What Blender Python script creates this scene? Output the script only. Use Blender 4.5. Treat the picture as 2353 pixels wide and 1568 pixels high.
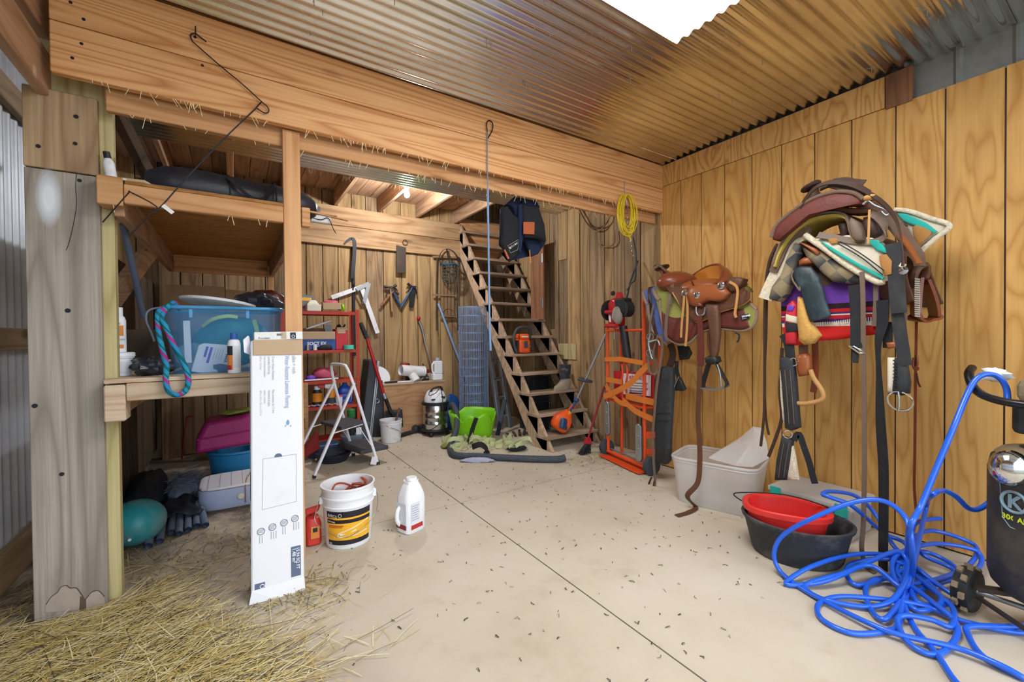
import bpy, math, random
from mathutils import Vector, Matrix
R = math.radians
random.seed(7)
for o in list(bpy.data.objects): bpy.data.objects.remove(o)
S = bpy.context.scene
COL = S.collection

# ------------------------------------------------------------------ camera
FPX, CAMZ = 980.0, 1.3
yaw, pit, rol = R(33.1), R(.7), R(.5)
fw = Vector((math.sin(yaw)*math.cos(pit), math.cos(yaw)*math.cos(pit), -math.sin(pit)))
rt = Vector((math.cos(yaw), -math.sin(yaw), 0)); dn = fw.cross(rt)
r2 = rt*math.cos(rol)+dn*math.sin(rol); d2 = dn*math.cos(rol)-rt*math.sin(rol)
CAM = Vector((0, 0, CAMZ))
cd = bpy.data.cameras.new('camera'); cam = bpy.data.objects.new('camera', cd); COL.objects.link(cam)
cd.sensor_width = 36; cd.lens = FPX/2353*36; cd.clip_start = .02; cd.clip_end = 200
cam.matrix_world = Matrix(((r2.x, -d2.x, -fw.x, 0), (r2.y, -d2.y, -fw.y, 0), (r2.z, -d2.z, -fw.z, CAMZ), (0, 0, 0, 1)))
S.camera = cam
# ------------------------------------------------------------------ world, exposure
S.view_settings.view_transform = 'Standard'; S.view_settings.look = 'None'
S.view_settings.gamma = 1; S.view_settings.use_curve_mapping = False
S.view_settings.exposure = 0.92
W = bpy.data.worlds.new('sky'); S.world = W; W.use_nodes = True
bg = W.node_tree.nodes['Background']; bg.inputs[0].default_value = (.80, .90, 1.0, 1); bg.inputs[1].default_value = 2.1
SKYLIGHT_EMIT = 7.0
BULB_W = 52.0
def portal(name, loc, rot, sx, sy):
    l = bpy.data.lights.new(name, 'AREA'); l.shape = 'RECTANGLE'; l.size = sx; l.size_y = sy
    l.cycles.is_portal = True
    o = bpy.data.objects.new(name, l); COL.objects.link(o); o.location = loc; o.rotation_euler = rot
portal('doorway_daylight_portal', (1.25, -1.6, 1.4), (R(90), 0, 0), 4.6, 2.9)

# ------------------------------------------------------------------ pixel -> world (a pixel only gives a direction)
def ray(x, y): return fw+r2*((x-1176.5)/FPX)+d2*((y-784)/FPX)
def F(x, y, z=0.0):
    d = ray(x, y); return CAM+d*((z-CAMZ)/d.z)
def PX(x, y, X):
    d = ray(x, y); return CAM+d*(X/d.x)
def PY(x, y, Y):
    d = ray(x, y); return CAM+d*(Y/d.y)
# ------------------------------------------------------------------ mesh tools
TR = {}
def V(*a): return Vector(a[0]) if len(a) == 1 else Vector(a)
def spl(pts, n=6, closed=False):
    P = [Vector(p) for p in pts]; out = []; m = len(P)
    if m < 3: return P
    for i in range(m if closed else m-1):
        if closed: a, b, c, d = P[i-1], P[i], P[(i+1) % m], P[(i+2) % m]
        else: a, b, c, d = P[max(i-1, 0)], P[i], P[i+1], P[min(i+2, m-1)]
        for k in range(n):
            t = k/n
            out.append(.5*((2*b)+(c-a)*t+(2*a-5*b+4*c-d)*t*t+(3*b-a-3*c+d)*t**3))
    if not closed: out.append(P[-1])
    return out
class MB:
    def __init__(s, T=None): s.v = []; s.f = []; s.T = T
    def add(s, vs, fs):
        o = len(s.v); s.v += [Vector(v) for v in vs]; s.f += [tuple(i+o for i in f) for f in fs]; return s
    def bx(s, x0, x1, y0, y1, z0, z1):
        return s.add([(x, y, z) for z in (z0, z1) for y in (y0, y1) for x in (x0, x1)],
                     [(0, 2, 3, 1), (4, 5, 7, 6), (0, 1, 5, 4), (2, 6, 7, 3), (0, 4, 6, 2), (1, 3, 7, 5)])
    def box(s, c, sz, rot=None):
        M = Matrix.Translation(c)
        if rot is not None: M = M @ (rot.to_4x4() if isinstance(rot, Matrix) else Matrix.Rotation(rot, 4, 'Z'))
        a, b, d = sz[0]/2, sz[1]/2, sz[2]/2
        k = MB().bx(-a, a, -b, b, -d, d); return s.add([M @ v for v in k.v], k.f)
    def bar(s, p0, p1, w, h, up=(0, 0, 1)):
        p0, p1 = V(p0), V(p1); d = (p1-p0).normalized(); u = V(up); sd = d.cross(u)
        if sd.length < 1e-4: sd = d.cross(V(1, 0, 0))
        sd.normalize(); u = sd.cross(d)
        q = [p+sd*(a*w/2)+u*(b*h/2) for p in (p0, p1) for a, b in ((-1, -1), (1, -1), (1, 1), (-1, 1))]
        return s.add(q, [(0, 1, 2, 3), (7, 6, 5, 4), (0, 4, 5, 1), (1, 5, 6, 2), (2, 6, 7, 3), (3, 7, 4, 0)])
    def tube(s, pts, r, n=8, closed=False, cap=True):
        P = [V(p) for p in pts]; m = len(P); rr = r if isinstance(r, (list, tuple)) else [r]*m
        t0 = (P[1]-P[0]).normalized(); nn = t0.orthogonal().normalized(); vs = []; fs = []
        for i in range(m):
            if closed: t = P[(i+1) % m]-P[i-1]
            else: t = P[min(i+1, m-1)]-P[max(i-1, 0)]
            if t.length < 1e-9: t = t0
            t = t.normalized(); nn = nn-t*nn.dot(t)
            if nn.length < 1e-6: nn = t.orthogonal()
            nn.normalize(); b = t.cross(nn)
            for k in range(n):
                a = 2*math.pi*k/n; vs.append(P[i]+(nn*math.cos(a)+b*math.sin(a))*rr[i])
        for i in range(m if closed else m-1):
            for k in range(n):
                j = (i+1) % m; fs.append((i*n+k, i*n+(k+1) % n, j*n+(k+1) % n, j*n+k))
        if cap and not closed: fs += [tuple(range(n))[::-1], tuple((m-1)*n+k for k in range(n))]
        return s.add(vs, fs)
    def cyl(s, p0, p1, r0, r1=None, n=14): return s.tube([p0, p1], [r0, r0 if r1 is None else r1], n)
    def lathe(s, prof, c=(0, 0, 0), n=24, sx=1, sy=1, M=None, sq=0):
        vs = []; fs = []; m = len(prof)
        for r, z in prof:
            for k in range(n):
                a = 2*math.pi*k/n; ca, sa = math.cos(a), math.sin(a)
                if sq: q = (abs(ca)**sq+abs(sa)**sq)**(-1/sq); ca *= q; sa *= q
                p = V(r*ca*sx, r*sa*sy, z)
                if M: p = M @ p
                vs.append(p+V(c))
        for i in range(m-1):
            for k in range(n): fs.append((i*n+k, i*n+(k+1) % n, (i+1)*n+(k+1) % n, (i+1)*n+k))
        if prof[0][0] > 1e-5: fs.append(tuple(range(n))[::-1])
        if prof[-1][0] > 1e-5: fs.append(tuple((m-1)*n+k for k in range(n)))
        return s.add(vs, fs)
    def cup(s, prof, **k):      # open vessel: no lid faces
        fs0 = len(s.f); s.lathe(prof, **k); s.f = [f for f in s.f if len(f) <= 4 or True]
        return s
    def prism(s, poly, ext):
        P = [V(p) for p in poly]; e = V(ext); n = len(P)
        return s.add(P+[p+e for p in P], [tuple(range(n))[::-1], tuple(range(n, 2*n))]+[(i, (i+1) % n, n+(i+1) % n, n+i) for i in range(n)])
    def strap(s, pts, w, t, side, n=0):
        P = spl(pts, n) if n else [V(p) for p in pts]; m = len(P); vs = []; fs = []
        for i, p in enumerate(P):
            tg = (P[min(i+1, m-1)]-P[max(i-1, 0)]).normalized()
            sd = V(side(i/(m-1)) if callable(side) else side); sd = (sd-tg*sd.dot(tg)).normalized(); nr = tg.cross(sd)
            ww = w(i/(m-1)) if callable(w) else w
            vs += [p-sd*ww/2-nr*t/2, p+sd*ww/2-nr*t/2, p+sd*ww/2+nr*t/2, p-sd*ww/2+nr*t/2]
        for i in range(m-1):
            for k in range(4): fs.append((4*i+k, 4*i+(k+1) % 4, 4*i+4+(k+1) % 4, 4*i+4+k))
        fs += [(3, 2, 1, 0), (4*m-4, 4*m-3, 4*m-2, 4*m-1)]
        return s.add(vs, fs)
    def grid(s, fn, nu, nv, cu=False, cv=False):
        vs = [fn(i/(nu if cu else nu-1), j/(nv if cv else nv-1)) for i in range(nu) for j in range(nv)]
        fs = [(i*nv+j, ((i+1) % nu)*nv+j, ((i+1) % nu)*nv+(j+1) % nv, i*nv+(j+1) % nv) for i in range(nu if cu else nu-1) for j in range(nv if cv else nv-1)]
        return s.add(vs, fs)
    def ring(s, c, r, t, nrm, n=20, a0=0, a1=2*math.pi, sx=1, sy=1, k=6, up=None):
        nr = V(nrm).normalized(); u = nr.orthogonal().normalized() if up is None else V(up); u = (u-nr*u.dot(nr)).normalized(); w = nr.cross(u)
        full = a1-a0 > 6.28
        P = [V(c)+u*(r*sx*math.cos(a0+(a1-a0)*i/n))+w*(r*sy*math.sin(a0+(a1-a0)*i/n)) for i in range(n if full else n+1)]
        return s.tube(P, t, k, closed=full)
    def blob(s, c, sx, sy, sz, nu=12, nv=16, rough=0, seed=1, M=None, flat=None):
        rr = random.Random(seed); ph = [rr.uniform(0, 6.28) for _ in range(8)]
        def fn(u, v):
            th = math.pi*u; p = 2*math.pi*v
            k = 1+rough*(math.sin(3*p+ph[0])*math.sin(2*th+ph[1])+.6*math.sin(7*p+ph[2])*math.sin(5*th+ph[3])+.4*math.sin(13*p+ph[4]+4*th))*math.sin(th)
            q = V(sx*math.sin(th)*math.cos(p)*k, sy*math.sin(th)*math.sin(p)*k, sz*math.cos(th)*k)
            if flat is not None and q.z < flat: q.z = flat
            if M: q = M @ q
            return q+V(c)
        return s.grid(fn, nu, nv, cv=True)
    def build(s, name, mat, parent=None, sm=0, bev=0, sub=0, solid=0, w=True, label=None, seg=1, kind=None):
        # w: the points are in world space; they are moved to the space of the thing's root
        me = bpy.data.meshes.new(name); vs = s.v
        if s.T: vs = [s.T @ v for v in vs]
        if parent is not None and w and parent in TR:
            I = TR[parent].inverted(); vs = [I @ v for v in vs]
        me.from_pydata([v[:] for v in vs], [], s.f); me.validate()
        me.materials.append(M(mat) if isinstance(mat, str) else mat)
        o = bpy.data.objects.new(name, me); COL.objects.link(o)
        if parent is not None: o.parent = parent; TR[o] = TR.get(parent, Matrix())
        if sm:
            me.polygons.foreach_set('use_smooth', [True]*len(me.polygons))
            if sm < 180: me.set_sharp_from_angle(angle=R(sm))
        if bev:
            b = o.modifiers.new('bevel', 'BEVEL'); b.width = bev; b.segments = seg; b.limit_method = 'ANGLE'; b.angle_limit = R(40)
        if solid:
            b = o.modifiers.new('thick', 'SOLIDIFY'); b.thickness = solid; b.offset = 0
        if sub:
            b = o.modifiers.new('smooth', 'SUBSURF'); b.levels = sub; b.render_levels = sub
        if label: o['label'] = label
        if kind: o['kind'] = kind
        return o
def thing(name, label, cat, loc=(0, 0, 0), T=None, group=None, kind=None):
    o = bpy.data.objects.new(name, None); COL.objects.link(o); o.empty_display_size = .1
    T = T if T is not None else Matrix.Translation(loc); o.matrix_world = T; TR[o] = T
    o['label'] = label
    if cat: o['category'] = cat
    if group: o['group'] = group
    if kind: o['kind'] = kind
    return o
def struct(name, label=None, loc=(0, 0, 0)):
    o = bpy.data.objects.new(name, None); COL.objects.link(o); o.location = loc; o.empty_display_size = .1
    TR[o] = Matrix.Translation(loc); o['kind'] = 'structure'
    if label: o['label'] = label
    return o
def tag(o, label, cat=None, group=None, kind=None):
    o['label'] = label
    if cat: o['category'] = cat
    if group: o['group'] = group
    if kind: o['kind'] = kind
    return o
TEXTS = []
def text(s, size, mat, parent, org, xd, yd, name='lettering', off=.0012, align='LEFT', bold=0, sx=1):
    TEXTS.append((s, size, mat, parent, V(org), V(xd).normalized(), V(yd).normalized(), name, off, align, bold, sx))
def flush_text():
    tmp = []
    for t in TEXTS:
        cu = bpy.data.curves.new('txt', 'FONT'); cu.body = t[0]; cu.size = t[1]; cu.align_x = t[9]; cu.offset = t[10]; cu.resolution_u = 2
        o = bpy.data.objects.new('txt', cu); COL.objects.link(o); tmp.append(o)
    bpy.context.view_layer.update(); dg = bpy.context.evaluated_depsgraph_get()
    for t, o in zip(TEXTS, tmp):
        me = bpy.data.meshes.new_from_object(o.evaluated_get(dg)); n = t[5].cross(t[6])
        mb = MB(); mb.v = [t[4]+t[5]*(v.co.x*t[11])+t[6]*v.co.y+n*t[8] for v in me.vertices]; mb.f = [tuple(p.vertices) for p in me.polygons]
        mb.build(t[7], t[2], t[3])
        bpy.data.meshes.remove(me)
    for o in tmp: bpy.data.objects.remove(o)

# ------------------------------------------------------------------ materials
MATS = {}
def col(c):
    if isinstance(c, str):
        c = [int(c[i:i+2], 16)/255 for i in (0, 2, 4)]
        c = [x/12.92 if x <= .04045 else ((x+.055)/1.055)**2.4 for x in c]
    return (c[0], c[1], c[2], 1)
def newmat(name):
    m = bpy.data.materials.new(name); m.use_nodes = True; nt = m.node_tree
    return m, nt, nt.nodes['Principled BSDF']
def N(nt, typ, **k):
    n = nt.nodes.new(typ)
    for a, b in k.items():
        if a.startswith('i_'):
            i = a[2:]; i = int(i) if i.isdigit() else i
            n.inputs[i].default_value = b
        else: setattr(n, a, b)
    return n
def ramp(nt, src, stops):
    r = N(nt, 'ShaderNodeValToRGB'); e = r.color_ramp.elements
    while len(e) < len(stops): e.new(.5)
    for x, (p, c) in zip(e, stops): x.position = p; x.color = col(c) if not isinstance(c, tuple) or len(c) < 4 else c
    nt.links.new(src, r.inputs[0]); return r.outputs[0]
def mixc(nt, f, a, b, mode='MIX'):
    m = N(nt, 'ShaderNodeMix', data_type='RGBA', blend_type=mode)
    for s, v in ((0, f), (6, a), (7, b)):
        if hasattr(v, 'links'): nt.links.new(v, m.inputs[s])
        else: m.inputs[s].default_value = v if s == 0 else col(v)
    return m.outputs[2]
def math_(nt, op, a, b=None):
    m = N(nt, 'ShaderNodeMath', operation=op)
    for i, v in enumerate((a, b)):
        if v is None: continue
        if hasattr(v, 'links'): nt.links.new(v, m.inputs[i])
        else: m.inputs[i].default_value = v
    return m.outputs[0]
def coords(nt, scale=(1, 1, 1), rnd=True, src='Object'):
    tc = N(nt, 'ShaderNodeTexCoord'); mp = N(nt, 'ShaderNodeMapping'); mp.inputs['Scale'].default_value = scale
    nt.links.new(tc.outputs[src], mp.inputs['Vector'])
    if rnd:
        oi = N(nt, 'ShaderNodeObjectInfo'); cx = N(nt, 'ShaderNodeCombineXYZ'); 
        a = math_(nt, 'MULTIPLY', oi.outputs['Random'], 37.0); b = math_(nt, 'MULTIPLY', oi.outputs['Random'], 91.0)
        nt.links.new(a, cx.inputs[0]); nt.links.new(b, cx.inputs[1]); nt.links.new(a, cx.inputs[2])
        nt.links.new(cx.outputs[0], mp.inputs['Location'])
    return mp.outputs[0]
def noise(nt, vec, scale, detail=3, rough=.55, dist=0):
    n = N(nt, 'ShaderNodeTexNoise'); n.inputs['Scale'].default_value = scale; n.inputs['Detail'].default_value = detail
    n.inputs['Roughness'].default_value = rough; n.inputs['Distortion'].default_value = dist
    nt.links.new(vec, n.inputs['Vector']); return n.outputs[0]
def bump(nt, b, h, strength, dist=.01):
    n = N(nt, 'ShaderNodeBump'); n.inputs['Strength'].default_value = strength; n.inputs['Distance'].default_value = dist
    nt.links.new(h, n.inputs['Height']); nt.links.new(n.outputs[0], b.inputs['Normal'])
def wood(name, light, dark, axis='Z', rings=7, gs=1.0, stain=.35, stainc='3a2c20', rough=.7, var=.25, fine=.35, bmp=.25, stretch=.07, knots=True, ringmix=.75):
    m, nt, b = newmat(name); ax = 'XYZ'.index(axis)
    sc = [1.0, 1.0, 1.0]; sc[ax] = stretch
    v1 = coords(nt, tuple(x*gs for x in sc)); n1 = noise(nt, v1, 4.2, 2, .45, .3)
    q = math_(nt, 'MULTIPLY', n1, rings*4.0); q = math_(nt, 'PINGPONG', q, 1.0); q = math_(nt, 'MULTIPLY', math_(nt, 'POWER', q, 2.4), ringmix)
    sc2 = [90.0]*3; sc2[ax] = 2.0
    n2 = noise(nt, coords(nt, tuple(sc2)), 1.0, 3, .6)
    c = mixc(nt, q, light, dark)
    f2 = N(nt, 'ShaderNodeMapRange', i_1=.35, i_2=.7); nt.links.new(n2, f2.inputs[0])
    c = mixc(nt, math_(nt, 'MULTIPLY', f2.outputs[0], fine), c, dark)
    sc3 = [1.0]*3; sc3[ax] = .35
    n3 = noise(nt, coords(nt, tuple(sc3)), 3.0, 5, .65); f3 = N(nt, 'ShaderNodeMapRange', i_1=.48, i_2=.75); nt.links.new(n3, f3.inputs[0])
    c = mixc(nt, math_(nt, 'MULTIPLY', f3.outputs[0], stain), c, stainc)
    if knots:
        sk = [7.0]*3; sk[ax] = 2.6
        vo = N(nt, 'ShaderNodeTexVoronoi'); nt.links.new(coords(nt, tuple(sk)), vo.inputs['Vector']); vo.inputs['Scale'].default_value = .55
        k = N(nt, 'ShaderNodeMapRange', i_1=.13, i_2=.06); nt.links.new(vo.outputs[0], k.inputs[0])
        c = mixc(nt, math_(nt, 'MULTIPLY', k.outputs[0], .6), c, stainc)
    oi = N(nt, 'ShaderNodeObjectInfo'); hs = N(nt, 'ShaderNodeHueSaturation')
    nt.links.new(math_(nt, 'MULTIPLY_ADD', oi.outputs['Random'], var), hs.inputs['Value']); hs.inputs['Value'].links[0].from_node.inputs[2].default_value = 1-var/2
    nt.links.new(c, hs.inputs['Color']); nt.links.new(hs.outputs[0], b.inputs['Base Color'])
    b.inputs['Roughness'].default_value = rough; b.inputs['Specular IOR Level'].default_value = .3
    bump(nt, b, math_(nt, 'ADD', n2, math_(nt, 'MULTIPLY', q, .3)), bmp, .004)
    MATS[name] = m; return m
def plain(name, c, rough=.5, metal=0, dirt=.0, dirtc='5a5048', ds=9, alpha=None, trans=0, bmp=0, bs=60, emis=None, es=0, coat=0, ior=1.45, sheen=0, thr=(.5, .75), spec=.5):
    m, nt, b = newmat(name); b.inputs['Roughness'].default_value = rough; b.inputs['Metallic'].default_value = metal
    b.inputs['IOR'].default_value = ior; b.inputs['Specular IOR Level'].default_value = spec
    if coat: b.inputs['Coat Weight'].default_value = coat; b.inputs['Coat Roughness'].default_value = .15
    if sheen: b.inputs['Sheen Weight'].default_value = sheen
    if trans: b.inputs['Transmission Weight'].default_value = trans
    if alpha is not None: b.inputs['Alpha'].default_value = alpha
    if emis: b.inputs['Emission Color'].default_value = col(emis); b.inputs['Emission Strength'].default_value = es
    b.inputs['Base Color'].default_value = col(c)
    if dirt:
        n = noise(nt, coords(nt), ds, 6, .65); f = N(nt, 'ShaderNodeMapRange', i_1=thr[0], i_2=thr[1]); nt.links.new(n, f.inputs[0])
        nt.links.new(mixc(nt, math_(nt, 'MULTIPLY', f.outputs[0], dirt), c, dirtc), b.inputs['Base Color'])
    if bmp: bump(nt, b, noise(nt, coords(nt), bs, 3), bmp, .006)
    MATS[name] = m; return m
def stripes(name, cols, axis=2, scale=1.0, rough=.9, diag=0, bmp=.3, off=0.0):
    # woven bands of colour along one axis of the object
    m, nt, b = newmat(name); tc = N(nt, 'ShaderNodeTexCoord'); sp = N(nt, 'ShaderNodeSeparateXYZ'); nt.links.new(tc.outputs['Object'], sp.inputs[0])
    x = math_(nt, 'ADD', math_(nt, 'MULTIPLY', sp.outputs[axis], scale), off)
    if diag: x = math_(nt, 'ADD', x, math_(nt, 'MULTIPLY', sp.outputs[1], diag))
    r = N(nt, 'ShaderNodeValToRGB'); r.color_ramp.interpolation = 'CONSTANT'; e = r.color_ramp.elements
    while len(e) < len(cols): e.new(.5)
    for k, (p, c) in zip(e, cols): k.position = p; k.color = col(c)
    nt.links.new(x, r.inputs[0]); nz = noise(nt, tc.outputs['Object'], 220, 2)
    c = mixc(nt, math_(nt, 'MULTIPLY', nz, .35), r.outputs[0], '201a18')
    nt.links.new(c, b.inputs['Base Color']); b.inputs['Roughness'].default_value = rough; b.inputs['Specular IOR Level'].default_value = .1
    if bmp: bump(nt, b, nz, bmp, .006)
    MATS[name] = m; return m
def M(n): return MATS[n]

wood('fir_beam', 'e6b27c', 'b26c34', 'X', rings=10, gs=1.0, stain=.12, stainc='7a4a22', rough=.6, var=.12, fine=.3, stretch=.045)
wood('fir_z', 'd9a878', 'b07a4a', 'Z', rings=6, stain=.18, stainc='6a4426', var=.12, fine=.3)
wood('fir_x', 'd3a273', 'a9713f', 'X', rings=6, stain=.22, stainc='6a4426', var=.15, fine=.3)
wood('fir_y', 'b89272', '8a674a', 'Y', rings=6, stain=.3, stainc='4a3220', var=.2, fine=.35)
wood('pale_x', 'cfb9a0', 'ad8c6c', 'X', rings=6, stain=.3, stainc='6a5646', var=.15, fine=.35)
wood('plywood', 'd8a862', 'b37c38', 'Z', rings=6, gs=1.15, stain=.42, stainc='8f5c26', rough=.62, var=.10, fine=.25, stretch=.13, knots=False, ringmix=.72)
wood('plywood_top', 'dcae6c', 'ad6f34', 'Z', rings=6, gs=1.2, stain=.2, stainc='8a5a26', rough=.6, var=.1, fine=.2, stretch=.3, knots=False)
wood('board_brown', 'a68a6a', '6c5238', 'Z', rings=4, stain=.55, stainc='3c2a1c', rough=.8, var=.55, fine=.4)
wood('board_warm', 'ba9a6e', '82623e', 'Z', rings=4, stain=.45, stainc='4a341f', rough=.8, var=.4, fine=.4)
wood('beam_back', 'bd9a72', '85603e', 'X', rings=5, stain=.45, stainc='4c3420', var=.15)
wood('weathered', 'b0a69a', '7d7268', 'Z', rings=5, stain=.45, stainc='62574d', rough=.85, var=.08, fine=.5, gs=1.0)
wood('treated', 'c6b98a', '9a8a58', 'Z', rings=4, stain=.3, stainc='5d5036', var=.1)
wood('stair_wood', 'c6ab90', '96765a', 'Z', rings=4, stain=.4, stainc='4e3c2e', var=.2, gs=1.5, stretch=.4)
wood('tread_wood', 'b8a088', '7f6650', 'X', rings=4, stain=.5, stainc='44352a', var=.2)
wood('dark_plank', '5b4c3e', '3a3027', 'Z', rings=4, stain=.5, stainc='241d18', var=.35, rough=.9)
wood('dark_plank_y', '5b4a38', '382c20', 'Y', rings=4, stain=.5, stainc='241d18', var=.3, rough=.9)
wood('girt', 'b09a7c', '86705a', 'Y', rings=4, stain=.35, stainc='5a4a3a', var=.15)
wood('osb_under', 'a8763c', '7c5224', 'X', rings=5, stain=.4, stainc='5a3c1c', var=.05, stretch=.3, gs=1.6, knots=False)
wood('ply_side', 'c49a72', 'a67a52', 'X', rings=5, stain=.3, stainc='7c583c', var=.05, gs=1.2, stretch=.22)
wood('door_red', '96694a', '6d4630', 'Z', rings=4, stain=.4, stainc='42291c', var=.1)
plain('skylight', 'ffffff', .5, emis='ffffff', es=SKYLIGHT_EMIT)
plain('carton', 'e9e9ee', .75, dirt=.25, dirtc='a59a90', ds=5, thr=(.6, .85))
plain('carton_side', 'd9dce6', .75, dirt=.2, dirtc='9a948c', ds=5, thr=(.6, .85))
plain('cardboard', 'b99f80', .85, dirt=.15, dirtc='8a7054', ds=5)
plain('cardboard_d', '8f7152', .9, dirt=.3, dirtc='5a4430')
plain('ink_blue', '7ba3c8', .7); plain('ink_grey', '9aa0ad', .7); plain('ink_slate', '5f6d88', .7); plain('ink_white', 'e8eaf0', .7); plain('ink_tan', 'b9a888', .7)
plain('ink_dark', '2a2c38', .7); plain('ink_black', '16161a', .6); plain('ink_red', 'b5302c', .6); plain('ink_orange', 'e08a3c', .6)
plain('white_plastic', 'eceef3', .38, dirt=.22, dirtc='a8a39c', ds=7, thr=(.58, .8))
plain('white_dirty', 'e2e3e8', .45, dirt=.6, dirtc='8b857c', ds=11, thr=(.55, .72))
plain('white_paint', 'f2f5fc', .32, dirt=.25, dirtc='9a948a', ds=16, thr=(.6, .75))
plain('label_black', '20202a', .45); plain('label_yellow', 'f4b52e', .4); plain('label_cream', 'efe8d0', .5)
plain('cord_rust', 'a8472c', .5); plain('wire_galv', '9a9a98', .35, .9); plain('wire_dark', '2a2524', .6, .4)
plain('red_paint', 'b4341f', .5, dirt=.35, dirtc='7a2a1a', ds=14)
plain('red_gloss', 'b01f26', .32); plain('red_plastic', 'd23a30', .45, dirt=.15, dirtc='8a2a22')
plain('red_dark', '8c1f1f', .5, dirt=.3)
plain('orange_frame', 'e2501e', .42, dirt=.3, dirtc='8f3414', ds=18)
plain('orange_strap', 'd77a2c', .8, dirt=.3, dirtc='a0501c', bmp=.2, bs=200)
plain('orange_plastic', 'e85a1e', .4, dirt=.25, dirtc='8a3a1a', ds=12)
plain('black_plastic', '1d1e22', .5, dirt=.25, dirtc='4a4640', ds=8); plain('black_rubber', '232427', .75, dirt=.4, dirtc='5c564c', ds=10, thr=(.5, .7))
plain('black_gloss', '15161a', .25, dirt=.2, dirtc='4a443c'); plain('dark_grey', '3c4048', .6, dirt=.3, dirtc='5f5a52')
plain('grey_step', '3f4147', .8, dirt=.5, dirtc='6a645c'); plain('slate_board', '3e434b', .6, dirt=.25, dirtc='5d5a54')
plain('steel', 'c9ccd0', .18, 1.0); plain('steel_dull', 'a8abae', .42, .9, dirt=.3, dirtc='6b675f'); plain('alu', 'b9bfc8', .38, .85, dirt=.3, dirtc='7c7f84')
plain('chrome', 'd8dadd', .1, 1.0); plain('iron', '4a423c', .6, .7, dirt=.5, dirtc='6a4a34'); plain('iron_black', '26262a', .55, .4)
plain('fence_wire', '8fa6c8', .5, .35); plain('lime', '82cc18', .38, dirt=.15, dirtc='5a8a2a'); plain('lime_strap', 'c9cf9c', .85, bmp=.2, bs=180)
plain('lime_dark', '7a8434', .85); plain('hose_grey', '3c424c', .7, dirt=.3, dirtc='6a6660'); plain('rag', 'a9abc0', .95, dirt=.3, dirtc='6f6f80', bmp=.5, bs=80)
plain('navy', '14203e', .9, bmp=.3, bs=120); plain('vest_black', '1b1c22', .92, bmp=.3, bs=140); plain('leather_patch', 'a8552e', .6)
plain('vest_blue', '1e3f8c', .85); plain('yellow_wire', 'e0c520', .5); plain('cable_brown', '6a4a36', .6); plain('cable_tan', '9c7a5a', .6)
plain('blue_hose', '1f5fd6', .3, coat=.3); plain('blue_rope', '6f8fb5', .5)
plain('tub_black', '33353a', .7, dirt=.6, dirtc='77756f', ds=6, thr=(.5, .7)); plain('tub_red', 'd8302c', .4, dirt=.12, dirtc='8a2a22')
plain('clear_bin', 'e6e4e2', .35, trans=.35, dirt=.1, dirtc='b9b0a4', alpha=.62); plain('clear_teal', 'a9cdd0', .3, trans=.3, alpha=.6)
plain('tote_blue', '3f93cc', .18, trans=.3, alpha=.42); plain('tote_rim', '4fa3d6', .3, trans=.2, alpha=.85)
plain('teal_ball', '1f8d96', .4, dirt=.75, dirtc='8f8f8a', ds=2.2, thr=(.45, .62)); plain('magenta', 'a3246e', .4, dirt=.3, dirtc='5a2a4a'); plain('blue_bin', '2a7fb4', .4, dirt=.4, dirtc='1c3c54')
plain('cart_lid', 'dfe1e8', .5, dirt=.15, dirtc='a9a49c'); plain('cart_body', 'aebbdd', .5); plain('tarp', '16202e', .6, dirt=.4, dirtc='39485c', ds=6, bmp=.4, bs=20); plain('pipe_grey', '6d7c94', .5, dirt=.5, dirtc='4a505c', ds=14)
plain('bag_black', '23252e', .42, dirt=.3, dirtc='50505c', ds=4, bmp=.6, bs=14); plain('plastic_film', '8a8aa8', .15, alpha=.75, bmp=.9, bs=26)
plain('brown_bag', '4a2018', .3, bmp=.8, bs=22); plain('dark_bag', '2b2e38', .3, bmp=.9, bs=22)
plain('leather_tan', '92502a', .38, dirt=.35, dirtc='7a3c18', ds=6); plain('leather_suede', 'c47a26', .8, dirt=.4, dirtc='8f5218', ds=7)
plain('leather_red', '7d3d24', .33, dirt=.35, dirtc='532818', ds=5, coat=.15); plain('leather_brown', '5d3a26', .55, dirt=.4, dirtc='37241a', ds=10, bmp=.5, bs=45)
plain('leather_dark', '3c2820', .5, dirt=.3, dirtc='5c4636', ds=9); plain('leather_grey', '6f5c4e', .6, dirt=.3, dirtc='4a3a30'); plain('leather_burg', '60291f', .6, dirt=.5, dirtc='371a15', ds=12, bmp=.4, bs=60)
plain('leather_string', 'bd8a4c', .7); plain('leather_green', '26333a', .45, dirt=.6, dirtc='526a6c', ds=9, bmp=.3, bs=25)
plain('pad_olive', '8f9048', .9, bmp=.3, bs=150); plain('pad_blue', '5668a8', .9, bmp=.3, bs=120); plain('pad_binding', '8b7362', .85)
plain('fleece', 'd9cdb4', .98, dirt=.6, dirtc='85705a', ds=45, bmp=1.0, bs=90); plain('fleece_tan', 'c89a52', .98, dirt=.4, dirtc='8a6028', ds=18, bmp=1.0, bs=60)
plain('felt_yellow', 'b8a24a', .95, dirt=.4, dirtc='7a6a34', ds=6); plain('felt_brown', '6c5546', .95, dirt=.4, dirtc='433229', bmp=.5, bs=50); plain('black_web', '222226', .85, bmp=.3, bs=160, dirt=.3, dirtc='4c4c48'); plain('black_pad', '2a2b2e', .7, dirt=.35, dirtc='55554e', ds=14)
plain('stirrup_wood', 'b98a54', .5, dirt=.3, dirtc='8a5f34'); plain('lace_white', 'dcd2bf', .7); plain('cream_canvas', 'd8cdb8', .9, bmp=.3, bs=120); plain('turquoise', '2aa89c', .9, bmp=.3, bs=140)
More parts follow.
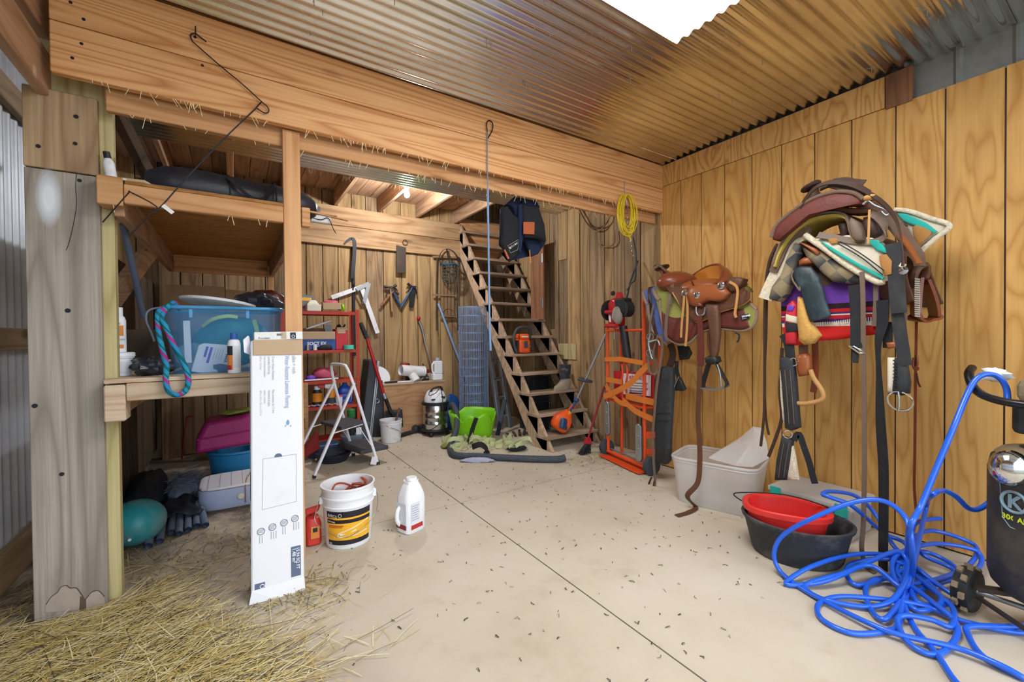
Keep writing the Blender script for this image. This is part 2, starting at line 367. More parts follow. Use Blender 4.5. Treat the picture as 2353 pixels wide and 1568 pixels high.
plain('tank_black', '2b2b2c', .55, dirt=.5, dirtc='6b604c', ds=7, thr=(.45, .75)); plain('dust_tan', '8a7a5e', .85, dirt=.6, dirtc='3c382f', ds=9); plain('lime_print', 'c6d62a', .6); plain('print_pale', '7f9aa8', .6)
plain('boot_mud', '9c8f7c', .9, dirt=.7, dirtc='5c5c60', ds=7, bmp=.5, bs=30); plain('boot_dark', '2e3138', .6, dirt=.6, dirtc='a39a86', ds=9, thr=(.52, .62))
plain('white_pipe', 'e8e8ea', .4, dirt=.3, dirtc='a09a90', ds=9); plain('blue_lid', '1f4f8c', .35); plain('mint_tape', '57c9b0', .5); plain('blue_box', '2b55a4', .5); plain('red_box', 'c42a34', .5)
plain('orange_bottle', 'e08a1c', .4); plain('blue_jug', '1f49b0', .35); plain('green_cap', '2a7a3c', .45); plain('purple', '6a3ab4', .5); plain('pinkish', 'c0506a', .6, bmp=.6, bs=30); plain('smoke_box', '6f8496', .3, alpha=.7)
plain('ivory_box', 'dcdacb', .5, dirt=.15); plain('glass_clear', 'cfdde6', .08, trans=.6, alpha=.5); plain('tape_teal', '2a7a86', .6); plain('straw_m', 'dcc274', .75, dirt=.75, dirtc='a08438', ds=38, thr=(.4, .62)); plain('straw_pale', 'ecdfae', .75, dirt=.5, dirtc='c4a654', ds=30); plain('wear_tan', 'a8773c', .75, dirt=.4, dirtc='6f4a20', ds=12)
plain('chaff', '4c4030', .95); plain('web', 'b8b0a0', .9); plain('lime_cloth', 'a8b858', .9); plain('muzzle_net', '54544e', .8); plain('muzzle_blue', '2a5a74', .8); plain('sled_wood', '8a6e4e', .7, dirt=.3)
plain('bulb', 'ffffff', .3, emis='eef4ff', es=60); plain('barrow_blue', '2a4a70', .45, dirt=.4); plain('basket_wire', '25262a', .5, .3)
plain('tile_white', 'dfe0dc', .5, dirt=.4, dirtc='9a958a', ds=12); plain('glove', '50494a', .9)

def concrete():
    m, nt, b = newmat('concrete'); v = coords(nt, rnd=False)
    n1 = noise(nt, v, 1.1, 6, .6); n2 = noise(nt, v, 26, 6, .7); n3 = noise(nt, v, 3.2, 5, .65)
    c = ramp(nt, n1, [(.3, 'b8ab98'), (.5, 'c3b7a4'), (.72, 'cabfae')])
    f = N(nt, 'ShaderNodeMapRange', i_1=.56, i_2=.78); nt.links.new(n3, f.inputs[0])
    c = mixc(nt, math_(nt, 'MULTIPLY', f.outputs[0], .5), c, '9c8c74')
    f = N(nt, 'ShaderNodeMapRange', i_1=.66, i_2=.76); nt.links.new(n2, f.inputs[0])
    c = mixc(nt, math_(nt, 'MULTIPLY', f.outputs[0], .45), c, '6a5e4e')
    # soil trodden in under the shelf bay
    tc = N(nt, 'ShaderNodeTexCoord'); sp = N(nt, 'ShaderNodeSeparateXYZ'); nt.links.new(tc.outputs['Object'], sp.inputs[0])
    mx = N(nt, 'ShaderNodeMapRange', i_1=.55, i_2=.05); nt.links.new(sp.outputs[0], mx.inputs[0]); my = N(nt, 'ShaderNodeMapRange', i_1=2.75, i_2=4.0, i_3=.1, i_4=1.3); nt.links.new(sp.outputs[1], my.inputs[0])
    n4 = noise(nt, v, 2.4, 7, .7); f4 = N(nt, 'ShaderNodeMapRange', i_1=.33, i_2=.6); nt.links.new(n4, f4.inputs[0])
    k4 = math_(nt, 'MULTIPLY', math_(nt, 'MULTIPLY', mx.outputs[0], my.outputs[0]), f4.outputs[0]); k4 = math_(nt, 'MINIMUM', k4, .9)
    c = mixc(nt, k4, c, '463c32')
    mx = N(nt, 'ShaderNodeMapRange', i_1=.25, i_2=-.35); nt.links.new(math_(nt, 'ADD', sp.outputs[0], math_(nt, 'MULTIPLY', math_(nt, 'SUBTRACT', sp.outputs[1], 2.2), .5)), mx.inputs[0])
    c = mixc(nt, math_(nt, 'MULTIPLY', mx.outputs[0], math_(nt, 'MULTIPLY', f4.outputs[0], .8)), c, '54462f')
    nt.links.new(c, b.inputs['Base Color']); b.inputs['Roughness'].default_value = .72; b.inputs['Specular IOR Level'].default_value = .25
    bump(nt, b, n2, .12, .004); MATS['concrete'] = m
concrete()
def corrugated(name, c1, c2, rough, blotch):
    m, nt, b = newmat(name); v = coords(nt, (.35, 1, 1), rnd=False)
    n1 = noise(nt, v, 3.0, 5, .6); n2 = noise(nt, coords(nt, (1, 1, 1), rnd=False), 60, 3)
    nt.links.new(ramp(nt, n1, [(.35, c1), (.7, c2)]), b.inputs['Base Color'])
    b.inputs['Metallic'].default_value = 1
    r = N(nt, 'ShaderNodeMapRange', i_1=.35, i_2=.7, i_3=rough, i_4=rough+blotch); nt.links.new(n1, r.inputs[0]); nt.links.new(r.outputs[0], b.inputs['Roughness'])
    bump(nt, b, math_(nt, 'ADD', math_(nt, 'MULTIPLY', n2, .1), noise(nt, v, 9, 3)), .06, .02); MATS[name] = m
corrugated('galv_roof', 'ececea', 'c9c2b8', .15, .16)
plain('galv_wall', 'c3c9d2', .45, .25, dirt=.4, dirtc='8c939c', ds=5)
plain('grey_sheet', '8b8d8c', .6, .4, dirt=.5, dirtc='5c5a54', ds=8)
plain('ground_out', '8a8678', .95, dirt=.5, dirtc='5c6a3c', ds=.6)
# ================================================================== the setting
XR, YB, YF = 3.54, 6.0, -1.6           # right wall, back wall, open front
fl = struct('floor', 'beige concrete slab floor with two saw-cut joints')
MB().bx(-1.1, 3.85, YF, 6.2, -.12, -.014).build('floor_bed', 'dark_grey', fl)
for x0, x1 in ((-1.08, 1.456), (1.464, 3.82)):
    for y0, y1 in ((YF, 2.996), (3.004, 6.15)):
        MB().bx(x0, x1, y0, y1, -.1, 0).build('slab', 'concrete', fl)
g = MB().add([(-30, -30, -.1), (30, -30, -.1), (30, 30, -.1), (-30, 30, -.1)], [(0, 1, 2, 3)]).build('ground', 'ground_out'); tag(g, 'pale gravel ground outside the shed', kind='structure')
# corrugated ceiling: sheets with ridges running along X
ce = struct('ceiling', 'galvanised corrugated metal ceiling sheets with a skylight opening')
def sheet(x0, x1, y0, y1, z=2.968, amp=.009, pitch=.068, name='roof_sheet', mat='galv_roof'):
    n = max(4, int((y1-y0)/pitch*10)); nx = 9
    def fn(u, v):
        y = y0+(y1-y0)*u; x = x0+(x1-x0)*v
        return V(x, y, z+amp*math.cos(2*math.pi*y/pitch)+.004*math.sin(x*2.1+y*1.3)*math.sin(y*2.7))
    return MB().grid(fn, n+1, nx).build(name, mat, ce, sm=180)
SKX0, SKX1, SKY0, SKY1 = .62, 2.14, .45, 1.556
sheet(-1.05, 3.78, 3.93, 4.6); sheet(-1.05, 3.78, 3.25, 3.94, 2.972); sheet(-1.05, 3.62, 2.57, 3.26); sheet(-1.05, 3.62, 1.55, 2.58, 2.972)
sheet(-1.05, SKX0, SKY0, 1.56); sheet(SKX1, 3.62, SKY0, 1.56)
sheet(-1.05, 3.62, -.3, .46, 2.972); sheet(-1.05, 3.62, YF, -.29)
sw = MB().bx(SKX0-.02, SKX1+.01, SKY0-.02, SKY1+.01, 2.99, 2.994).build('window_1', 'skylight'); tag(sw, 'bright translucent skylight panel set in the metal ceiling', kind='structure')
# screws poking down through the ceiling
sc = MB()
for k in range(70):
    x, y = random.uniform(.2, 3.45), random.choice([2.55, 2.33, 2.12, 1.9, 1.7, 1.35, 1.0, .7])+random.uniform(-.03, .03)
    if SKX0 < x < SKX1 and y < SKY1: continue
    sc.cyl((x, y, 2.975), (x, y, 2.945), .0022, n=5)
sc.build('screw_tips', 'steel_dull', ce)
# header beam over the bay: two stacked planks, a smaller one behind and below
hb = struct('header_beam', 'orange fir header beam of two stacked planks', (1.4, 2.7, 2.49))
MB().bx(-.665, XR, 2.70, 2.742, 2.722, 2.952).build('plank', 'fir_beam', hb, bev=.003)
MB().bx(-.665, XR, 2.70, 2.742, 2.492, 2.719).build('plank', 'fir_beam', hb, bev=.004)
bb = MB().bx(-.5, XR, 2.78, 2.82, 2.40, 2.94).build('support_beam', 'fir_x', bev=.004); tag(bb, 'rear support beam behind the header beam', kind='structure')
# nails in the end of the header beam
nl = MB()
for p in ((162, 5), (192, 44), (187, 100), (166, 133), (448, 85), (465, 150)):
    q = PY(p[0], p[1], 2.699); nl.cyl(q, q+V(0, .004, 0), .007, n=8)
nl.build('nail_head', 'iron_black', hb)
# right wall: grooved plywood panels
wr = struct('wall_right', 'golden grooved plywood wall', (XR, 1, 0))
gy = [2.742, 2.50, 2.29, 2.074, 1.843, 1.62, 1.397, 1.176, .945, .719, .484, .25, .02, -.2, -.43, -.66, -.9, -1.13, -1.36, -1.6]
for a, b in zip(gy, gy[1:]):
    MB().bx(XR, XR+.014, b+.004, a-.004, .012, 2.745).build('panel', 'plywood', wr)
MB().bx(XR+.010, XR+.02, -1.6, 2.74, -.05, 2.74).build('panel_backing', 'leather_dark', wr)
for a, b in ((2.735, 2.02), (2.016, 1.935), (1.931, 1.0)):
    MB().bx(XR-.002, XR+.013, b, a, 2.75, 2.952).build('top_board', 'plywood_top', wr, bev=.002)
MB().bx(XR-.01, XR+.03, .865, .993, 2.735, 2.95).build('block', 'door_red', wr)
def wallsheet(name, X, y0, y1, z0, z1, parent, mat='grey_sheet', pitch=.22, amp=.012):
    def fn(u, v):
        y = y0+(y1-y0)*u; p = (y/pitch) % 1; h = amp if p < .12 else 0
        return V(X-h, y, z0+(z1-z0)*v)
    return MB().grid(fn, max(12, int((y1-y0)*70)), 2).build(name, mat, parent, sm=30)
wallsheet('siding_sheet', XR+.06, -1.6, 2.74, 2.5, 3.0, wr)
# right wall behind the beam: upright boards
XQ = 3.74
wrr = struct('wall_right_rear', 'brown upright boards of the side wall beyond the beam', (XQ, 4.3, 0))
by = [2.75, 2.985, 3.2, 3.36, 3.502, 3.744, 3.911, 4.138, 4.319, 4.502, 4.68, 4.87, 5.05, 5.24, 5.43, 5.62, 5.8, 5.99]
by = [2.75]+[y*1.0565 for y in by[1:-2]]+[5.99]
for i, (a, b) in enumerate(zip(by, by[1:])):
    d = random.uniform(0, .012); nm = 'board_warm' if random.random() < .65 else 'board_brown'
    if i in (7, 9, 10):
        zs = 2.18+.02*i; MB().bx(XQ+.004+d, XQ+.03, a+.004, b-.003, .0, zs).build('board', 'board_brown', wrr, bev=.002); MB().bx(XQ+.002, XQ+.028, a+.003, b-.004, zs+.003, 4.3).build('board', 'board_warm', wrr, bev=.002)
    else: MB().bx(XQ+.002+d, XQ+.03, a+.004, b-.004, 0, 4.3).build('board', nm, wrr, bev=.002)
MB().bx(XQ+.03, XQ+.05, 2.75, 6.05, 0, 4.3).build('backing', 'dark_plank', wrr)
MB().bx(XR-.02, XQ+.04, 2.745, 2.79, 0, 3.0).build('corner_board', 'board_warm', wrr, bev=.003)
MB().bx(XR+.02, XR+.06, 2.80, 2.99, 0, 2.95).build('corner_stud', 'board_warm', wrr, bev=.003)
MB().bx(XQ-.016, XQ+.0, 4.2, 4.55, .98, 1.19).build('patch_board', 'treated', wrr, bev=.002)
# back wall: upright boards with dark gaps
wb = struct('wall_back', 'brown upright plank back wall with dark gaps', (1.2, YB, 0))
bxs = [-1.05, -.86, -.67, -.49, -.29, -.08, .13, .33, .55, .788, .984, 1.173, 1.35, 1.537, 1.773, 2.03, 2.269, 2.47, 2.63, 2.82, 3.02, 3.2, 3.38, 3.56, 3.76]
for i, (a, b) in enumerate(zip(bxs, bxs[1:])):
    d = random.uniform(0, .012); warm = i in (9, 12, 14, 15, 16) or random.random() < .35
    MB().bx(a+.004, b-.006, YB+d, YB+.03, 0, 4.3).build('plank', 'board_warm' if warm else 'board_brown', wb, bev=.002)
MB().bx(-1.1, 3.8, YB+.03, YB+.05, 0, 4.3).build('backing', 'dark_plank', wb)
# beam along the back wall, joists and loft floor above it
kb = struct('back_beam', 'heavy double beam along the back wall carrying the loft joists', (1.4, 5.93, 2.5))
MB().bx(-.7, 2.93, 5.93, 5.985, 2.77, 3.02).build('plank', 'beam_back', kb, bev=.004)
MB().bx(-.7, 2.93, 5.94, 5.985, 2.51, 2.766).build('plank', 'beam_back', kb, bev=.004)
for x in (-.55, -.02, .52, 1.14, 1.71, 2.26, 2.86):
    j = MB().bx(x-.02, x+.02, 3.4, 5.99, 3.03, 3.22).build('loft_joist', 'fir_y', bev=.003); tag(j, 'rough loft joist above the back beam', kind='structure')
lf = struct('loft_floor', 'dark boards of the loft floor', (1, 4.8, 3.22))
x = -1.05
while x < 2.88:
    MB().bx(x, x+.17, 3.4, 5.99, 3.225, 3.25).build('board', 'fir_y', lf); x += .176
lr = struct('loft_roof', 'dark plank roof above the stair opening', (1, 4.8, 4.3))
for k in range(15): MB().bx(-1.1+k*.34, -.765+k*.34, 3.3, 6.1, 4.3, 4.33).build('board', 'dark_plank_y', lr)
MB().bx(-1.1, 3.8, 3.3, 3.33, 2.99, 4.3).build('gable_board', 'dark_plank', lr)
MB().bx(2.93, 3.72, 5.95, 5.98, 2.5, 3.1).build('landing_board', 'fir_x', lr)
# left wall: corrugated metal on girts
wl = struct('wall_left', 'galvanised corrugated metal side wall on wooden girts', (-1.05, 2.5, 0))
def wl_fn(u, v):
    y = YF+(6.05-YF)*u
    return V(-1.06+.011*math.cos(2*math.pi*y/.1), y, .16+(4.1)*v)
MB().grid(wl_fn, 620, 2).build('wall_sheet', 'galv_wall', wl, sm=180)
for z0, z1 in ((-.0, .2), (1.245, 1.365), (2.59, 2.73)):
    MB().bx(-1.045, -1.005, YF, 6, z0, z1).build('girt', 'girt', wl, bev=.004)
# beam running toward the door on the left and the dark post top beside it
lb = MB().bx(-.742, -.70, YF, 2.86, 2.425, 2.63).build('side_beam', 'fir_y', bev=.004); tag(lb, 'side beam running out from the post', kind='structure')
lb = MB().bx(-.742, -.70, YF, 2.86, 2.70, 2.95).build('side_beam', 'fir_y', bev=.004); tag(lb, 'upper side beam under the ceiling', kind='structure')
# post with a weathered face board
po = struct('post', 'treated timber post faced with a weathered grey board', (-.66, 2.87, 0))
MB().bx(-.73, -.49, 2.86, 2.925, 0, 2.95).build('post_core', 'treated', po, bev=.004)
MB().bx(-.785, -.535, 2.822, 2.858, .0, 1.985+.1).build('face_board', 'weathered', po, bev=.003)
wood('weathered_b', 'bb9f7c', '8a6c4c', 'Z', rings=4, stain=.45, stainc='54402e', rough=.8, var=.02, fine=.45)
MB().bx(-.787, -.537, 2.824, 2.858, 2.092, 2.46).build('face_board', 'weathered_b', po, bev=.003)
# white patch that fades out at its edges, and bolt marks on the face board
plain('white_patch', 'f2f4f8', .6)
c = PY(112, 455, 2.8215); m_, nt_, b_ = newmat('white_fade'); b_.inputs['Base Color'].default_value = (.85, .88, .92, 1); b_.inputs['Roughness'].default_value = .6
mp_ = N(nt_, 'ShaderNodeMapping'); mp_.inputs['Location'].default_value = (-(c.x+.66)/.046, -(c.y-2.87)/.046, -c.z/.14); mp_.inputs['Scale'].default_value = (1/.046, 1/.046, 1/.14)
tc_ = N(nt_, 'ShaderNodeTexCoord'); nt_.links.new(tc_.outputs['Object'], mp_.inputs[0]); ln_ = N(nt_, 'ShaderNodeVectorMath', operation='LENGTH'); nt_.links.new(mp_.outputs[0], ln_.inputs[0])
mr_ = N(nt_, 'ShaderNodeMapRange', i_1=1.0, i_2=.35, i_3=0.0, i_4=.85); nt_.links.new(ln_.outputs['Value'], mr_.inputs[0]); nt_.links.new(mr_.outputs[0], b_.inputs['Alpha']); MATS['white_fade'] = m_
MB().bx(c.x-.055, c.x+.055, 2.8205, 2.8215, c.z-.16, c.z+.16).build('white_patch', 'white_fade', po)
nl = MB()
for p in ((175, 268), (173, 330), (88, 336), (183, 415), (156, 714), (142, 1090), (80, 933)):
    q = PY(p[0], p[1], 2.822); nl.cyl(q, q-V(0, .002, 0), random.uniform(.006, .011), n=8)
nl.build('nail_hole', 'iron_black', po)
MB().tube(spl([PY(x, y, 2.8213) for x, y in ((176, 398), (174, 430), (176, 470), (168, 520), (158, 560), (152, 575))], 4), .0014, 4).build('crack', 'iron_black', po)
plain('stain_light', 'a89a8c', .9, dirt=.4, dirtc='857464', ds=9); plain('stain_edge', '5e4c3c', .9)
sp_ = [PY(x, y, 2.8212) for x, y in ((104, 1408), (106, 1390), (118, 1372), (132, 1362), (140, 1350), (152, 1346), (162, 1352), (176, 1352), (188, 1368), (196, 1378), (210, 1362), (226, 1358), (240, 1372), (243, 1398))]
MB().prism(sp_, (0, -.0008, 0)).build('water_stain', 'stain_light', po); MB().tube(spl(sp_[1:-1], 4), .0022, 4).build('stain_edge', 'stain_edge', po)
MB().prism([PY(x, y, 2.8208) for x, y in ((184, 1370), (198, 1378), (198, 1408), (182, 1410))], (0, -.0008, 0)).build('water_stain', 'stain_edge', po)
# stud and shelf bay
st = MB().bx(.247, .336, 2.75, 2.79, 0, 2.49).build('stud', 'fir_z', bev=.003); tag(st, 'upright fir stud between the shelf bay and the workshop', kind='structure')
us = struct('upper_shelf', 'deep upper plywood shelf on a fir frame', (-.1, 3.8, 1.96))
MB().bx(-.435, .245, 2.74, 2.78, 1.955, 2.048).build('front_rail', 'fir_x', us, bev=.004)
MB().bx(-.53, -.437, 2.735, 2.85, 1.94, 2.075).build('rail_end', 'fir_x', us, bev=.004)
MB().bx(.34, .385, 2.745, 2.79, 1.95, 2.06).build('rail_end', 'fir_x', us, bev=.004)
MB().bx(-.48, -.44, 2.79, 4.86, 1.90, 2.05).build('side_joist', 'fir_y', us, bev=.004)
MB().bx(.30, .34, 2.80, 4.86, 1.90, 2.05).build('side_joist', 'fir_y', us, bev=.004)
MB().bx(-.44, .30, 4.82, 4.86, 1.90, 2.05).build('back_rail', 'fir_x', us, bev=.004)
MB().bx(-.44, .30, 4.80, 4.84, 2.0, 2.05).build('cleat', 'fir_x', us, bev=.003)
MB().bx(-.43, .245, 2.742, 2.795, 2.0495, 2.0655).build('deck_lip', 'osb_under', us)
MB().bx(-.48, .385, 2.796, 4.86, 2.051, 2.066).build('plywood_deck', 'osb_under', us)
ls = struct('lower_shelf', 'deep lower shelf with a pale front rail', (-.1, 3.8, 1.0))
MB().bx(-.44, .31, 2.74, 2.775, 1.0, 1.085).build('front_rail', 'pale_x', ls, bev=.004)
MB().bx(-.52, -.442, 2.735, 2.86, .905, 1.08).build('rail_end', 'pale_x', ls, bev=.006)
MB().bx(-.49, -.45, 2.86, 4.86, .93, 1.08).build('side_joist', 'fir_y', ls, bev=.004)
for k in range(8): MB().bx(-.52, .33, 2.745+k*.264, 2.745+k*.264+.258, 1.088, 1.108).build('deck_board', 'pale_x', ls, bev=.002)
MB().bx(.29, .33, 2.80, 4.86, .95, 1.085).build('side_joist', 'fir_y', ls, bev=.004)
for x in (.285,):
    q = MB().bx(x, x+.05, 4.80, 4.86, 0, 2.05).build('back_post', 'fir_z', bev=.003); tag(q, 'rear corner post of the shelf bay', kind='structure')
q = MB().bx(-.66, -.5, 5.86, 5.92, 0, 2.6).build('rear_post', 'board_brown', bev=.003); tag(q, 'rear post below the shelf against the planks', kind='structure')
# dark plank lining on the left of the bay
ln = struct('wall_bay', 'dark plank lining on the side of the shelf bay', (-.72, 4.4, 0))
y = 4.05
while y < 5.95:
    w = random.uniform(.16, .24); b0 = .02+max(0, (y-4.2))*.05
    MB().bx(-.74+random.uniform(-.008, 0), -.715, y+.003, min(5.99, y+w)-.003, b0, 1.9).build('plank', 'dark_plank', ln, bev=.002); y += w
# braces at the upper left of the bay
def beam(name, label, p0, p1, w, h, mat, up=(0, 0, 1)):
    b = MB().bar(p0, p1, w, h, up).build(name, mat, bev=.003); tag(b, label, kind='structure'); return b
beam('brace', 'diagonal timber brace at the left of the bay', PY(345, 575, 3.9), PY(258, 690, 3.55), .05, .11, 'fir_y')
beam('brace', 'dark diagonal rafter above the upper shelf', PY(262, 245, 3.4), PY(352, 425, 3.75), .05, .09, 'dark_plank_y')
beam('brace', 'short upright block above the upper shelf', PY(530, 350, 4.3), PY(530, 415, 4.3), .04, .04, 'fir_z')
pp = MB().cyl(PY(283, 515, 3.3), PY(330, 728, 3.75), .018, n=10).build('grey_pole', 'pipe_grey', sm=40); tag(pp, 'grey plastic pipe leaning in the shelf bay', 'pipe')
# ------------------------------------------------------------------ stairs
sr = struct('staircase', 'steep open wooden staircase with blocked stringers', (3.2, 3.8, 0))
SX0, SX1 = 2.93, 3.68
def syz(k): return 3.775+.170*k, .142+.229*k
ang = math.atan2(.229, .170); dv = V(0, math.cos(ang), math.sin(ang)); nv = V(0, -math.sin(ang), math.cos(ang))
for x in (SX0, SX1-.04):
    y0, z0 = syz(0); a = V(x, y0+.03, z0); 
    lo = a-dv*.30; hi = a+dv*(.285*13.0)
    poly = [lo+nv*.0, lo-nv*.30, hi-nv*.30, hi+nv*.0]
    # foot cut level with the floor
    fl0 = [p for p in poly]
    def cut(p, q): t = (0.002-p.z)/(q.z-p.z); return p+(q-p)*t
    P = [cut(poly[0], poly[3]), cut(poly[1], poly[2]), poly[2], poly[3]]
    MB().prism(P, (.04, 0, 0)).build('stringer', 'stair_wood', sr, bev=.004)
    for k in range(13):
        y, z = syz(k); y1, z1 = y+.215, z
        yb = y+.02; MB().prism([(x, yb, z-.022), (x, yb+.22, z-.022), (x, yb, z-.022-.2)], (.045, 0, 0)).build('carriage_block', 'stair_wood', sr, bev=.003)
for k in range(14):
    y, z = syz(k); MB().bx(SX0-.02, SX1+.01, y-.01, y+.22, z-.02, z+.014).build('tread', 'tread_wood', sr, bev=.004)
# small hinged cupboard door on the side wall
cdr = struct('door_1', 'reddish board door with hinges on the rear side wall', (3.6, 4.8, 1.5))
MB().bx(3.56, 3.585, 4.66, 4.96, 1.52, 2.62).build('door_board', 'door_red', cdr, bev=.003)
MB().bx(3.587, 3.74, 4.93, 4.96, 1.52, 2.62).build('door_side', 'door_red', cdr, bev=.003)
for z in (2.36, 1.74):
    h = MB().bx(3.552, 3.56, 4.68, 4.705, z-.06, z+.06); h.cyl((3.552, 4.67, z-.06), (3.552, 4.67, z+.06), .006, n=8); h.build('hinge', 'steel_dull', cdr)
# bulb under the loft
bp = F(935, 440, 2.985); lamp = thing('light_bulb', 'glowing light bulb in a bare holder under the loft joists', 'lamp', bp)
MB().lathe([(.001, -.075), (.022, -.065), (.032, -.045), (.03, -.02), (.016, .005), (.014, .015)], bp, 16).build('bulb_glass', 'bulb', lamp, sm=60)
MB().lathe([(.02, .01), (.024, .02), (.03, .06), (.05, .065), (.05, .075)], bp, 14).build('lamp_holder', 'white_plastic', lamp, sm=40)
pl = bpy.data.lights.new('bulb_light', 'POINT'); pl.energy = BULB_W; pl.color = (.93, .97, 1); pl.shadow_soft_size = .05
po_ = bpy.data.objects.new('bulb_light', pl); COL.objects.link(po_); po_.parent = lamp; po_.location = (0, 0, -.12)
# ================================================================== foreground left: carton, bucket, jug
def rotT(loc, rx=0, ry=0, rz=0): return Matrix.Translation(loc) @ Matrix.Rotation(R(rz), 4, 'Z') @ Matrix.Rotation(R(ry), 4, 'Y') @ Matrix.Rotation(R(rx), 4, 'X')
T = rotT((.055, 2.43, 0.002), rx=-5.0, ry=.8)
fb = thing('flooring_carton', 'tall white laminate flooring carton standing on end against the stud', 'carton', T=T)
CW, CD, CH = .232, .175, 1.29
MB(T).bx(0, CW, 0, CD, .0, CH).build('carton_body', 'carton', fb, bev=.004)
MB(T).bx(-.0015, 0, .004, CD-.004, .01, CH-.02).build('side_panel', 'carton_side', fb)
MB(T).bx(.008, CW+.002, -.006, -.001, CH-.075, CH+.004).build('top_flap', 'cardboard', fb, bev=.002)
MB(T).bx(CW, CW+.004, .003, CD, .0, CH-.01).build('torn_edge', 'cardboard', fb)
MB(T).prism([(-.03, .02, CH-.06), (-.035, .02, CH+.005), (-.012, .03, CH+.03), (.0, .06, CH-.01), (-.003, .05, CH-.07)], (.006, .05, 0)).build('torn_flap', 'carton', fb, bev=.003)
MB(T).add([(-.012, -.006, 0), (CW*.4, -.014, -.001), (CW+.004, -.01, 0), (CW, 0, .06), (0, 0, .06)], [(0, 1, 2, 3, 4)]).build('crumpled_hem', 'carton', fb, solid=.003)
T3 = T.to_3x3(); dX, dZ, dY = T3 @ V(1, 0, 0), T3 @ V(0, 0, 1), T3 @ V(0, 1, 0)
def ft(s, x, z, size, mat, bold=0, sx=1): text(s, size, mat, fb, T @ V(x, -.001, z), -dZ, dX, 'printed_lettering', bold=bold, sx=sx)
ft('allen + roth', .186, 1.21, .028, 'ink_grey', sx=.72); ft('Water-Resistant Laminate Flooring', .152, 1.21, .031, 'ink_blue', sx=.62)
for k, s in enumerate(('12 mm Water-Resistant', 'Laminate Flooring', '4 mm thickness installation', '6.45 in / 16.4 mm')): ft(s, .092-.018*k, 1.21, .017 if k < 2 else .013, 'ink_grey', sx=.75)
for k, s in enumerate(('Para laminado de 12 mm', 'resistente al agua', 'acabado / resistente', '6.85 in x 4.26 in / 22.6 cm x 121.9 cm')): ft(s, .092-.018*k, 1.035, .017 if k < 2 else .012, 'ink_grey', sx=.7)
def drop(mb, x, z, s):
    mb.prism([T @ V(x+s*math.sin(a)*(.55 if math.cos(a) > 0 else .55)*(1-.5*max(0, math.cos(a))), -.0022, z+s*math.cos(a)) for a in [k*math.pi/8 for k in range(16)]], dY*.001)
d_ = MB(); drop(d_, .163, .862, .014); drop(d_, .176, .842, .005); drop(d_, .152, .845, .005); d_.build('drop_mark', 'ink_blue', fb)
MB().prism([T @ V(.118+.018*math.cos(a), -.0022, .69+.018*max(0, math.sin(a))) for a in [k*math.pi/10 for k in range(11)]], dY*.001).build('thumb_hole', 'ink_slate', fb)
q = MB(T)
for a, b in (((.05, .69), (.2, .693)), ((.05, .69), (.046, .44)), ((.2, .693), (.2, .45)), ((.046, .44), (.2, .45))): q.bar((a[0], -.001, a[1]), (b[0], -.001, b[1]), .0012, .0012)
q.build('perforation', 'ink_grey', fb)
for k, (x, z) in enumerate(((.04, .335), (.09, .345), (.142, .355), (.192, .365))):
    MB(T).ring((x, -.0015, z), .016, .0016, (0, 1, 0), 18, k=4).build('round_icon', 'ink_slate', fb)
    i_ = MB(T)
    for j in range(3): i_.bar((x-.011, -.0015, z-.006+.006*j), (x+.008+.002*j, -.0015, z-.006+.007*j), .0012, .0022)
    for j in range(2+k % 2): i_.bar((x-.006+.011*j, -.001, z-.022), (x-.006+.011*j, -.001, z-.058), .0008, .0025, up=(1, 0, 0))
    i_.build('icon_lines', 'ink_grey', fb)
MB(T).bx(.172, .217, -.0012, 0, .075, .225).build('size_panel', 'ink_slate', fb)
text('15.94 SQ FT', .021, 'ink_white', fb, T @ V(.197, -.002, .218), -dZ, dX, 'printed_lettering', bold=.0004); text('1.48 m\u00b2', .024, 'ink_white', fb, T @ V(.178, -.002, .218), -dZ, dX, 'printed_lettering', bold=.0004)
MB(T).bx(.012, .056, -.0012, 0, .045, .088).build('mark_panel', 'ink_slate', fb); MB(T).ring((.044, -.002, .07), .009, .002, (0, 1, 0), 14, k=4).build('mark_ring', 'ink_white', fb)
MB(T).bx(-.0028, -.0012, .05, .105, .48, .62).build('side_label', 'ink_dark', fb)
text('15.94 SQ FT', .02, 'ink_white', fb, T @ V(-.003, .07, .61), -dZ, -dY, 'printed_lettering')
for z in (.40, .28, .17, .06): MB(T).ring((-.002, .08, z), .017, .0015, (1, 0, 0), 16, k=4).build('round_icon', 'ink_slate', fb)
for y in (.06, .085, .11):
    for z in (1.2, .95, .72): MB(T).bx(-.0024, -.0012, y, y+.004, z-.2, z).build('fine_print', 'ink_grey', fb)
# flat white carton on top
T = rotT(fb.matrix_world @ V(.045, .06, CH+.002), rx=-3, ry=-1)
sc_ = thing('tile_carton', 'small flat white box lying on top of the flooring carton', 'box', T=T)
MB(T).bx(-.03, .195, -.045, .09, 0.003, .045).build('box_body', 'tile_white', sc_, bev=.002)
MB(T).bx(.092, .117, -.0465, -.045, .008, .042).build('tape_strip', 'ink_tan', sc_); MB(T).bx(.135, .162, -.0465, -.045, .008, .04).build('printed_mark', 'ink_dark', sc_)
MB(T).ring((.149, -.0475, .02), .007, .0016, (0, 1, 0), 12, k=4).build('mark_ring', 'ink_white', sc_)
q = MB(T)
for k in range(9): q.bx(.072+.003*k, .0735+.003*k, -.0465, -.045, .024, .036)
q.build('bar_code', 'ink_dark', sc_)
text('Porcelain', .014, 'ink_dark', sc_, T @ V(-.012, -.046, .009), T.to_3x3() @ V(1, 0, 0), T.to_3x3() @ V(0, 0, 1), 'printed_lettering')
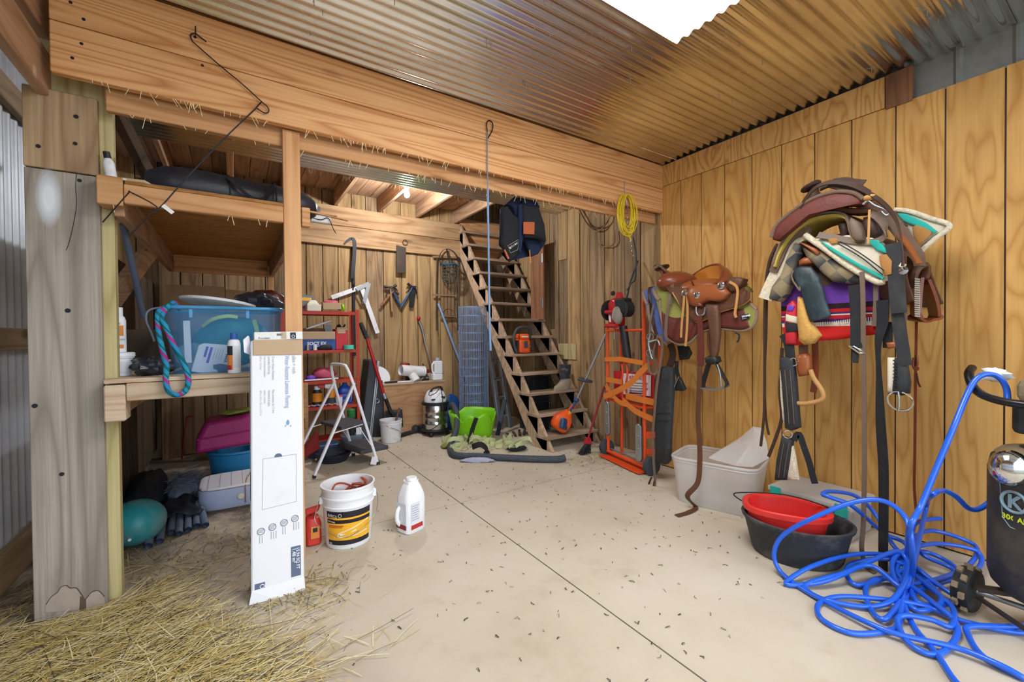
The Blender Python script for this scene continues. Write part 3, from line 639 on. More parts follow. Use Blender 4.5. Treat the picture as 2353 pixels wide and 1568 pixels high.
# bucket with a cord in it
bc = V(.60, 2.86, 0.001); bk = thing('plastic_bucket', 'large white plastic bucket with black and yellow printed label', 'bucket', bc)
RB, RT, BH = .136, .158, .37
def rad(z): return RB+(RT-RB)*z/BH
prof = [(0, .006), (RB-.004, .0), (RB, .006), (rad(.25), .25), (rad(.25)+.006, .252), (rad(.262)+.006, .258), (rad(.27), .262), (rad(.30), .30), (rad(.30)+.006, .302), (rad(.31)+.006, .312), (rad(.32), .315), (rad(.36)+.001, .362), (RT+.006, .364), (RT+.006, .372), (RT-.004, .372), (rad(.3)-.004, .3), (RB-.005, .02), (0, .016)]
MB().lathe(prof, bc, 40).build('bucket_body', 'white_plastic', bk, sm=35)
phi0 = math.atan2(-bc.y, -bc.x)      # toward the room
def band(z0, z1, a0, a1, mat, name, e=.0015, n=16, par=None, skew=0):
    mb = MB()
    def fn(u, v):
        a = a0+(a1-a0)*u; z = z0+(z1-z0)*v+skew*(u-.5); r = rad(z)+e
        return bc+V(r*math.cos(a), r*math.sin(a), z)
    return mb.grid(fn, n, 3).build(name, mat, par or bk, sm=60)
A0, A1 = phi0-.95, phi0+1.0
lab = band(.03, .238, A0, A1, 'label_black', 'label')
band(.188, .200, A0, A1, 'label_yellow', 'label_stripe', .0028, par=lab); band(.06, .165, A0, A1, 'label_yellow', 'label_field', .0028, par=lab)
band(.148, .153, A0+.1, A0+.75, 'ink_red', 'label_print', .0036, par=lab); band(.139, .143, A0+.1, A0+.7, 'ink_red', 'label_print', .0036, par=lab)
def bpt(a, z, e=.004): r = rad(z)+e; return bc+V(r*math.cos(a), r*math.sin(a), z)
rp = MB().tube(spl([bpt(A1-.15, .163), bpt(A0+1.2, .135), bpt(A0+.62, .107), bpt(A0+.5, .093), bpt(A0+.62, .08), bpt(A0+1.2, .085), bpt(A1-.2, .095)], 6), .0035, 5).build('label_picture', 'label_cream', lab, sm=60)
MB().tube([bpt(A0+.6, .094), bpt(A0+1.25, .112)], .006, 6).build('label_picture', 'label_cream', lab, sm=60)
def btext(s, a, z, size, mat):
    o_ = bpt(a, z, .003); tx = V(-math.sin(a), math.cos(a), 0); text(s, size, mat, lab, o_, tx, V(0, 0, 1), 'label_print', off=.001, bold=.0006)
btext('BARCO', A0+.08, .207, .024, 'ink_white'); btext('Heavy Duty', A0+.08, .190, .009, 'ink_dark'); btext('EXTRA FLEXIBLE', A0+.08, .175, .008, 'ink_white'); btext('10.5', A0+.06, .036, .014, 'ink_white')
MB().ring(bpt(A0+.62, .215), .0095, .0012, (math.cos(A0+.62), math.sin(A0+.62), 0), 14, k=4).build('label_picture', 'ink_white', lab)
ha = phi0-1.45; hb_ = phi0+1.55
hp = [bpt(ha, .29, .012), bpt(ha, .25, .03), bpt(ha+.25, .17, .055), bpt(phi0-.5, .1, .022), bpt(phi0, .085, .014), bpt(phi0+.5, .12, .02), bpt(phi0+1.0, .18, .04), bpt(hb_, .25, .03), bpt(hb_, .29, .012)]
MB().tube(spl(hp, 6), .0022, 6).build('wire_handle', 'wire_galv', bk, sm=60)
for a in (ha, hb_): MB().box(bpt(a, .285, .006), (.024, .03, .045), a).build('handle_lug', 'white_plastic', bk, bev=.004)
cdp = []
for k in range(60):
    a = k*.55; r_ = .095+.03*math.sin(k*.7); cdp.append(bc+V(r_*math.cos(a), r_*math.sin(a), .22+.045*math.sin(k*1.1)+.0012*k))
cdp += [bc+V(.12, .02, .33), bc+V(.1, .08, .36), bc+V(.125, .04, .34), bc+V(.08, .1, .29), bc+V(.0, .11, .33), bc+V(-.06, .09, .34), bc+V(-.1, .04, .30), bc+V(-.115, 0, .315), bc+V(-.09, -.05, .29)]
cc = MB().tube(spl(cdp, 4), .0062, 7).build('electric_cable', 'cord_rust', sm=60); tag(cc, 'rust-red cord coiled inside the large labelled bucket', 'cord')
# red container behind the carton
rc = F(720, 1250); rc = V(rc.x, rc.y+.02, 0.001)
rj = thing('fuel_can', 'small red plastic can with yellow label between carton and bucket', 'can', rc)
MB().lathe([(.05, 0), (.06, .01), (.06, .13), (.045, .165), (.02, .175)], rc, 20, sx=.8, sy=1, sq=4).build('can_body', 'red_plastic', rj, sm=40)
MB().bx(rc.x-.02, rc.x+.03, rc.y-.066, rc.y-.062, .05, .125).build('can_label', 'ink_orange', rj); MB().bx(rc.x-.008, rc.x+.018, rc.y-.068, rc.y-.066, .09, .115).build('can_print', 'ink_dark', rj)
MB().prism([rc+V(-.04, -.02, .185), rc+V(.03, -.03, .20), rc+V(.045, -.03, .235), rc+V(-.04, -.02, .22)], (0, .03, 0)).build('can_handle', 'red_plastic', rj, bev=.004)
MB().cyl(rc+V(0, 0, .17), rc+V(0, 0, .2), .018, n=12).build('can_neck', 'red_dark', rj)
# white jug on the slab
jc = V(.985, 2.775, .001); T = rotT(jc, rz=20); jg = thing('granule_jug', 'white plastic jug with moulded grip and white cap on the open floor', 'jug', T=T)
jm = MB(T).lathe([(.0, .0), (.075, 0), (.082, .008), (.082, .20), (.078, .24), (.06, .29), (.048, .312), (.045, .315), (.045, .335), (.043, .336), (.04, .33), (.001, .33)], (0, 0, 0), 28, sx=1.0, sy=.82, sq=5); jm.build('jug_body', 'white_plastic', jg, sm=40)
MB(T).lathe([(.0, .352), (.034, .352), (.036, .349), (.036, .333), (.0, .333)], (.006, 0, 0), 22).build('jug_cap', 'white_plastic', jg, sm=40)
MB(T).tube(spl([(-.075, .02, .17), (-.094, .02, .155), (-.102, .02, .12), (-.098, .02, .08), (-.075, .02, .05)], 5), [.014]*21, 8).build('grip_handle', 'white_plastic', jg, sm=60)
MB(T).bx(-.0845, -.083, -.05, .05, .07, .2).build('jug_label', 'carton_side', jg); MB(T).bx(-.086, -.0846, -.05, .05, .032, .062).build('jug_label', 'red_dark', jg)
MB(T).bx(-.055, .015, -.0695, -.068, .075, .2).build('jug_label', 'carton_side', jg); MB(T).bx(-.055, .04, -.0695, -.068, .03, .058).build('jug_label', 'ink_red', jg)
q = MB(T)
for k in range(7): q.bx(-.05, .008-.004*(k % 3), -.0702, -.0695, .09+.015*k, .094+.015*k)
q.build('jug_print', 'ink_grey', jg)
# ------------------------------------------------------------------ white folding step stool
A, B_, C = F(868, 1068), F(812, 1048), F(722, 1102); A.z = B_.z = C.z = .012; D = C+(B_-A)
lad = thing('step_stool', 'white folding step stool with dark grey treads and hoop handrail', 'step stool', (A+B_+C+D)/4-V(0, 0, .012))
up = V(0, 0, 1)
def rail(P, t): return P+(((C-A)*.40)+up*.93)*t+(D-B_)*0
Rm = (B_-A).normalized()
ta, tb = rail(A, 1), rail(B_, 1)
ta, tb = ta+Rm*.05, tb-Rm*.05
hoop = [A]+[A+(ta-A)*t for t in (.3, .6, .9)]+[ta+(ta-A)*.06+Rm*.03, ta+(ta-A)*.09+Rm*.09, tb+(tb-B_)*.09-Rm*.09, tb+(tb-B_)*.06-Rm*.03]+[B_+(tb-B_)*t for t in (.9, .6, .3)]+[B_]
MB().tube(spl(hoop, 5), .0145, 10).build('hoop_rail', 'white_paint', lad, sm=60)
pa, pb = A+(ta-A)*.88, B_+(tb-B_)*.88
for p, f_ in ((pa, C), (pb, D)):
    MB().bar(f_+V(0, 0, .02), p+(p-f_)*.02, .022, .03, up=Rm).build('rear_leg', 'white_paint', lad, bev=.004)
    MB().prism([p+up*.03, p-up*.04+(f_-p).normalized()*.02, p-up*.10+(f_-p)*.08, p+(A-C)*.0+up*.0], Rm*.004).build('gusset', 'white_paint', lad)
    MB().box(f_+V(0, 0, .012), (.03, .03, .03)).build('rubber_foot', 'black_rubber', lad, bev=.004)
for p in (A, B_): MB().box(p+V(0, 0, .004), (.036, .036, .03)).build('rubber_foot', 'black_rubber', lad, bev=.004)
MB().bar(A+V(-.05, -.015, .0), A+V(-.03, -.01, .075), .06, .006, up=(0, 1, 0)).build('foot_plate', 'white_dirty', lad)
def step(t, d0, dep, th=.035):
    p, q = A+(ta-A)*t, B_+(tb-B_)*t; dd = (C-A).normalized()
    P = [p-dd*d0, q-dd*d0, q+dd*(dep-d0), p+dd*(dep-d0)]
    MB().prism(P, up*th).build('tread', 'grey_step', lad, bev=.006)
    return p, q
step(.42, .05, .30); step(.13, .16, .30, .04)
for s, (P0, P1) in ((0, (A, ta)), (1, (B_, tb))):
    dd = (C-A).normalized(); m = P0+(P1-P0)*.42
    f_ = (C, D)[s]; lp = (pa, pb)[s]; leg = f_+(lp-f_)*.46
    MB().bar(leg, m+dd*.04+up*.03, .006, .018, up=Rm).build('brace', 'white_paint', lad)
    MB().bar(m+dd*.08+up*.01, P0+(P1-P0)*.13+dd*.0+up*.02, .006, .016, up=Rm).build('link_bar', 'white_paint', lad)
# ------------------------------------------------------------------ red steel shelf and what stands on it
RY0, RY1, RX0, RX1 = 5.30, 5.66, .45, 1.245
rs = thing('steel_shelf', 'red steel shelving unit against the plank wall', 'shelf', (RX1, RY0, 0))
for x in (RX0, RX1):
    for y, s in ((RY0, 1), (RY1, -1)):
        m = MB().bx(x-.018, x+.018, y-.002, y+.002, 0, 1.63).bx(x-.018 if x == RX0 else x+.014, x-.014 if x == RX0 else x+.018, min(y, y+s*.036), max(y, y+s*.036), 0, 1.63); m.build('upright', 'red_paint', rs)
SH = [1.60, 1.155, .80, .50, .10]
for z in SH:
    m = MB().bx(RX0+.01, RX1-.015, RY0+.004, RY1-.004, z-.004, z).bx(RX0+.01, RX1-.015, RY0+.003, RY0+.006, z-.035, z).bx(RX0+.01, RX1-.015, RY1-.006, RY1-.003, z-.035, z); m.build('shelf_board', 'red_paint', rs)
q = MB()
for k in range(26): q.cyl((RX1-.004, RY0-.003, .06+k*.06), (RX1-.004, RY0-.001, .06+k*.06), .004, n=6)
q.build('punched_hole', 'iron_black', rs)
def shelfbox(name, label, cat, x0, x1, z0, h, mat, y0=5.34, y1=5.56, g=None, bev=.004):
    o = MB().bx(x0, x1, y0, y1, z0+.001, z0+h).build(name, mat, bev=bev); tag(o, label, cat, g); return o
def sx(px, py): return PY(px, py, 5.34)
t = thing('storage_box', 'ivory storage box with domed lid on the top red shelf', 'box', (.72, 5.36, 1.601)); MB().bx(.70, .85, 5.33, 5.48, 1.602, 1.68).build('box_body', 'ivory_box', t, bev=.006); MB().prism([(.70, 5.34, 1.681), (.83, 5.34, 1.681), (.80, 5.36, 1.73), (.74, 5.36, 1.73)], (0, .12, 0)).build('domed_lid', 'ivory_box', t, bev=.006)
t = thing('clear_case', 'clear hardware case with yellow and black print behind the ivory box', 'case', (.7, 5.5, 1.6)); MB().bx(.60, .79, 5.50, 5.58, 1.602, 1.80).build('case_body', 'smoke_box', t, bev=.006); MB().bx(.62, .77, 5.497, 5.5, 1.73, 1.77).build('case_print', 'label_yellow', t); MB().bx(.62, .7, 5.495, 5.497, 1.64, 1.67).build('case_print', 'ink_red', t)
t = thing('blister_pack', 'clear blister pack standing behind the stud on the red shelf', 'package', (.5, 5.4, 1.6)); MB().bx(.47, .56, 5.42, 5.46, 1.602, 1.82).build('pack_card', 'smoke_box', t, bev=.004); MB().bx(.48, .55, 5.417, 5.419, 1.68, 1.73).build('pack_print', 'ink_red', t)
t = thing('cardboard_tray', 'torn cardboard tray of red wrappings on the top red shelf', 'tray', (1.0, 5.4, 1.6)); MB().bx(.865, 1.075, 5.33, 5.336, 1.63, 1.705).bx(.865, .87, 5.33, 5.52, 1.603, 1.69).bx(1.07, 1.075, 5.33, 5.52, 1.603, 1.69).build('tray_side', 'cardboard', t); MB().bx(.865, 1.075, 5.335, 5.52, 1.603, 1.62).build('tray_base', 'door_red', t)
o = MB().blob((.97, 5.43, 1.70), .1, .08, .04, rough=.25, seed=3).build('red_wrapper', 'pinkish', sm=180); tag(o, 'crumpled red wrapping in the cardboard tray', 'wrapping')
o = MB().blob((1.10, 5.40, 1.655), .02, .03, .045, rough=.1).build('tape_roll', 'lime', sm=180); tag(o, 'lime green tape roll beside the cardboard tray', 'tape')
t = thing('parts_carton', 'blue and tan printed carton with open flaps on the second red shelf', 'carton', (.8, 5.4, 1.155)); MB().bx(.55, 1.005, 5.36, 5.58, 1.157, 1.285).build('carton_body', 'blue_box', t, bev=.003); MB().bx(.55, 1.0, 5.345, 5.352, 1.28, 1.37).build('carton_flap', 'cardboard', t); MB().bx(.55, 1.0, 5.56, 5.566, 1.28, 1.41).build('carton_flap', 'cardboard_d', t)
text('SOCT EX', .05, 'ink_white', t, (.70, 5.359, 1.215), (1, 0, 0), (0, 0, 1), 'printed_lettering', bold=.002)
q = MB()
for k in range(6): q.bx(.76+.015*k, .768+.015*k, 5.357, 5.36, 1.165, 1.205)
q.build('printed_mark', 'ink_white', t)
t = thing('red_carton', 'red cardboard carton with torn top holding black cables', 'carton', (1.08, 5.4, 1.155)); MB().bx(1.01, 1.15, 5.37, 5.56, 1.157, 1.40).build('carton_body', 'red_box', t, bev=.003); MB().prism([(1.02, 5.366, 1.42), (1.145, 5.366, 1.42), (1.145, 5.366, 1.385), (1.12, 5.366, 1.385), (1.12, 5.366, 1.345), (1.035, 5.366, 1.345)], (0, .003, 0)).build('carton_flap', 'cardboard', t)
o = MB().tube(spl([(1.03, 5.45, 1.405), (1.06, 5.42, 1.45), (1.1, 5.48, 1.41), (1.13, 5.44, 1.45), (1.09, 5.41, 1.415), (1.05, 5.49, 1.44)], 5), .01, 6).build('black_cable', 'black_plastic', sm=60); tag(o, 'coiled black cable in the top of the red carton', 'cable')
o = MB().lathe([(.045, 0), (.06, 0), (.06, .05), (.045, .05), (.045, 0)], (1.145, 5.33, 1.157), 24).build('tape_roll', 'mint_tape', sm=40); tag(o, 'roll of mint green tape before the red carton', 'tape')
o = MB().lathe([(0, 0), (.022, 0), (.022, .045), (.024, .046), (.024, .06), (0, .06)], (.70, 5.325, 1.157), 14).build('small_jar', 'steel_dull', sm=40); tag(o, 'small grey metal tin before the blue carton', 'tin')
o = MB().lathe([(0, 0), (.02, 0), (.02, .05), (.022, .051), (.022, .06), (0, .06)], (.775, 5.325, 1.157), 14).build('small_jar', 'white_plastic', sm=40); tag(o, 'small white jar before the blue carton', 'jar')
o = MB().blob((.89, 5.335, 1.18), .075, .03, .04, rough=.15, seed=5, flat=-.022).build('black_pouch', 'black_rubber', sm=180); tag(o, 'soft black pouch on the second red shelf', 'pouch')
t = thing('caulk_gun', 'white caulk tube lying across the open blue carton', 'tube', (.85, 5.45, 1.40)); MB().cyl((.74, 5.42, 1.415), (.98, 5.47, 1.50), .014, n=10).build('tube_body', 'white_plastic', t, sm=40); MB().cyl((.70, 5.412, 1.40), (.74, 5.42, 1.415), .005, .012, n=8).build('nozzle', 'white_plastic', t, sm=40); MB().bx(.9, .97, 5.40, 5.41, 1.37, 1.45).build('sticker', 'smoke_box', t)
o = MB().blob((.88, 5.43, .87), .13, .09, .075, rough=.22, seed=8, flat=-.066).build('plastic_bag', 'pinkish', sm=60); tag(o, 'crumpled clear plastic bag with pink contents on the third red shelf', 'bag')
o = MB().blob((.73, 5.36, .835), .055, .03, .033, rough=.1, flat=-.033).build('glove_roll', 'purple', sm=180); tag(o, 'purple bundle on the third red shelf', 'bundle')
o = MB().bar((.66, 5.315, .815), (1.02, 5.315, .82), .02, .014).build('white_strip', 'white_paint'); tag(o, 'white plastic strip along the edge of the third red shelf', 'strip')
o = MB().bar((.66, 5.345, .79), (.66, 5.32, .70), .18, .2).build('wood_offcut', 'ply_side'); 
bpy.data.objects.remove(o)
t = thing('wood_crate', 'pale plywood offcut propped at the left of the red shelf', 'board', (.61, 5.24, .42)); MB().bx(.55, .69, 5.255, 5.28, .002, .79).build('panel', 'ply_side', t, bev=.003); MB().bx(.585, .65, 5.235, 5.254, .28, .40).build('brush_block', 'door_red', t, bev=.003)
t = thing('parts_packet', 'red and white packet leaning on the fourth red shelf', 'packet', (.95, 5.36, .5)); MB().prism([(.80, 5.34, .72), (1.02, 5.34, .70), (.98, 5.36, .79), (.82, 5.36, .79)], (0, .02, 0)).build('packet', 'red_box', t, bev=.003); MB().bx(.88, .99, 5.335, 5.34, .71, .755).build('packet_print', 'ink_white', t)
for i, (x, z, c1, lab_) in enumerate(((.80, .505, 'orange_bottle', 'black bottle with orange label and white cap on the lower red shelf'), (.95, .505, 'orange_bottle', 'orange tub of wipes with dark label on the lower red shelf'))):
    t = thing('product_bottle', lab_, 'bottle', (x, 5.38, z), group=None)
    MB().lathe([(0, 0), (.05, 0), (.052, .02), (.052, .16), (.03, .19), (.03, .195)] if i == 0 else [(0, 0), (.055, 0), (.055, .19), (.056, .195)], (x, 5.38, z), 18, sy=.7 if i == 0 else 1).build('bottle_body', 'black_plastic' if i == 0 else 'orange_bottle', t, sm=40)
    def lf_(u, v, x=x, z=z, i=i): a = math.pi*1.1+math.pi*.8*u; r_ = .0535 if i == 0 else .0562; return V(x+r_*math.cos(a), 5.38+r_*math.sin(a)*(.72 if i == 0 else 1), z+(.05+.1*v if i == 0 else .02+.07*v))
    MB().grid(lf_, 10, 2).build('bottle_label', 'orange_bottle' if i == 0 else 'slate_board', t, sm=60)
    MB().lathe([(0, .19), (.032, .19), (.032, .23), (0, .23)] if i == 0 else [(0, .195), (.057, .195), (.057, .225), (0, .232)], (x, 5.38, z), 16).build('bottle_cap', 'white_plastic', t, sm=40)
t = thing('fluid_jug', 'blue ribbed plastic jug on the lower red shelf', 'jug', (1.1, 5.42, .5)); MB().lathe([(0, 0), (.08, 0), (.082, .01), (.082, .05), (.078, .055), (.082, .06), (.082, .11), (.078, .115), (.082, .12), (.08, .17), (.04, .21), (.03, .22), (.03, .225), (0, .225)], (1.12, 5.45, .502), 22, sq=4, sx=1, sy=.75).build('jug_body', 'blue_jug', t, sm=40); MB().cyl((1.12, 5.45, .727), (1.12, 5.45, .752), .025, n=12).build('jug_cap', 'blue_box', t)
t = thing('salve_tub', 'small white tub with pink lid before the blue jug', 'tub', (1.04, 5.34, .5)); MB().lathe([(0, 0), (.035, 0), (.042, .1), (0, .1)], (1.03, 5.335, .502), 16).build('tub_body', 'white_plastic', t, sm=40); MB().lathe([(0, .1), (.045, .1), (.045, .115), (0, .115)], (1.03, 5.335, .502), 16).build('tub_lid', 'pinkish', t, sm=40)
q = MB()
rr = random.Random(4)
o = MB().tube(spl([(.70+.02*k, 5.33+.02*math.sin(k*2.1), .512+.006*(k % 3)) for k in range(16)], 3), .008, 6).build('rope_scrap', 'rag', sm=60); tag(o, 'tangle of grey cord on the lower red shelf', 'cord')
t = thing('spray_bottle', 'dark bottle with green cap at the foot of the red shelf', 'bottle', (1.13, 5.2, .02)); MB().lathe([(0, 0), (.04, 0), (.042, .02), (.042, .16), (.03, .19), (.03, .2), (0, .2)], (1.12, 5.13, .173), 16).build('bottle_body', 'black_plastic', t, sm=40); MB().lathe([(0, .2), (.038, .2), (.045, .21), (.045, .29), (.03, .3), (0, .3)], (1.12, 5.13, .173), 16).build('bottle_cap', 'green_cap', t, sm=40); MB().bx(1.165, 1.225, 5.09, 5.093, .175, .34).build('hang_tag', 'ink_white', t)
t = thing('parts_drum', 'smoky plastic storage tub under the red shelf', 'tub', (.98, 5.1, 0)); MB().lathe([(0, 0), (.13, 0), (.15, .15), (.155, .15), (.155, .17), (0, .17)], (1.12, 5.13, .002), 20, sq=4, sx=.75, sy=.75).build('tub_body', 'smoke_box', t, sm=40)
t = thing('wash_basin', 'dark blue glossy basin on the floor beneath the step stool', 'basin', (.86, 4.75, 0)); MB().lathe([(0, .01), (.13, 0), (.17, .06), (.18, .09), (.17, .09), (.15, .06), (0, .03)], (.86, 4.78, .002), 24).build('basin_body', 'tarp', t, sm=40)
t = thing('red_funnel', 'red plastic scoop lying beside the step stool', 'scoop', (.6, 4.9, 0)); MB().prism([(.50, 4.9, .05), (.72, 4.85, .32), (.74, 4.86, .12), (.55, 4.92, .002)], (.02, .12, .0)).build('scoop_body', 'red_dark', t, bev=.01)
o = MB().bx(.66, .98, 4.98, 5.2, .002, .13).build('blue_crate', 'barrow_blue', bev=.01); tag(o, 'dull blue crate on the floor behind the step stool', 'crate')
# ================================================================== shelf bay
ZS = 1.108
tt = thing('storage_tote', 'translucent blue storage tote on the lower shelf', 'tote', (-.02, 3.05, ZS))
x0, x1, y0, y1, zt = -.315, .25, 2.86, 3.32, ZS+.355
def totefn(u, v):
    a = 2*math.pi*u; ca, sa = math.cos(a), math.sin(a); q_ = (abs(ca)**8+abs(sa)**8)**(-1/8); k = .88+.12*v
    return V((x0+x1)/2+(x1-x0)/2*k*ca*q_, (y0+y1)/2+(y1-y0)/2*k*sa*q_, ZS+.001+(zt-ZS)*v)
m = MB().grid(totefn, 40, 6, cu=True); m.build('tote_body', 'tote_blue', tt, sm=50)
MB().bx(x0*.88, x1*.88, y0+.03, y1-.03, ZS+.001, ZS+.005).build('tote_base', 'tote_blue', tt)
MB().tube([totefn(k/40, 1)+V(0, 0, .004) for k in range(40)], .010, 6, closed=True).build('tote_rim', 'tote_rim', tt, sm=60)
for x in (-.2, .06): MB().bx(x, x+.015, y0+.001, y0+.006, zt-.05, zt).build('rim_rib', 'tote_rim', tt)
# package seen through the front
T = rotT((-.20, 2.915, ZS+.012), rx=-6, ry=14)
fm = thing('fly_mask_pack', 'fly mask package in the blue tote showing a horse', 'package', T=T)
MB(T).prism([(0, 0, 0), (.21, 0, 0), (.21, 0, .13), (.19, 0, .165), (.13, 0, .18), (.02, 0, .165), (0, 0, .15)], (0, .02, 0)).build('pack_card', 'ink_white', fm, bev=.003)
tx = T.to_3x3() @ V(0, 0, -1); ty = T.to_3x3() @ V(1, 0, 0)
for s, x, z, sz in (('FLY MASK', .135, .165, .02), ('LARGE', .19, .125, .02), ('HORSE', .17, .12, .02)): text(s, sz, 'ink_dark', fm, T @ V(x, -.001, z), tx, ty, 'printed_lettering', bold=.0004)
for x in (.035, .055): MB(T).bx(x, x+.012, -.0014, 0, .06 if x > .04 else .09, .15).build('print_bar', 'purple', fm)
for k in range(4): MB(T).bx(.08+.012*k, .082+.012*k, -.0014, 0, .09, .15).build('print_line', 'ink_grey', fm)
MB(T).prism([(.09, -.0016, .055), (.12, -.0016, .068), (.165, -.0016, .07), (.2, -.0016, .05), (.19, -.0016, .01), (.13, -.0016, .01), (.115, -.0016, .03), (.095, -.0016, .035)], (0, .001, 0)).build('horse_picture', 'ink_slate', fm)
# inside the tote: round tub, bands, dark goods
o = MB().lathe([(0, 0), (.075, 0), (.075, .13), (0, .13)], (0, 0, 0), 18, M=Matrix.Rotation(R(90), 3, 'X')).build('clear_jar', 'glass_clear', sm=40); o.location = (-.20, 3.12, ZS+.095); tag(o, 'clear round jar lying inside the blue tote', 'jar')
o = MB().strap([V(-.15, 2.98, ZS+.26), V(-.10, 2.96, ZS+.30), V(-.03, 2.96, ZS+.32), V(.02, 2.98, ZS+.315)], .02, .004, (0, .3, 1), 5).build('lime_band', 'lime_cloth'); tag(o, 'pale green band curving inside the blue tote', 'band')
o = MB().strap([V(.10, 2.94, ZS+.30), V(.115, 2.93, ZS+.22), V(.09, 2.93, ZS+.12), V(.08, 2.95, ZS+.07)], .022, .004, (1, 0, .2), 5).build('white_band', 'lime_cloth'); tag(o, 'pale strap hanging down inside the blue tote', 'band')
o = MB().blob((.0, 3.12, ZS+.17), .2, .1, .15, rough=.12, seed=4, flat=-.155).build('folded_cloth', 'tape_teal', sm=180); tag(o, 'dark teal folded cloth inside the blue tote', 'cloth')
o = MB().strap([V(-.215, 2.915, ZS+.29), V(-.21, 2.92, ZS+.06)], .03, .004, (1, 0, 0)).build('clear_strip', 'white_plastic'); tag(o, 'white strip standing inside the blue tote', 'strip')
# on top of the tote: white lid, plastic bags
T = rotT((-.07, 3.08, zt+.035), ry=7, rx=-3)
o = MB(T).lathe([(0, 0), (.17, 0), (.19, .006), (.195, .018), (.18, .022), (.16, .016), (0, .014)], (0, 0, 0), 30).build('pail_cover', 'white_dirty', sm=40); tag(o, 'round white lid lying on the blue tote', 'lid')
o = MB().blob((.135, 3.10, zt+.06), .12, .11, .06, 14, 22, rough=.3, seed=11).build('plastic_bag', 'dark_bag', sm=40); tag(o, 'shiny crumpled grey plastic bag on the blue tote', 'bag')
o = MB().blob((.19, 3.22, zt+.08), .11, .08, .07, 12, 18, rough=.2, seed=13).build('brown_bag', 'brown_bag', sm=60); tag(o, 'glossy dark brown bag behind the grey plastic bag', 'bag')
# lead rope looped over the tote rim and down past the shelf
stripes('rope_weave', [(0, '2f9ac0'), (.22, '1d6a70'), (.4, '2f8fc4'), (.62, 'b03a86'), (.8, '2f9ac0'), (.9, '1d6a70')], 2, 9.0, .8, bmp=.5)
# spiral weave driven by height and turn
nt = M('rope_weave').node_tree
for n in nt.nodes:
    if n.type == 'MATH' and n.operation == 'ADD' and n.inputs[1].default_value == 0.0 and not n.inputs[1].links:
        fr = math_(nt, 'FRACT', n.outputs[0]); lk = n.outputs[0].links
        for r_ in [x for x in nt.nodes if x.type == 'VALTORGB']:
            sp_ = [x for x in nt.nodes if x.type == 'SEPXYZ'][0]
            s2 = math_(nt, 'ADD', n.outputs[0], math_(nt, 'MULTIPLY', sp_.outputs[0], 11.0)); nt.links.new(math_(nt, 'FRACT', s2), r_.inputs[0])
def rp_(x, y, Y): return PY(x, y, Y)
pts = [V(-.26, 2.92, zt+.025), rp_(374, 712, 2.86), rp_(363, 720, 2.84), rp_(364, 760, 2.83), rp_(372, 800, 2.80), rp_(382, 840, 2.72), rp_(381, 875, 2.71), rp_(388, 900, 2.71), rp_(405, 908, 2.71), rp_(425, 900, 2.71), rp_(433, 878, 2.71), rp_(428, 850, 2.72), rp_(414, 820, 2.78), rp_(395, 785, 2.81), rp_(380, 750, 2.82), rp_(372, 725, 2.845), V(-.27, 2.9, zt+.03), V(-.25, 2.98, zt+.0)]
o = MB().tube(spl(pts, 6), .0125, 10).build('lead_rope', 'rope_weave', sm=60); tag(o, 'blue, teal and pink lead rope looped over the blue tote', 'rope')
o = MB().tube(spl([V(-.28, 2.93, zt+.012), rp_(345, 712, 2.9), rp_(336, 735, 2.88), rp_(348, 765, 2.87), rp_(355, 785, 2.86)], 6), .005, 6).build('grey_cord', 'pipe_grey', sm=60); tag(o, 'thin grey cord hanging off the tote corner', 'cord')  # a plain thin grey cord
# bottles and tubs at the shelf edge
c = V(.0, 2.80, ZS); t = thing('lotion_bottle', 'white bottle with blue cap before the blue tote', 'bottle', c)
MB().lathe([(0, 0), (.03, 0), (.031, .004), (.031, .16), (.026, .178), (.016, .185), (0, .185)], c+V(0, 0, .001), 18).build('bottle_body', 'white_plastic', t, sm=40)
MB().lathe([(0, .185), (.018, .185), (.0165, .22), (0, .22)], c, 14).build('bottle_cap', 'blue_box', t, sm=40)
def lb1(a0, a1, z0, z1, r_): return lambda u, v: c+V(r_*math.cos(a0+(a1-a0)*u), r_*math.sin(a0+(a1-a0)*u), z0+(z1-z0)*v)
MB().grid(lb1(3.3, 4.5, .02, .10, .0318), 8, 2).build('bottle_label', 'ink_orange', t, sm=60); MB().grid(lb1(3.3, 4.3, .02, .045, .0322), 8, 2).build('bottle_label', 'ink_red', t, sm=60); MB().grid(lb1(3.3, 4.5, .10, .15, .0318), 8, 2).build('bottle_label', 'ink_dark', t, sm=60); MB().grid(lb1(4.6, 5.6, .03, .15, .0318), 8, 2).build('bottle_label', 'carton_side', t, sm=60)
c = PY(274, 860, 3.0); c.z = ZS+.001; t = thing('salve_tub', 'white pail with snap lid at the shelf end beside the post', 'tub', c)
MB().lathe([(0, 0), (.05, 0), (.057, .09), (.062, .092), (.062, .1), (.0, .1)], c, 22).build('tub_body', 'white_plastic', t, sm=40); MB().lathe([(.0, .1), (.066, .1), (.066, .118), (.06, .122), (0, .122)], c, 22).build('tub_lid', 'white_plastic', t, sm=40)
def lt(u, v, c=c): a = 4.0+1.6*u; r_ = .0525+.0075*(.2+.6*v); return c+V(r_*math.cos(a), r_*math.sin(a), .015+.06*v)
MB().grid(lt, 8, 2).build('tub_label', 'carton_side', t, sm=60)
c2 = c+V(-.006, .01, .123); t = thing('spray_bottle', 'white aerosol bottle with orange animal print on the white pail', 'bottle', c2)
MB().lathe([(0, 0), (.036, 0), (.036, .165), (.03, .185), (.024, .19), (.024, .235), (0, .235)], c2, 20).build('bottle_body', 'white_plastic', t, sm=40)
def la(z0, z1): return lambda u, v: c2+V(.0366*math.cos(4.1+1.5*u), .0366*math.sin(4.1+1.5*u), z0+(z1-z0)*v)
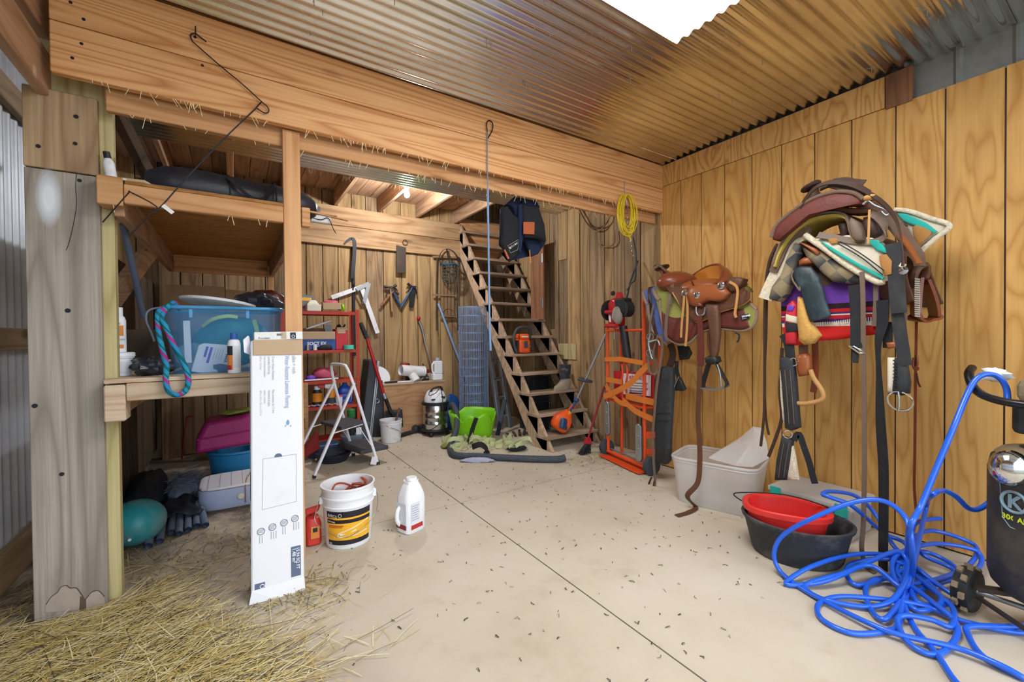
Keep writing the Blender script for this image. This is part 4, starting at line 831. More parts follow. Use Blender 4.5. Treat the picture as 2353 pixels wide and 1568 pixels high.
MB().grid(la(.02, .04), 8, 2).build('bottle_label', 'ink_orange', t, sm=60); MB().grid(la(.085, .14), 8, 2).build('bottle_label', 'ink_orange', t, sm=60)
a_ = 4.5; text('otic', .02, 'ink_dark', t, c2+V(.0372*math.cos(a_), .0372*math.sin(a_), .145), (-math.sin(a_), math.cos(a_), 0), (0, 0, 1), 'bottle_print'); text('ension', .018, 'ink_dark', t, c2+V(.0372*math.cos(a_), .0372*math.sin(a_), .062), (-math.sin(a_), math.cos(a_), 0), (0, 0, 1), 'bottle_print')
o = MB().blob(PY(348, 842, 2.93), .085, .08, .05, 14, 24, rough=.3, seed=21).build('black_bag', 'dark_bag', sm=40); tag(o, 'crumpled black plastic bag on the shelf beside the tote', 'bag'); 
o = MB().bx(-.58, -.3, 3.5, 3.53, ZS+.001, 1.36).build('dark_panel', 'dark_plank', bev=.003); tag(o, 'dark board standing behind the lower shelf goods', 'board')  # a dark board panel standing upright on the shelf
t = thing('cardboard_flat', 'folded cardboard standing at the back of the lower shelf', 'cardboard', (0, 4.4, ZS)); MB().bx(-.46, -.06, 4.40, 4.41, ZS+.001, 1.74).build('cardboard_panel', 'cardboard_d', t); MB().prism([(-.055, 4.40, ZS+.001), (.3, 4.38, ZS+.001), (.3, 4.38, 1.70), (-.055, 4.40, 1.72)], (0, .01, 0)).build('cardboard_panel', 'cardboard_d', t)
# ------------------------------------------------------------------ upper shelf
ZU = 2.067
bgp = [V(-.40+.088*k, 3.08+.012*k, ZU+.112-.0*k) for k in range(11)]
t = thing('tent_bag', 'long dark cylindrical tent bag on the upper shelf', 'bag', (0, 3.1, ZU))
rr_ = [.045, .095, .108, .11, .108, .11, .107, .11, .106, .10, .05]
MB().tube(spl(bgp, 3), [rr_[min(10, int(k/3))]*(1-(k % 3)/3)+rr_[min(10, int(k/3)+1)]*(k % 3)/3 for k in range(31)], 20).build('bag_body', 'bag_black', t, sm=180)
for x, tl in ((-.02, 0), (.22, .0)):
    p = V(x, 3.13+.12*(x+.4)*.1, ZU+.112); MB().ring(p, .1125, .005, (1, .12, 0), 26, k=4).build('strap', 'black_web', t)
MB().strap(spl([V(-.02, 3.03, ZU+.19), V(.03, 2.99, ZU+.13), V(.10, 2.985, ZU+.07), V(.17, 2.99, ZU+.08), V(.22, 3.02, ZU+.18)], 4), .022, .004, (0, .4, 1)).build('carry_handle', 'black_web', t)
p = PY(257, 400, 2.80); p.z = 2.076; t = thing('wash_bottle', 'small white bottle with black cap on the end of the upper shelf', 'bottle', p)
Tm = rotT(p, ry=-8); MB(Tm).lathe([(0, 0), (.022, 0), (.022, .08), (.012, .1), (0, .1)], (0, 0, 0), 14, sy=.7).build('bottle_body', 'white_dirty', t, sm=40); MB(Tm).lathe([(0, .1), (.014, .1), (.014, .13), (0, .13)], (0, 0, 0), 12).build('bottle_cap', 'black_plastic', t, sm=40)
T = rotT((-.40, 2.765, 2.069), rz=-8, rx=8); t = thing('ceramic_tile', 'dirty white tile lying on the edge of the upper shelf', 'tile', T=T); MB(T).bx(-.07, .05, -.02, .07, .0, .012).build('tile', 'tile_white', t, bev=.002); MB(T).bx(-.02, .05, -.0215, -.02, .0, .012).build('stained_edge', 'cardboard', t)
t = thing('lath_bundle', 'thin pale laths sticking out beside the stud', 'lath', (.45, 2.8, 2.07)); MB().bar((.30, 2.86, 2.075), (.56, 2.9, 2.072), .025, .006).build('lath', 'fir_x', t); MB().bar((.30, 2.84, 2.05+.022), (.62, 2.86, 2.045), .02, .006).build('lath', 'fir_x', t)
p = PY(735, 505, 3.3); t = thing('junction_box', 'white electrical box with loose wires beside the stud', 'electrical box', p); MB().box(p, (.14, .06, .05), .1).build('box_body', 'white_dirty', t, bev=.006); MB().tube(spl([p+V(-.07, -.03, 0), p+V(0, -.04, -.01), p+V(.05, -.035, .01), p+V(.08, -.04, -.06), p+V(.1, -.03, -.09)], 5), .003, 5).build('loose_wire', 'wire_dark', t); MB().bar(p+V(0, .03, .0), p+V(0, .05, .1), .02, .02).build('bracket', 'steel_dull', t)
# ------------------------------------------------------------------ under the shelf
c = V(-.535, 3.56, .001); t = thing('rubber_ball', 'dusty teal rubber ball on the floor behind the post', 'ball', c)
MB().blob(c+V(0, 0, .138), .155, .155, .138, 20, 28).build('ball_body', 'teal_ball', t, sm=180)
q_ = c+V(-.02, -.145, .12); MB().ring(q_, .012, .004, (0, 1, 0), 12).build('plug_rim', 'black_rubber', t); MB().cyl(q_+V(.01, -.004, -.035), q_+V(.01, .01, -.035), .008, n=10).build('valve', 'white_plastic', t)
for i, (x, y, ex, ey) in enumerate(((-.46, 3.42, -.50, 4.1), (-.41, 3.46, -.45, 4.12), (-.365, 3.58, -.40, 4.15), (-.32, 3.52, -.355, 4.12), (-.275, 3.56, -.31, 4.15), (-.23, 3.6, -.265, 4.12), (-.18, 3.58, -.218, 3.85))):
    r_ = .021; m = MB().tube([(x, y, r_+.001), (x+(ex-x)*.3, y+(ey-y)*.3, r_+.012), (ex, ey, r_+.03)], r_, 12, cap=False).tube([(x, y, r_+.001), (x+(ex-x)*.3, y+(ey-y)*.3, r_+.012)], r_*.8, 12, cap=False)
    o = m.build('grey_pipe', 'pipe_grey', sm=60); tag(o, 'dull grey pipe in the bundle on the floor under the shelf', 'pipe', 'grey pipes under the shelf')
def tarpfn(u, v):
    x = -.50+.28*u; y = 3.72+.42*v; return V(x+.02*math.sin(9*v), y, .055+.035*math.sin(math.pi*u)+.012*math.sin(14*u+6*v)-.03*(1-v)*(u < .05))
o = MB().grid(tarpfn, 16, 12).build('dark_sheet', 'tarp', sm=60, solid=.006); tag(o, 'dark sheet lying over the grey pipes', 'sheet')
o = MB().blob((-.585, 4.35, .10), .12, .45, .14, 14, 22, rough=.14, seed=31, flat=-.098).build('tarp_pile', 'tarp', sm=60); tag(o, 'crumpled dark tarpaulin heaped against the plank lining', 'tarpaulin')
nb = MB(); rr = random.Random(5)
for k in range(260):
    a = rr.uniform(0, math.pi); y = rr.uniform(4.15, 4.75); r_ = .12+.02*rr.random(); p = V(-.37+r_*math.cos(a), y, .06+r_*.7*math.sin(a)); d = V(rr.uniform(-.05, .05), rr.uniform(-.06, .06), rr.uniform(-.01, .02)); nb.bar(p, p+d, .0022, .0022)
nb.blob((-.37, 4.45, .07), .115, .32, .075, 10, 14, flat=-.06)
o = nb.build('netting_bundle', 'pipe_grey', kind='stuff'); tag(o, 'pale netting bundle lying on the pipes under the shelf', 'netting')
t = thing('storage_case', 'pale blue rounded case with ribbed white lid under the shelf', 'case', (.02, 4.1, 0))
cx, cy, hx, hy = .055, 4.11, .30, .215
def rbox(z): return lambda k, s=1.0: V(cx+hx*s*math.cos(k)*(abs(math.cos(k))**5+abs(math.sin(k))**5)**(-.2), cy+hy*s*math.sin(k)*(abs(math.cos(k))**5+abs(math.sin(k))**5)**(-.2), z)
def casefn(u, v): prof_ = [(.97, .002), (1, .02), (1, .13), (.985, .15)]; s_, z_ = prof_[min(3, int(v*3.999))]; return rbox(z_)(2*math.pi*u, s_)
MB().grid(casefn, 36, 4, cu=True).build('case_body', 'cart_body', t, sm=50)
lid = MB().prism([rbox(.15)(2*math.pi*k/36, .985) for k in range(36)], (0, 0, .02)).build('case_lid', 'cart_lid', t, bev=.006)
for k in range(7): MB().bx(cx-.24+.075*k, cx-.236+.075*k, cy-.19, cy+.19, .1701, .1715).build('lid_groove', 'ink_grey', lid)
MB().cyl((.03, cy-hy-.014, .085), (.03, cy-hy+.002, .085), .022, n=14).build('case_knob', 'ivory_box', t)
MB().tube(spl([V(.06, 3.885, .03), V(.06, 3.885, .15), V(.07, 4.0, .178), V(.10, 4.12, .2), V(.12, 4.2, .28)], 5), .004, 5).build('tie_cord', 'cable_tan', t)
t = thing('round_bucket', 'blue bucket with wire handle standing under the shelf', 'bucket', (.02, 4.72, 0)); MB().lathe([(0, .01), (.2, .0), (.235, .26), (.25, .27), (.25, .29), (.23, .29), (.19, .02), (0, .02)], (.02, 4.72, .002), 30).build('bucket_body', 'blue_bin', t, sm=35); MB().ring((.02, 4.72, .30), .245, .004, (0, .2, 1), 30).build('wire_handle', 'wire_galv', t)
t = thing('pink_case', 'magenta plastic case resting on the blue bucket', 'case', (-.04, 4.62, .31)); T = rotT((-.03, 4.62, .345), ry=-5); MB(T).prism([(-.26, -.18, .0), (.26, -.18, .0), (.26, -.18, .13), (.2, -.18, .26), (-.16, -.18, .26), (-.24, -.18, .12)], (0, .34, 0)).build('case_body', 'magenta', t, bev=.035, seg=3, sm=60); MB(T).bx(-.24, .26, -.19, .165, .115, .13).build('case_seam', 'magenta', t, bev=.006)
o = MB(T).blob((.08, 0, .285), .13, .1, .02, rough=.3, seed=9).build('lime_rag', 'lime_cloth', sm=60); tag(o, 'pale green rag on the magenta case', 'rag')
t = thing('pry_rod', 'thin red steel rod with bent top leaning in the bay', 'rod', (-.4, 5.6, 0)); MB().tube(spl([F(418, 1056, .008), PY(424, 1000, 5.72), PY(429, 962, 5.75), PY(432, 958, 5.75), PY(446, 957, 5.75)], 4), .008, 6).build('rod', 'red_dark', t)
# ------------------------------------------------------------------ hanging from the header beam
def W_(x, y): return PY(x, y, 2.685)
t = thing('wire_hook', 'long bent black wire hook hanging on the header beam', 'hook', W_(450, 70))
MB().tube(spl([W_(474, 96), W_(458, 84), W_(449, 77), W_(438, 80), W_(441, 92), W_(450, 102), W_(500, 146), W_(560, 196), W_(598, 231), W_(615, 246), W_(617, 257), W_(609, 260), W_(598, 254), W_(588, 247)], 5), .0032, 6).build('hook_wire', 'wire_dark', t, sm=60)
MB().tube([W_(449, 60), W_(449, 82)], .003, 5).build('nail', 'wire_dark', t)
MB().tube([W_(601, 234), W_(585, 252), W_(530, 304), PY(470, 365, 2.66), PY(414, 425, 2.65), PY(380, 464, 2.64), PY(355, 490, 2.64)], .0035, 6).build('hook_stem', 'iron_black', t, sm=60)
MB().tube(spl([PY(236, 511, 2.64), PY(265, 478, 2.64), PY(296, 443, 2.64), PY(300, 442, 2.64), PY(360, 475, 2.64), PY(345, 492, 2.64), PY(296, 543, 2.64)], 3), .003, 6).build('cross_wire', 'wire_dark', t, sm=60)
p = PY(386, 481, 2.63); MB().box(p, (.05, .003, .018), Matrix.Rotation(R(40), 3, 'Y')).build('paper_tag', 'tile_white', t)
t = thing('steel_rod', 'long thin blue-grey rod hooked over the header beam', 'rod', W_(1124, 290))
MB().tube(spl([W_(1120, 303), W_(1118, 284), W_(1124, 277), W_(1132, 284), W_(1131, 300), W_(1121, 318)], 5), .004, 6).build('hook_loop', 'wire_dark', t, sm=60)
MB().tube([W_(1120, 300), W_(1120, 380), W_(1121, 440)], .004, 6).build('twisted_wire', 'blue_rope', t, sm=60)
MB().tube([W_(1121, 435), W_(1123, 600), W_(1125, 750)], .0078, 8).tube([W_(1125, 750), W_(1127, 806)], .0095, 8).build('rod_tube', 'blue_rope', t, sm=60)
# yellow wire coil on a hook
hc = W_(1437, 450); t = thing('wire_coil', 'coil of yellow electrical wire on a hook at the beam end', 'coil', hc); rr = random.Random(3)
for k in range(13):
    s_ = rr.uniform(.9, 1.22); w_ = rr.uniform(.75, 1.25); cpt = V(hc.x+rr.uniform(-.035, .012), hc.y-.012-.004*rr.random()-.002*k, hc.z-.155*s_)
    MB().ring(cpt, .155*s_, .0035, (rr.uniform(-.15, .15), 1, 0), 28, sx=1, sy=.52*w_, k=6, up=(0, 0, 1)).build('wire_turn', 'yellow_wire', t, sm=60)
MB().tube(spl([hc+V(-.0, -.015, -.31), hc+V(.03, -.015, -.36), hc+V(.06, -.01, -.40)], 4), .006, 5).build('wire_end', 'yellow_wire', t, sm=60)
MB().tube(spl([W_(1436, 416), W_(1437, 440), W_(1440, 470), W_(1444, 482), W_(1440, 490), W_(1434, 492)], 5), .0028, 6).build('hook', 'steel_dull', t, sm=60)
t = thing('hook_chain', 'small chain hanging below the yellow coil', 'chain', PY(1448, 520, 2.68))
for k in range(9): MB().ring(PY(1442+k*1.6, 500+k*11, 2.69), .011, .0022, (1, .3 if k % 2 else -1, 0), 12, sy=.6, up=(0, 0, 1), k=5).build('chain_link', 'steel_dull', t, sm=60)
o = MB().tube(spl([PY(1455, 545, 2.7), PY(1462, 590, 2.72), PY(1460, 640, 2.8), PY(1452, 650, 2.85), PY(1440, 668, 2.9)], 5), .007, 7).build('green_strap', 'leather_green', sm=60); tag(o, 'dark green cord hanging under the chain', 'cord')
# cables on the rear side wall
for pts, c_, lb_ in ((((1326, 476), (1340, 500), (1358, 526), (1378, 530), (1398, 505), (1402, 478)), 'cable_tan', 'tan cable looping across the rear side boards'), (((1330, 480), (1350, 515), (1370, 524), (1392, 515), (1406, 486)), 'cable_brown', 'dark brown cable looping across the rear side boards'), (((1372, 560), (1380, 566), (1400, 567), (1412, 556), (1411, 530)), 'cable_tan', 'short tan cable end sticking from the rear side boards')):
    o = MB().tube(spl([PX(x, y, 3.70) for x, y in pts], 6), .009, 6).build('cable', c_, sm=60); tag(o, lb_, 'cable')
# vest hanging from the rear of the beam
VY = 2.86
def vp(x, y, d=0): return PY(x, y, VY+d)
t = thing('canvas_vest', 'black canvas vest with blue lining hanging from the beam', 'vest', vp(1200, 455))
def panel(pts, depth, name, mat, bul=.03, par=None, th=.02):
    # cloth panel: outline at its own distance, domed in depth
    c_ = sum((vp(*p, depth) for p in pts), V(0, 0, 0))/len(pts); P = [vp(*p, depth) for p in pts]; n_ = len(P)
    mb = MB(); vs = []
    for s_, off in ((1.0, 0), (.92, -bul*.6), (.6, -bul), (.25, -bul*1.15)): vs += [c_+(p-c_)*s_+V(0, off, 0) for p in P]
    vs += [c_+V(0, -bul*1.18, 0)]+[p+V(0, th, 0) for p in P]
    fs = [(r_*n_+i, r_*n_+(i+1) % n_, (r_+1)*n_+(i+1) % n_, (r_+1)*n_+i) for r_ in range(3) for i in range(n_)]
    fs += [(3*n_+i, 3*n_+(i+1) % n_, 4*n_) for i in range(n_)]; b0 = 4*n_+1
    fs += [(i, b0+i, b0+(i+1) % n_, (i+1) % n_) for i in range(n_)]+[tuple(b0+i for i in range(n_))]
    return mb.add(vs, fs).build(name, mat, par or t, sm=70)
panel([(1151, 480), (1166, 466), (1186, 450), (1206, 449), (1232, 452), (1252, 556), (1235, 585), (1205, 592), (1172, 600), (1150, 560)], .13, 'back_panel', 'navy', -.02)
panel([(1151, 492), (1158, 476), (1166, 474), (1178, 492), (1184, 498), (1193, 500), (1196, 545), (1193, 582), (1172, 602), (1168, 596), (1150, 556), (1154, 530)], .02, 'front_panel', 'vest_black', .025)
panel([(1200, 470), (1216, 474), (1236, 476), (1250, 518), (1254, 556), (1236, 548), (1203, 545), (1201, 510)], -.02, 'front_panel', 'vest_black', .03)
panel([(1162, 470), (1186, 449), (1202, 449), (1198, 500), (1184, 500), (1180, 482), (1172, 474)], .05, 'collar', 'navy', .02)
panel([(1196, 452), (1226, 450), (1240, 478), (1216, 476), (1202, 472)], .01, 'shoulder', 'navy', .02)
panel([(1193, 470), (1201, 468), (1202, 545), (1197, 582), (1192, 580)], -.01, 'zip_edge', 'navy', .01)
panel([(1203, 546), (1236, 549), (1254, 558), (1236, 584), (1222, 590), (1210, 560)], .06, 'lining', 'navy', .01)
MB().prism([vp(1203, 510, -.055), vp(1229, 510, -.055), vp(1228, 539, -.055), vp(1203, 538, -.055)], (0, .004, 0)).build('leather_patch', 'leather_patch', t, bev=.002)
MB().prism([vp(1158, 575, -.012), vp(1161, 573, -.012), vp(1171, 594, -.012), vp(1167, 596, -.012)], (0, .004, 0)).build('leather_tab', 'leather_patch', t)
lbq = [vp(1167, 565, -.012), vp(1191, 551, -.012), vp(1190, 574, -.012), vp(1173, 582, -.012)]
MB().tube(lbq, .0018, 4, closed=True).build('label_border', 'ink_tan', t)
MB().prism([lbq[0]*.85+lbq[3]*.15+V(.008, 0, -.003), lbq[1]*.85+lbq[2]*.15+V(-.006, 0, -.004), lbq[1]*.6+lbq[2]*.4+V(-.006, 0, 0), lbq[0]*.55+lbq[3]*.45+V(.01, 0, 0)], (0, -.001, 0)).build('label_patch', 'ink_white', t)
text('ABBOTS', .028, 'ink_dark', t, lbq[0]*.55+lbq[3]*.45+V(.014, -.002, .004), lbq[1]-lbq[0], lbq[0]-lbq[3], 'label_print', bold=.001)
o = MB().tube([vp(1217, 575, .0), vp(1219, 605, .0)], .004, 5).build('zip_cord', 'ink_orange'); o.parent = t; TR[o] = TR[t]
o.data.transform(Matrix.Translation(-TR[t].translation))
# ================================================================== back of the workshop
def BW(x, y, d=.03): return PY(x, y, YB-d)
# plywood box used as a bench
pb = thing('plywood_box', 'plywood box bench against the plank wall', 'box', (2.05, 5.58, 0))
MB().bx(1.63, 2.49, 5.58, 5.595, .002, .66).build('front_panel', 'ply_side', pb, bev=.002)
MB().bx(1.63, 1.645, 5.596, 5.97, .002, .66).build('side_panel', 'ply_side', pb); MB().bx(2.475, 2.49, 5.596, 5.97, .002, .66).build('side_panel', 'ply_side', pb)
MB().bx(1.62, 2.50, 5.57, 5.98, .661, .682).build('top_panel', 'pale_x', pb, bev=.003)
ZB = .683
T = rotT((1.60, 5.80, ZB+.002), rx=-14); o = MB(T).prism([(.19*math.cos(a), 0, max(0, .06+.17*math.sin(a))) for a in [k*math.pi/16 for k in range(32)]], (0, .02, 0)).build('oval_lid', 'white_plastic', bev=.004); tag(o, 'white oval lid standing on the plywood box', 'lid')
t = thing('pipe_tee', 'fat white plastic pipe tee lying on the plywood box', 'pipe fitting', (2.06, 5.72, ZB))
MB().tube([(1.90, 5.70, ZB+.16), (2.24, 5.76, ZB+.12)], .075, 18, cap=False).tube([(1.90, 5.70, ZB+.16), (2.24, 5.76, ZB+.12)], .068, 18, cap=False).build('tee_run', 'white_pipe', t, sm=50); MB().tube([(2.05, 5.72, ZB+.12), (2.10, 5.66, ZB+.004)], .06, 16).build('tee_branch', 'white_pipe', t, sm=50)
MB().tube([(2.22, 5.757, ZB+.122), (2.25, 5.762, ZB+.118)], .082, 18, cap=False).build('tee_socket', 'white_pipe', t, sm=50)
o = MB().cyl((1.66, 5.63, ZB+.014), (2.0, 5.64, ZB+.014), .013, n=10).build('black_tube', 'black_rubber', sm=40); tag(o, 'black tube lying along the front of the plywood box', 'tube')
o = MB().cyl((1.82, 5.60, ZB+.011), (2.02, 5.605, ZB+.011), .010, n=10).build('white_tube', 'white_pipe', sm=40); tag(o, 'short white tube lying before the pipe tee', 'tube')
t = thing('lid_clip', 'black tool body on the plywood box beside the pipe tee', 'tool', (2.25, 5.68, ZB)); MB().bx(2.19, 2.30, 5.66, 5.74, ZB+.001, ZB+.06).build('tool_body', 'black_plastic', t, bev=.01); MB().tube([(2.2, 5.65, ZB+.04), (2.16, 5.63, ZB+.02)], .012, 8).build('nozzle', 'steel_dull', t); MB().bx(2.24, 2.29, 5.655, 5.66, ZB+.03, ZB+.05).build('blade', 'chrome', t)
o = MB().bx(2.29, 2.44, 5.70, 5.86, ZB+.001, ZB+.09).build('wood_crate', 'weathered', bev=.004); tag(o, 'grey wooden block box at the right of the plywood box', 'box')
t = thing('cleaner_jug', 'white jug with lilac cap on the right of the plywood box', 'jug', (2.40, 5.64, ZB)); MB().bx(2.33, 2.475, 5.60, 5.69, ZB+.001, ZB+.09).bx(2.36, 2.475, 5.60, 5.69, ZB+.09, ZB+.27).build('jug_body', 'white_plastic', t, bev=.012, seg=2); MB().tube(spl([(2.365, 5.645, ZB+.25), (2.335, 5.645, ZB+.22), (2.335, 5.645, ZB+.13), (2.36, 5.645, ZB+.09)], 4), .012, 7).build('jug_grip', 'white_plastic', t, sm=60); MB().lathe([(0, 0), (.028, 0), (.028, .03), (.018, .045), (0, .05)], (2.415, 5.645, ZB+.27), 14).build('jug_cap', 'rag', t, sm=40); MB().bx(2.476, 2.478, 5.61, 5.68, ZB+.06, ZB+.24).build('jug_label', 'ink_slate', t)
t = thing('tap_handle', 'red-handled tool on the grey block box', 'tool', (2.3, 5.78, ZB+.09)); MB().prism([(2.25, 5.8, ZB+.092), (2.36, 5.8, ZB+.092), (2.36, 5.8, ZB+.15), (2.28, 5.8, ZB+.13)], (0, .03, 0)).build('handle', 'red_dark', t, bev=.005); MB().tube([(2.30, 5.8, ZB+.14), (2.26, 5.82, ZB+.23)], .01, 7).build('shank', 'iron', t)
t = thing('drill_body', 'red and black power tool behind the pipe tee', 'tool', (2.03, 5.9, ZB)); MB().blob((2.02, 5.88, ZB+.2), .06, .05, .05, 8, 12).build('tool_case', 'red_dark', t, sm=180); MB().bx(2.03, 2.09, 5.86, 5.92, ZB+.001, ZB+.24).build('tool_grip', 'black_plastic', t, bev=.01)
# tools on the wall
t = thing('pry_bar', 'black hooked pry bar hanging on the plank wall', 'pry bar', BW(812, 560)); MB().strap(spl([BW(790, 562, .06), BW(798, 554, .06), BW(808, 549, .06), BW(814, 556, .06), BW(814, 585, .05), BW(811, 625, .05), BW(810, 640, .05)], 5), lambda u: .02+.03*min(1, u*2), .012, (1, 0, .3)).build('bar', 'iron_black', t, bev=.002); MB().tube(spl([BW(810, 636, .05), BW(808, 650, .05), BW(811, 668, .05), BW(814, 650, .05)], 4), .006, 6).build('loop', 'iron_black', t, sm=60)
o = MB().bx(1.345, 1.38, YB-.02, YB-.004, 1.05, 2.3).build('dark_batten', 'iron_black', bev=.002); tag(o, 'narrow dark batten on the plank wall behind the red shelf', 'batten')
t = thing('framing_square', 'white steel framing square hanging on the plank wall', 'square', BW(838, 660)); MB().bar(BW(762, 684, .05), BW(842, 656, .05), .004, .055, up=(0, 0, 1)).build('short_arm', 'white_dirty', t); MB().bar(BW(829, 655, .05), BW(868, 766, .05), .004, .06, up=(1, 0, .3)).build('long_arm', 'white_dirty', t)
t = thing('speed_square', 'grey metal triangle square hanging over the framing square', 'square', BW(848, 652)); P = [BW(819, 666, .062), BW(848, 651, .062), BW(836, 698, .062)]
for a, b in ((0, 1), (1, 2)): MB().bar(P[a], P[b], .006, .05, up=(0, 0, 1) if a == 0 else (1, 0, 0)).build('edge', 'steel_dull', t)
MB().bar(P[0], P[2], .02, .012, up=(1, 0, 1)).build('fence', 'dark_grey', t)
def hammer(lab_, h0, h1, mat, headdir, hm='iron'):
    t = thing('claw_hammer', lab_, 'hammer', BW(*h0)); a, b = BW(h0[0], h0[1], .055), BW(h1[0], h1[1], .05); d = (b-a).normalized(); sd = d.cross(V(0, 1, 0)).normalized()*headdir
    MB().tube([a, a+(b-a)*.35, a+(b-a)*.5, b], [.012, .013, .017, .018], 8).build('handle', mat, t, sm=60)
    MB().tube([a+sd*.085-d*.005, a+sd*.05, a+sd*.045], [.02, .02, .013], 10).tube([a+sd*.045, a-sd*.02], .014, 8).build('head', hm, t, sm=40)
    MB().strap(spl([a-sd*.01, a-sd*.05+d*.002, a-sd*.085+d*.03, a-sd*.1+d*.06], 4), lambda u: .03-.012*u, .008, (0, 1, 0)).build('claw', hm, t)
hammer('hammer with brown wooden handle crossing the other hammers', (905, 668), (875, 704), 'door_red', 1)
hammer('hammer with slim orange-brown handle hanging straight', (897, 660), (901, 717), 'cable_tan', -1)
hammer('hammer with dark blue handle slanting right', (899, 662), (921, 705), 'barrow_blue', 1)
hammer('hammer with blue-black handle slanting left', (948, 660), (922, 707), 'barrow_blue', -1, 'iron_black')
t = thing('hatchet_sheath', 'hatchet in a black sheath hanging beside the hammers', 'hatchet', BW(950, 660)); MB().prism([BW(944, 657, .05), BW(957, 657, .05), BW(950, 707, .05), BW(941, 706, .05)], (0, .03, 0)).build('sheath', 'black_plastic', t, bev=.004); MB().strap([BW(946, 659, .06), BW(940, 658, .06), BW(933, 664, .06)], .02, .006, (0, 1, 0)).build('blade_tip', 'iron', t)
t = thing('metal_plate', 'dark hanging steel plate below the back beam', 'plate', BW(922, 595)); MB().prism([BW(911, 563, .09), BW(933, 569, .09), BW(933, 628, .09), BW(911, 627, .09)], (0, .006, 0)).build('plate', 'iron', t, bev=.002); MB().ring(BW(931, 557, .095), .035, .005, (0, 1, 0), 16).build('hanging_ring', 'iron', t)
t = thing('hook_rod', 'grey rod with red tip leaning on the plank wall', 'rod', BW(990, 840)); MB().tube([BW(963, 738, .04), BW(970, 755, .05), BW(977, 790, .08), BW(995, 850, .2)], [.011, .018, .012, .007], 8).build('shaft', 'steel_dull', t, sm=60); MB().blob(BW(962, 732, .04), .03, .03, .03, 8, 10).build('red_tip', 'red_gloss', t, sm=180)
t = thing('steel_pole', 'long blue-grey steel pole leaning against the plank wall', 'pole', BW(1058, 840)); MB().tube([BW(1007, 698, .04), PY(1060, 840, 5.78), PY(1092, 925, 5.70)], .02, 10).build('pole', 'fence_wire', t, sm=60)
# sled and grazing muzzle
t = thing('wooden_sled', 'old wooden sled hanging on the plank wall', 'sled', BW(1028, 660))
for x in (1004, 1052): MB().tube(spl([BW(x+2, 575, .05), BW(x, 600, .05), BW(x-1, 680, .05), BW(x, 760, .05)], 5), .010, 6).build('runner', 'iron', t, sm=60)
for x in (1016, 1024, 1032, 1040): MB().bar(BW(x, 600, .04), BW(x, 725 if x != 1024 else 735, .04), .045, .012, up=(0, 1, 0)).build('slat', 'sled_wood', t)
for y in (590, 678, 726): MB().bar(BW(994 if y != 726 else 1010, y, .055), BW(1050, y+2, .055), .02, .025).build('cross_bar', 'sled_wood', t)
MB().ring(BW(1030, 724, .05), .10, .008, (0, 1, 0), 14, a0=math.pi, a1=2*math.pi, up=(1, 0, 0)).build('bow', 'sled_wood', t, sm=60)
t = thing('grazing_muzzle', 'dark netted grazing muzzle hanging over the sled', 'muzzle', BW(1032, 610, .12))
cm = BW(1034, 628, .17)
for k in range(7): MB().ring(cm+V(0, 0, -.11+.045*k), .15*(1-(abs(k-3)/5.2)**2), .004, (0, 0, 1), 20, sy=.7, k=4).build('net_hoop', 'muzzle_net', t)
for k in range(14):
    a = 2*math.pi*k/14; MB().tube([cm+V(.15*r_*math.cos(a), .105*r_*math.sin(a), z) for r_, z in ((.3, -.15), (.75, -.12), (.95, -.04), (1, .06), (.9, .17))], .004, 4).build('net_cord', 'muzzle_net', t)
MB().ring(cm+V(0, 0, .12), .145, .012, (0, 0, 1), 20, sy=.7).build('blue_band', 'muzzle_blue', t)
MB().strap(spl([cm+V(-.15, 0, .1), cm+V(-.15, .03, .25), cm+V(-.05, .05, .36), cm+V(.08, .05, .34), cm+V(.14, .02, .22), cm+V(.15, 0, .1)], 5), .025, .005, (0, 1, 0)).build('halter_strap', 'black_web', t)
MB().strap(spl([cm+V(-.02, .06, .36), cm+V(-.03, .0, .25), cm+V(-.02, -.06, .12)], 4), .022, .005, (1, 0, 0)).build('halter_strap', 'black_web', t)
# folded tables, shovel, buckets
t = thing('folding_table', 'folded slate-grey table leaning beside the red shelf', 'table', (1.45, 5.6, 0)); T = rotT((1.31, 5.52, .003), ry=7, rz=0)
MB(T).bx(0, .11, 0, .32, 0, 1.02).build('table_top', 'slate_board', t, bev=.02, seg=2); MB(T).tube([(.13, -.012, .02), (.13, -.012, .7), (.10, -.012, 1.0)], .012, 8).build('table_leg', 'alu', t, sm=60); MB(T).bx(.10, .13, -.01, .012, .0, 1.01).build('table_edge', 'alu', t, bev=.004); MB(T).ring((.155, -.01, .5), .025, .006, (0, 1, 0), 14).build('hinge_ring', 'steel_dull', t)
o = MB().bx(1.49, 1.625, 5.6, 5.64, .002, .73).build('slate_panel', 'slate_board', bev=.005); tag(o, 'dark slate panel beside the plywood box', 'panel')  # a flat dark panel in slate grey
t = thing('long_shovel', 'long red-handled shovel leaning by the folded table', 'shovel', PY(900, 960, 5.40)); s0, s1, s2_, s3 = PY(828, 742, 5.47), PY(843, 778, 5.46), PY(881, 904, 5.44), PY(897, 945, 5.43)
MB().tube([s0, s1], [.028, .03], 10).build('grip', 'black_rubber', t, sm=60); MB().tube([s1, s2_], .022, 10).build('shaft', 'red_gloss', t, sm=60); MB().tube([s2_, s2_+(s3-s2_)*.3], .024, 10).build('ferrule', 'alu', t, sm=60); MB().tube([s2_+(s3-s2_)*.3, s3, s3+V(.05, -.03, -.08)], [.024, .026, .02], 10).build('socket', 'iron_black', t, sm=60)
b0 = s3+V(.03, -.02, -.05); MB().grid(lambda u, v: b0+V(-.12+.24*u, .03*math.cos(math.pi*(u-.5))-.10*v*.3, .06-.27*v+.05*(abs(u-.5)*2)**2*v), 9, 5).build('blade', 'iron_black', t, sm=60, solid=.005)
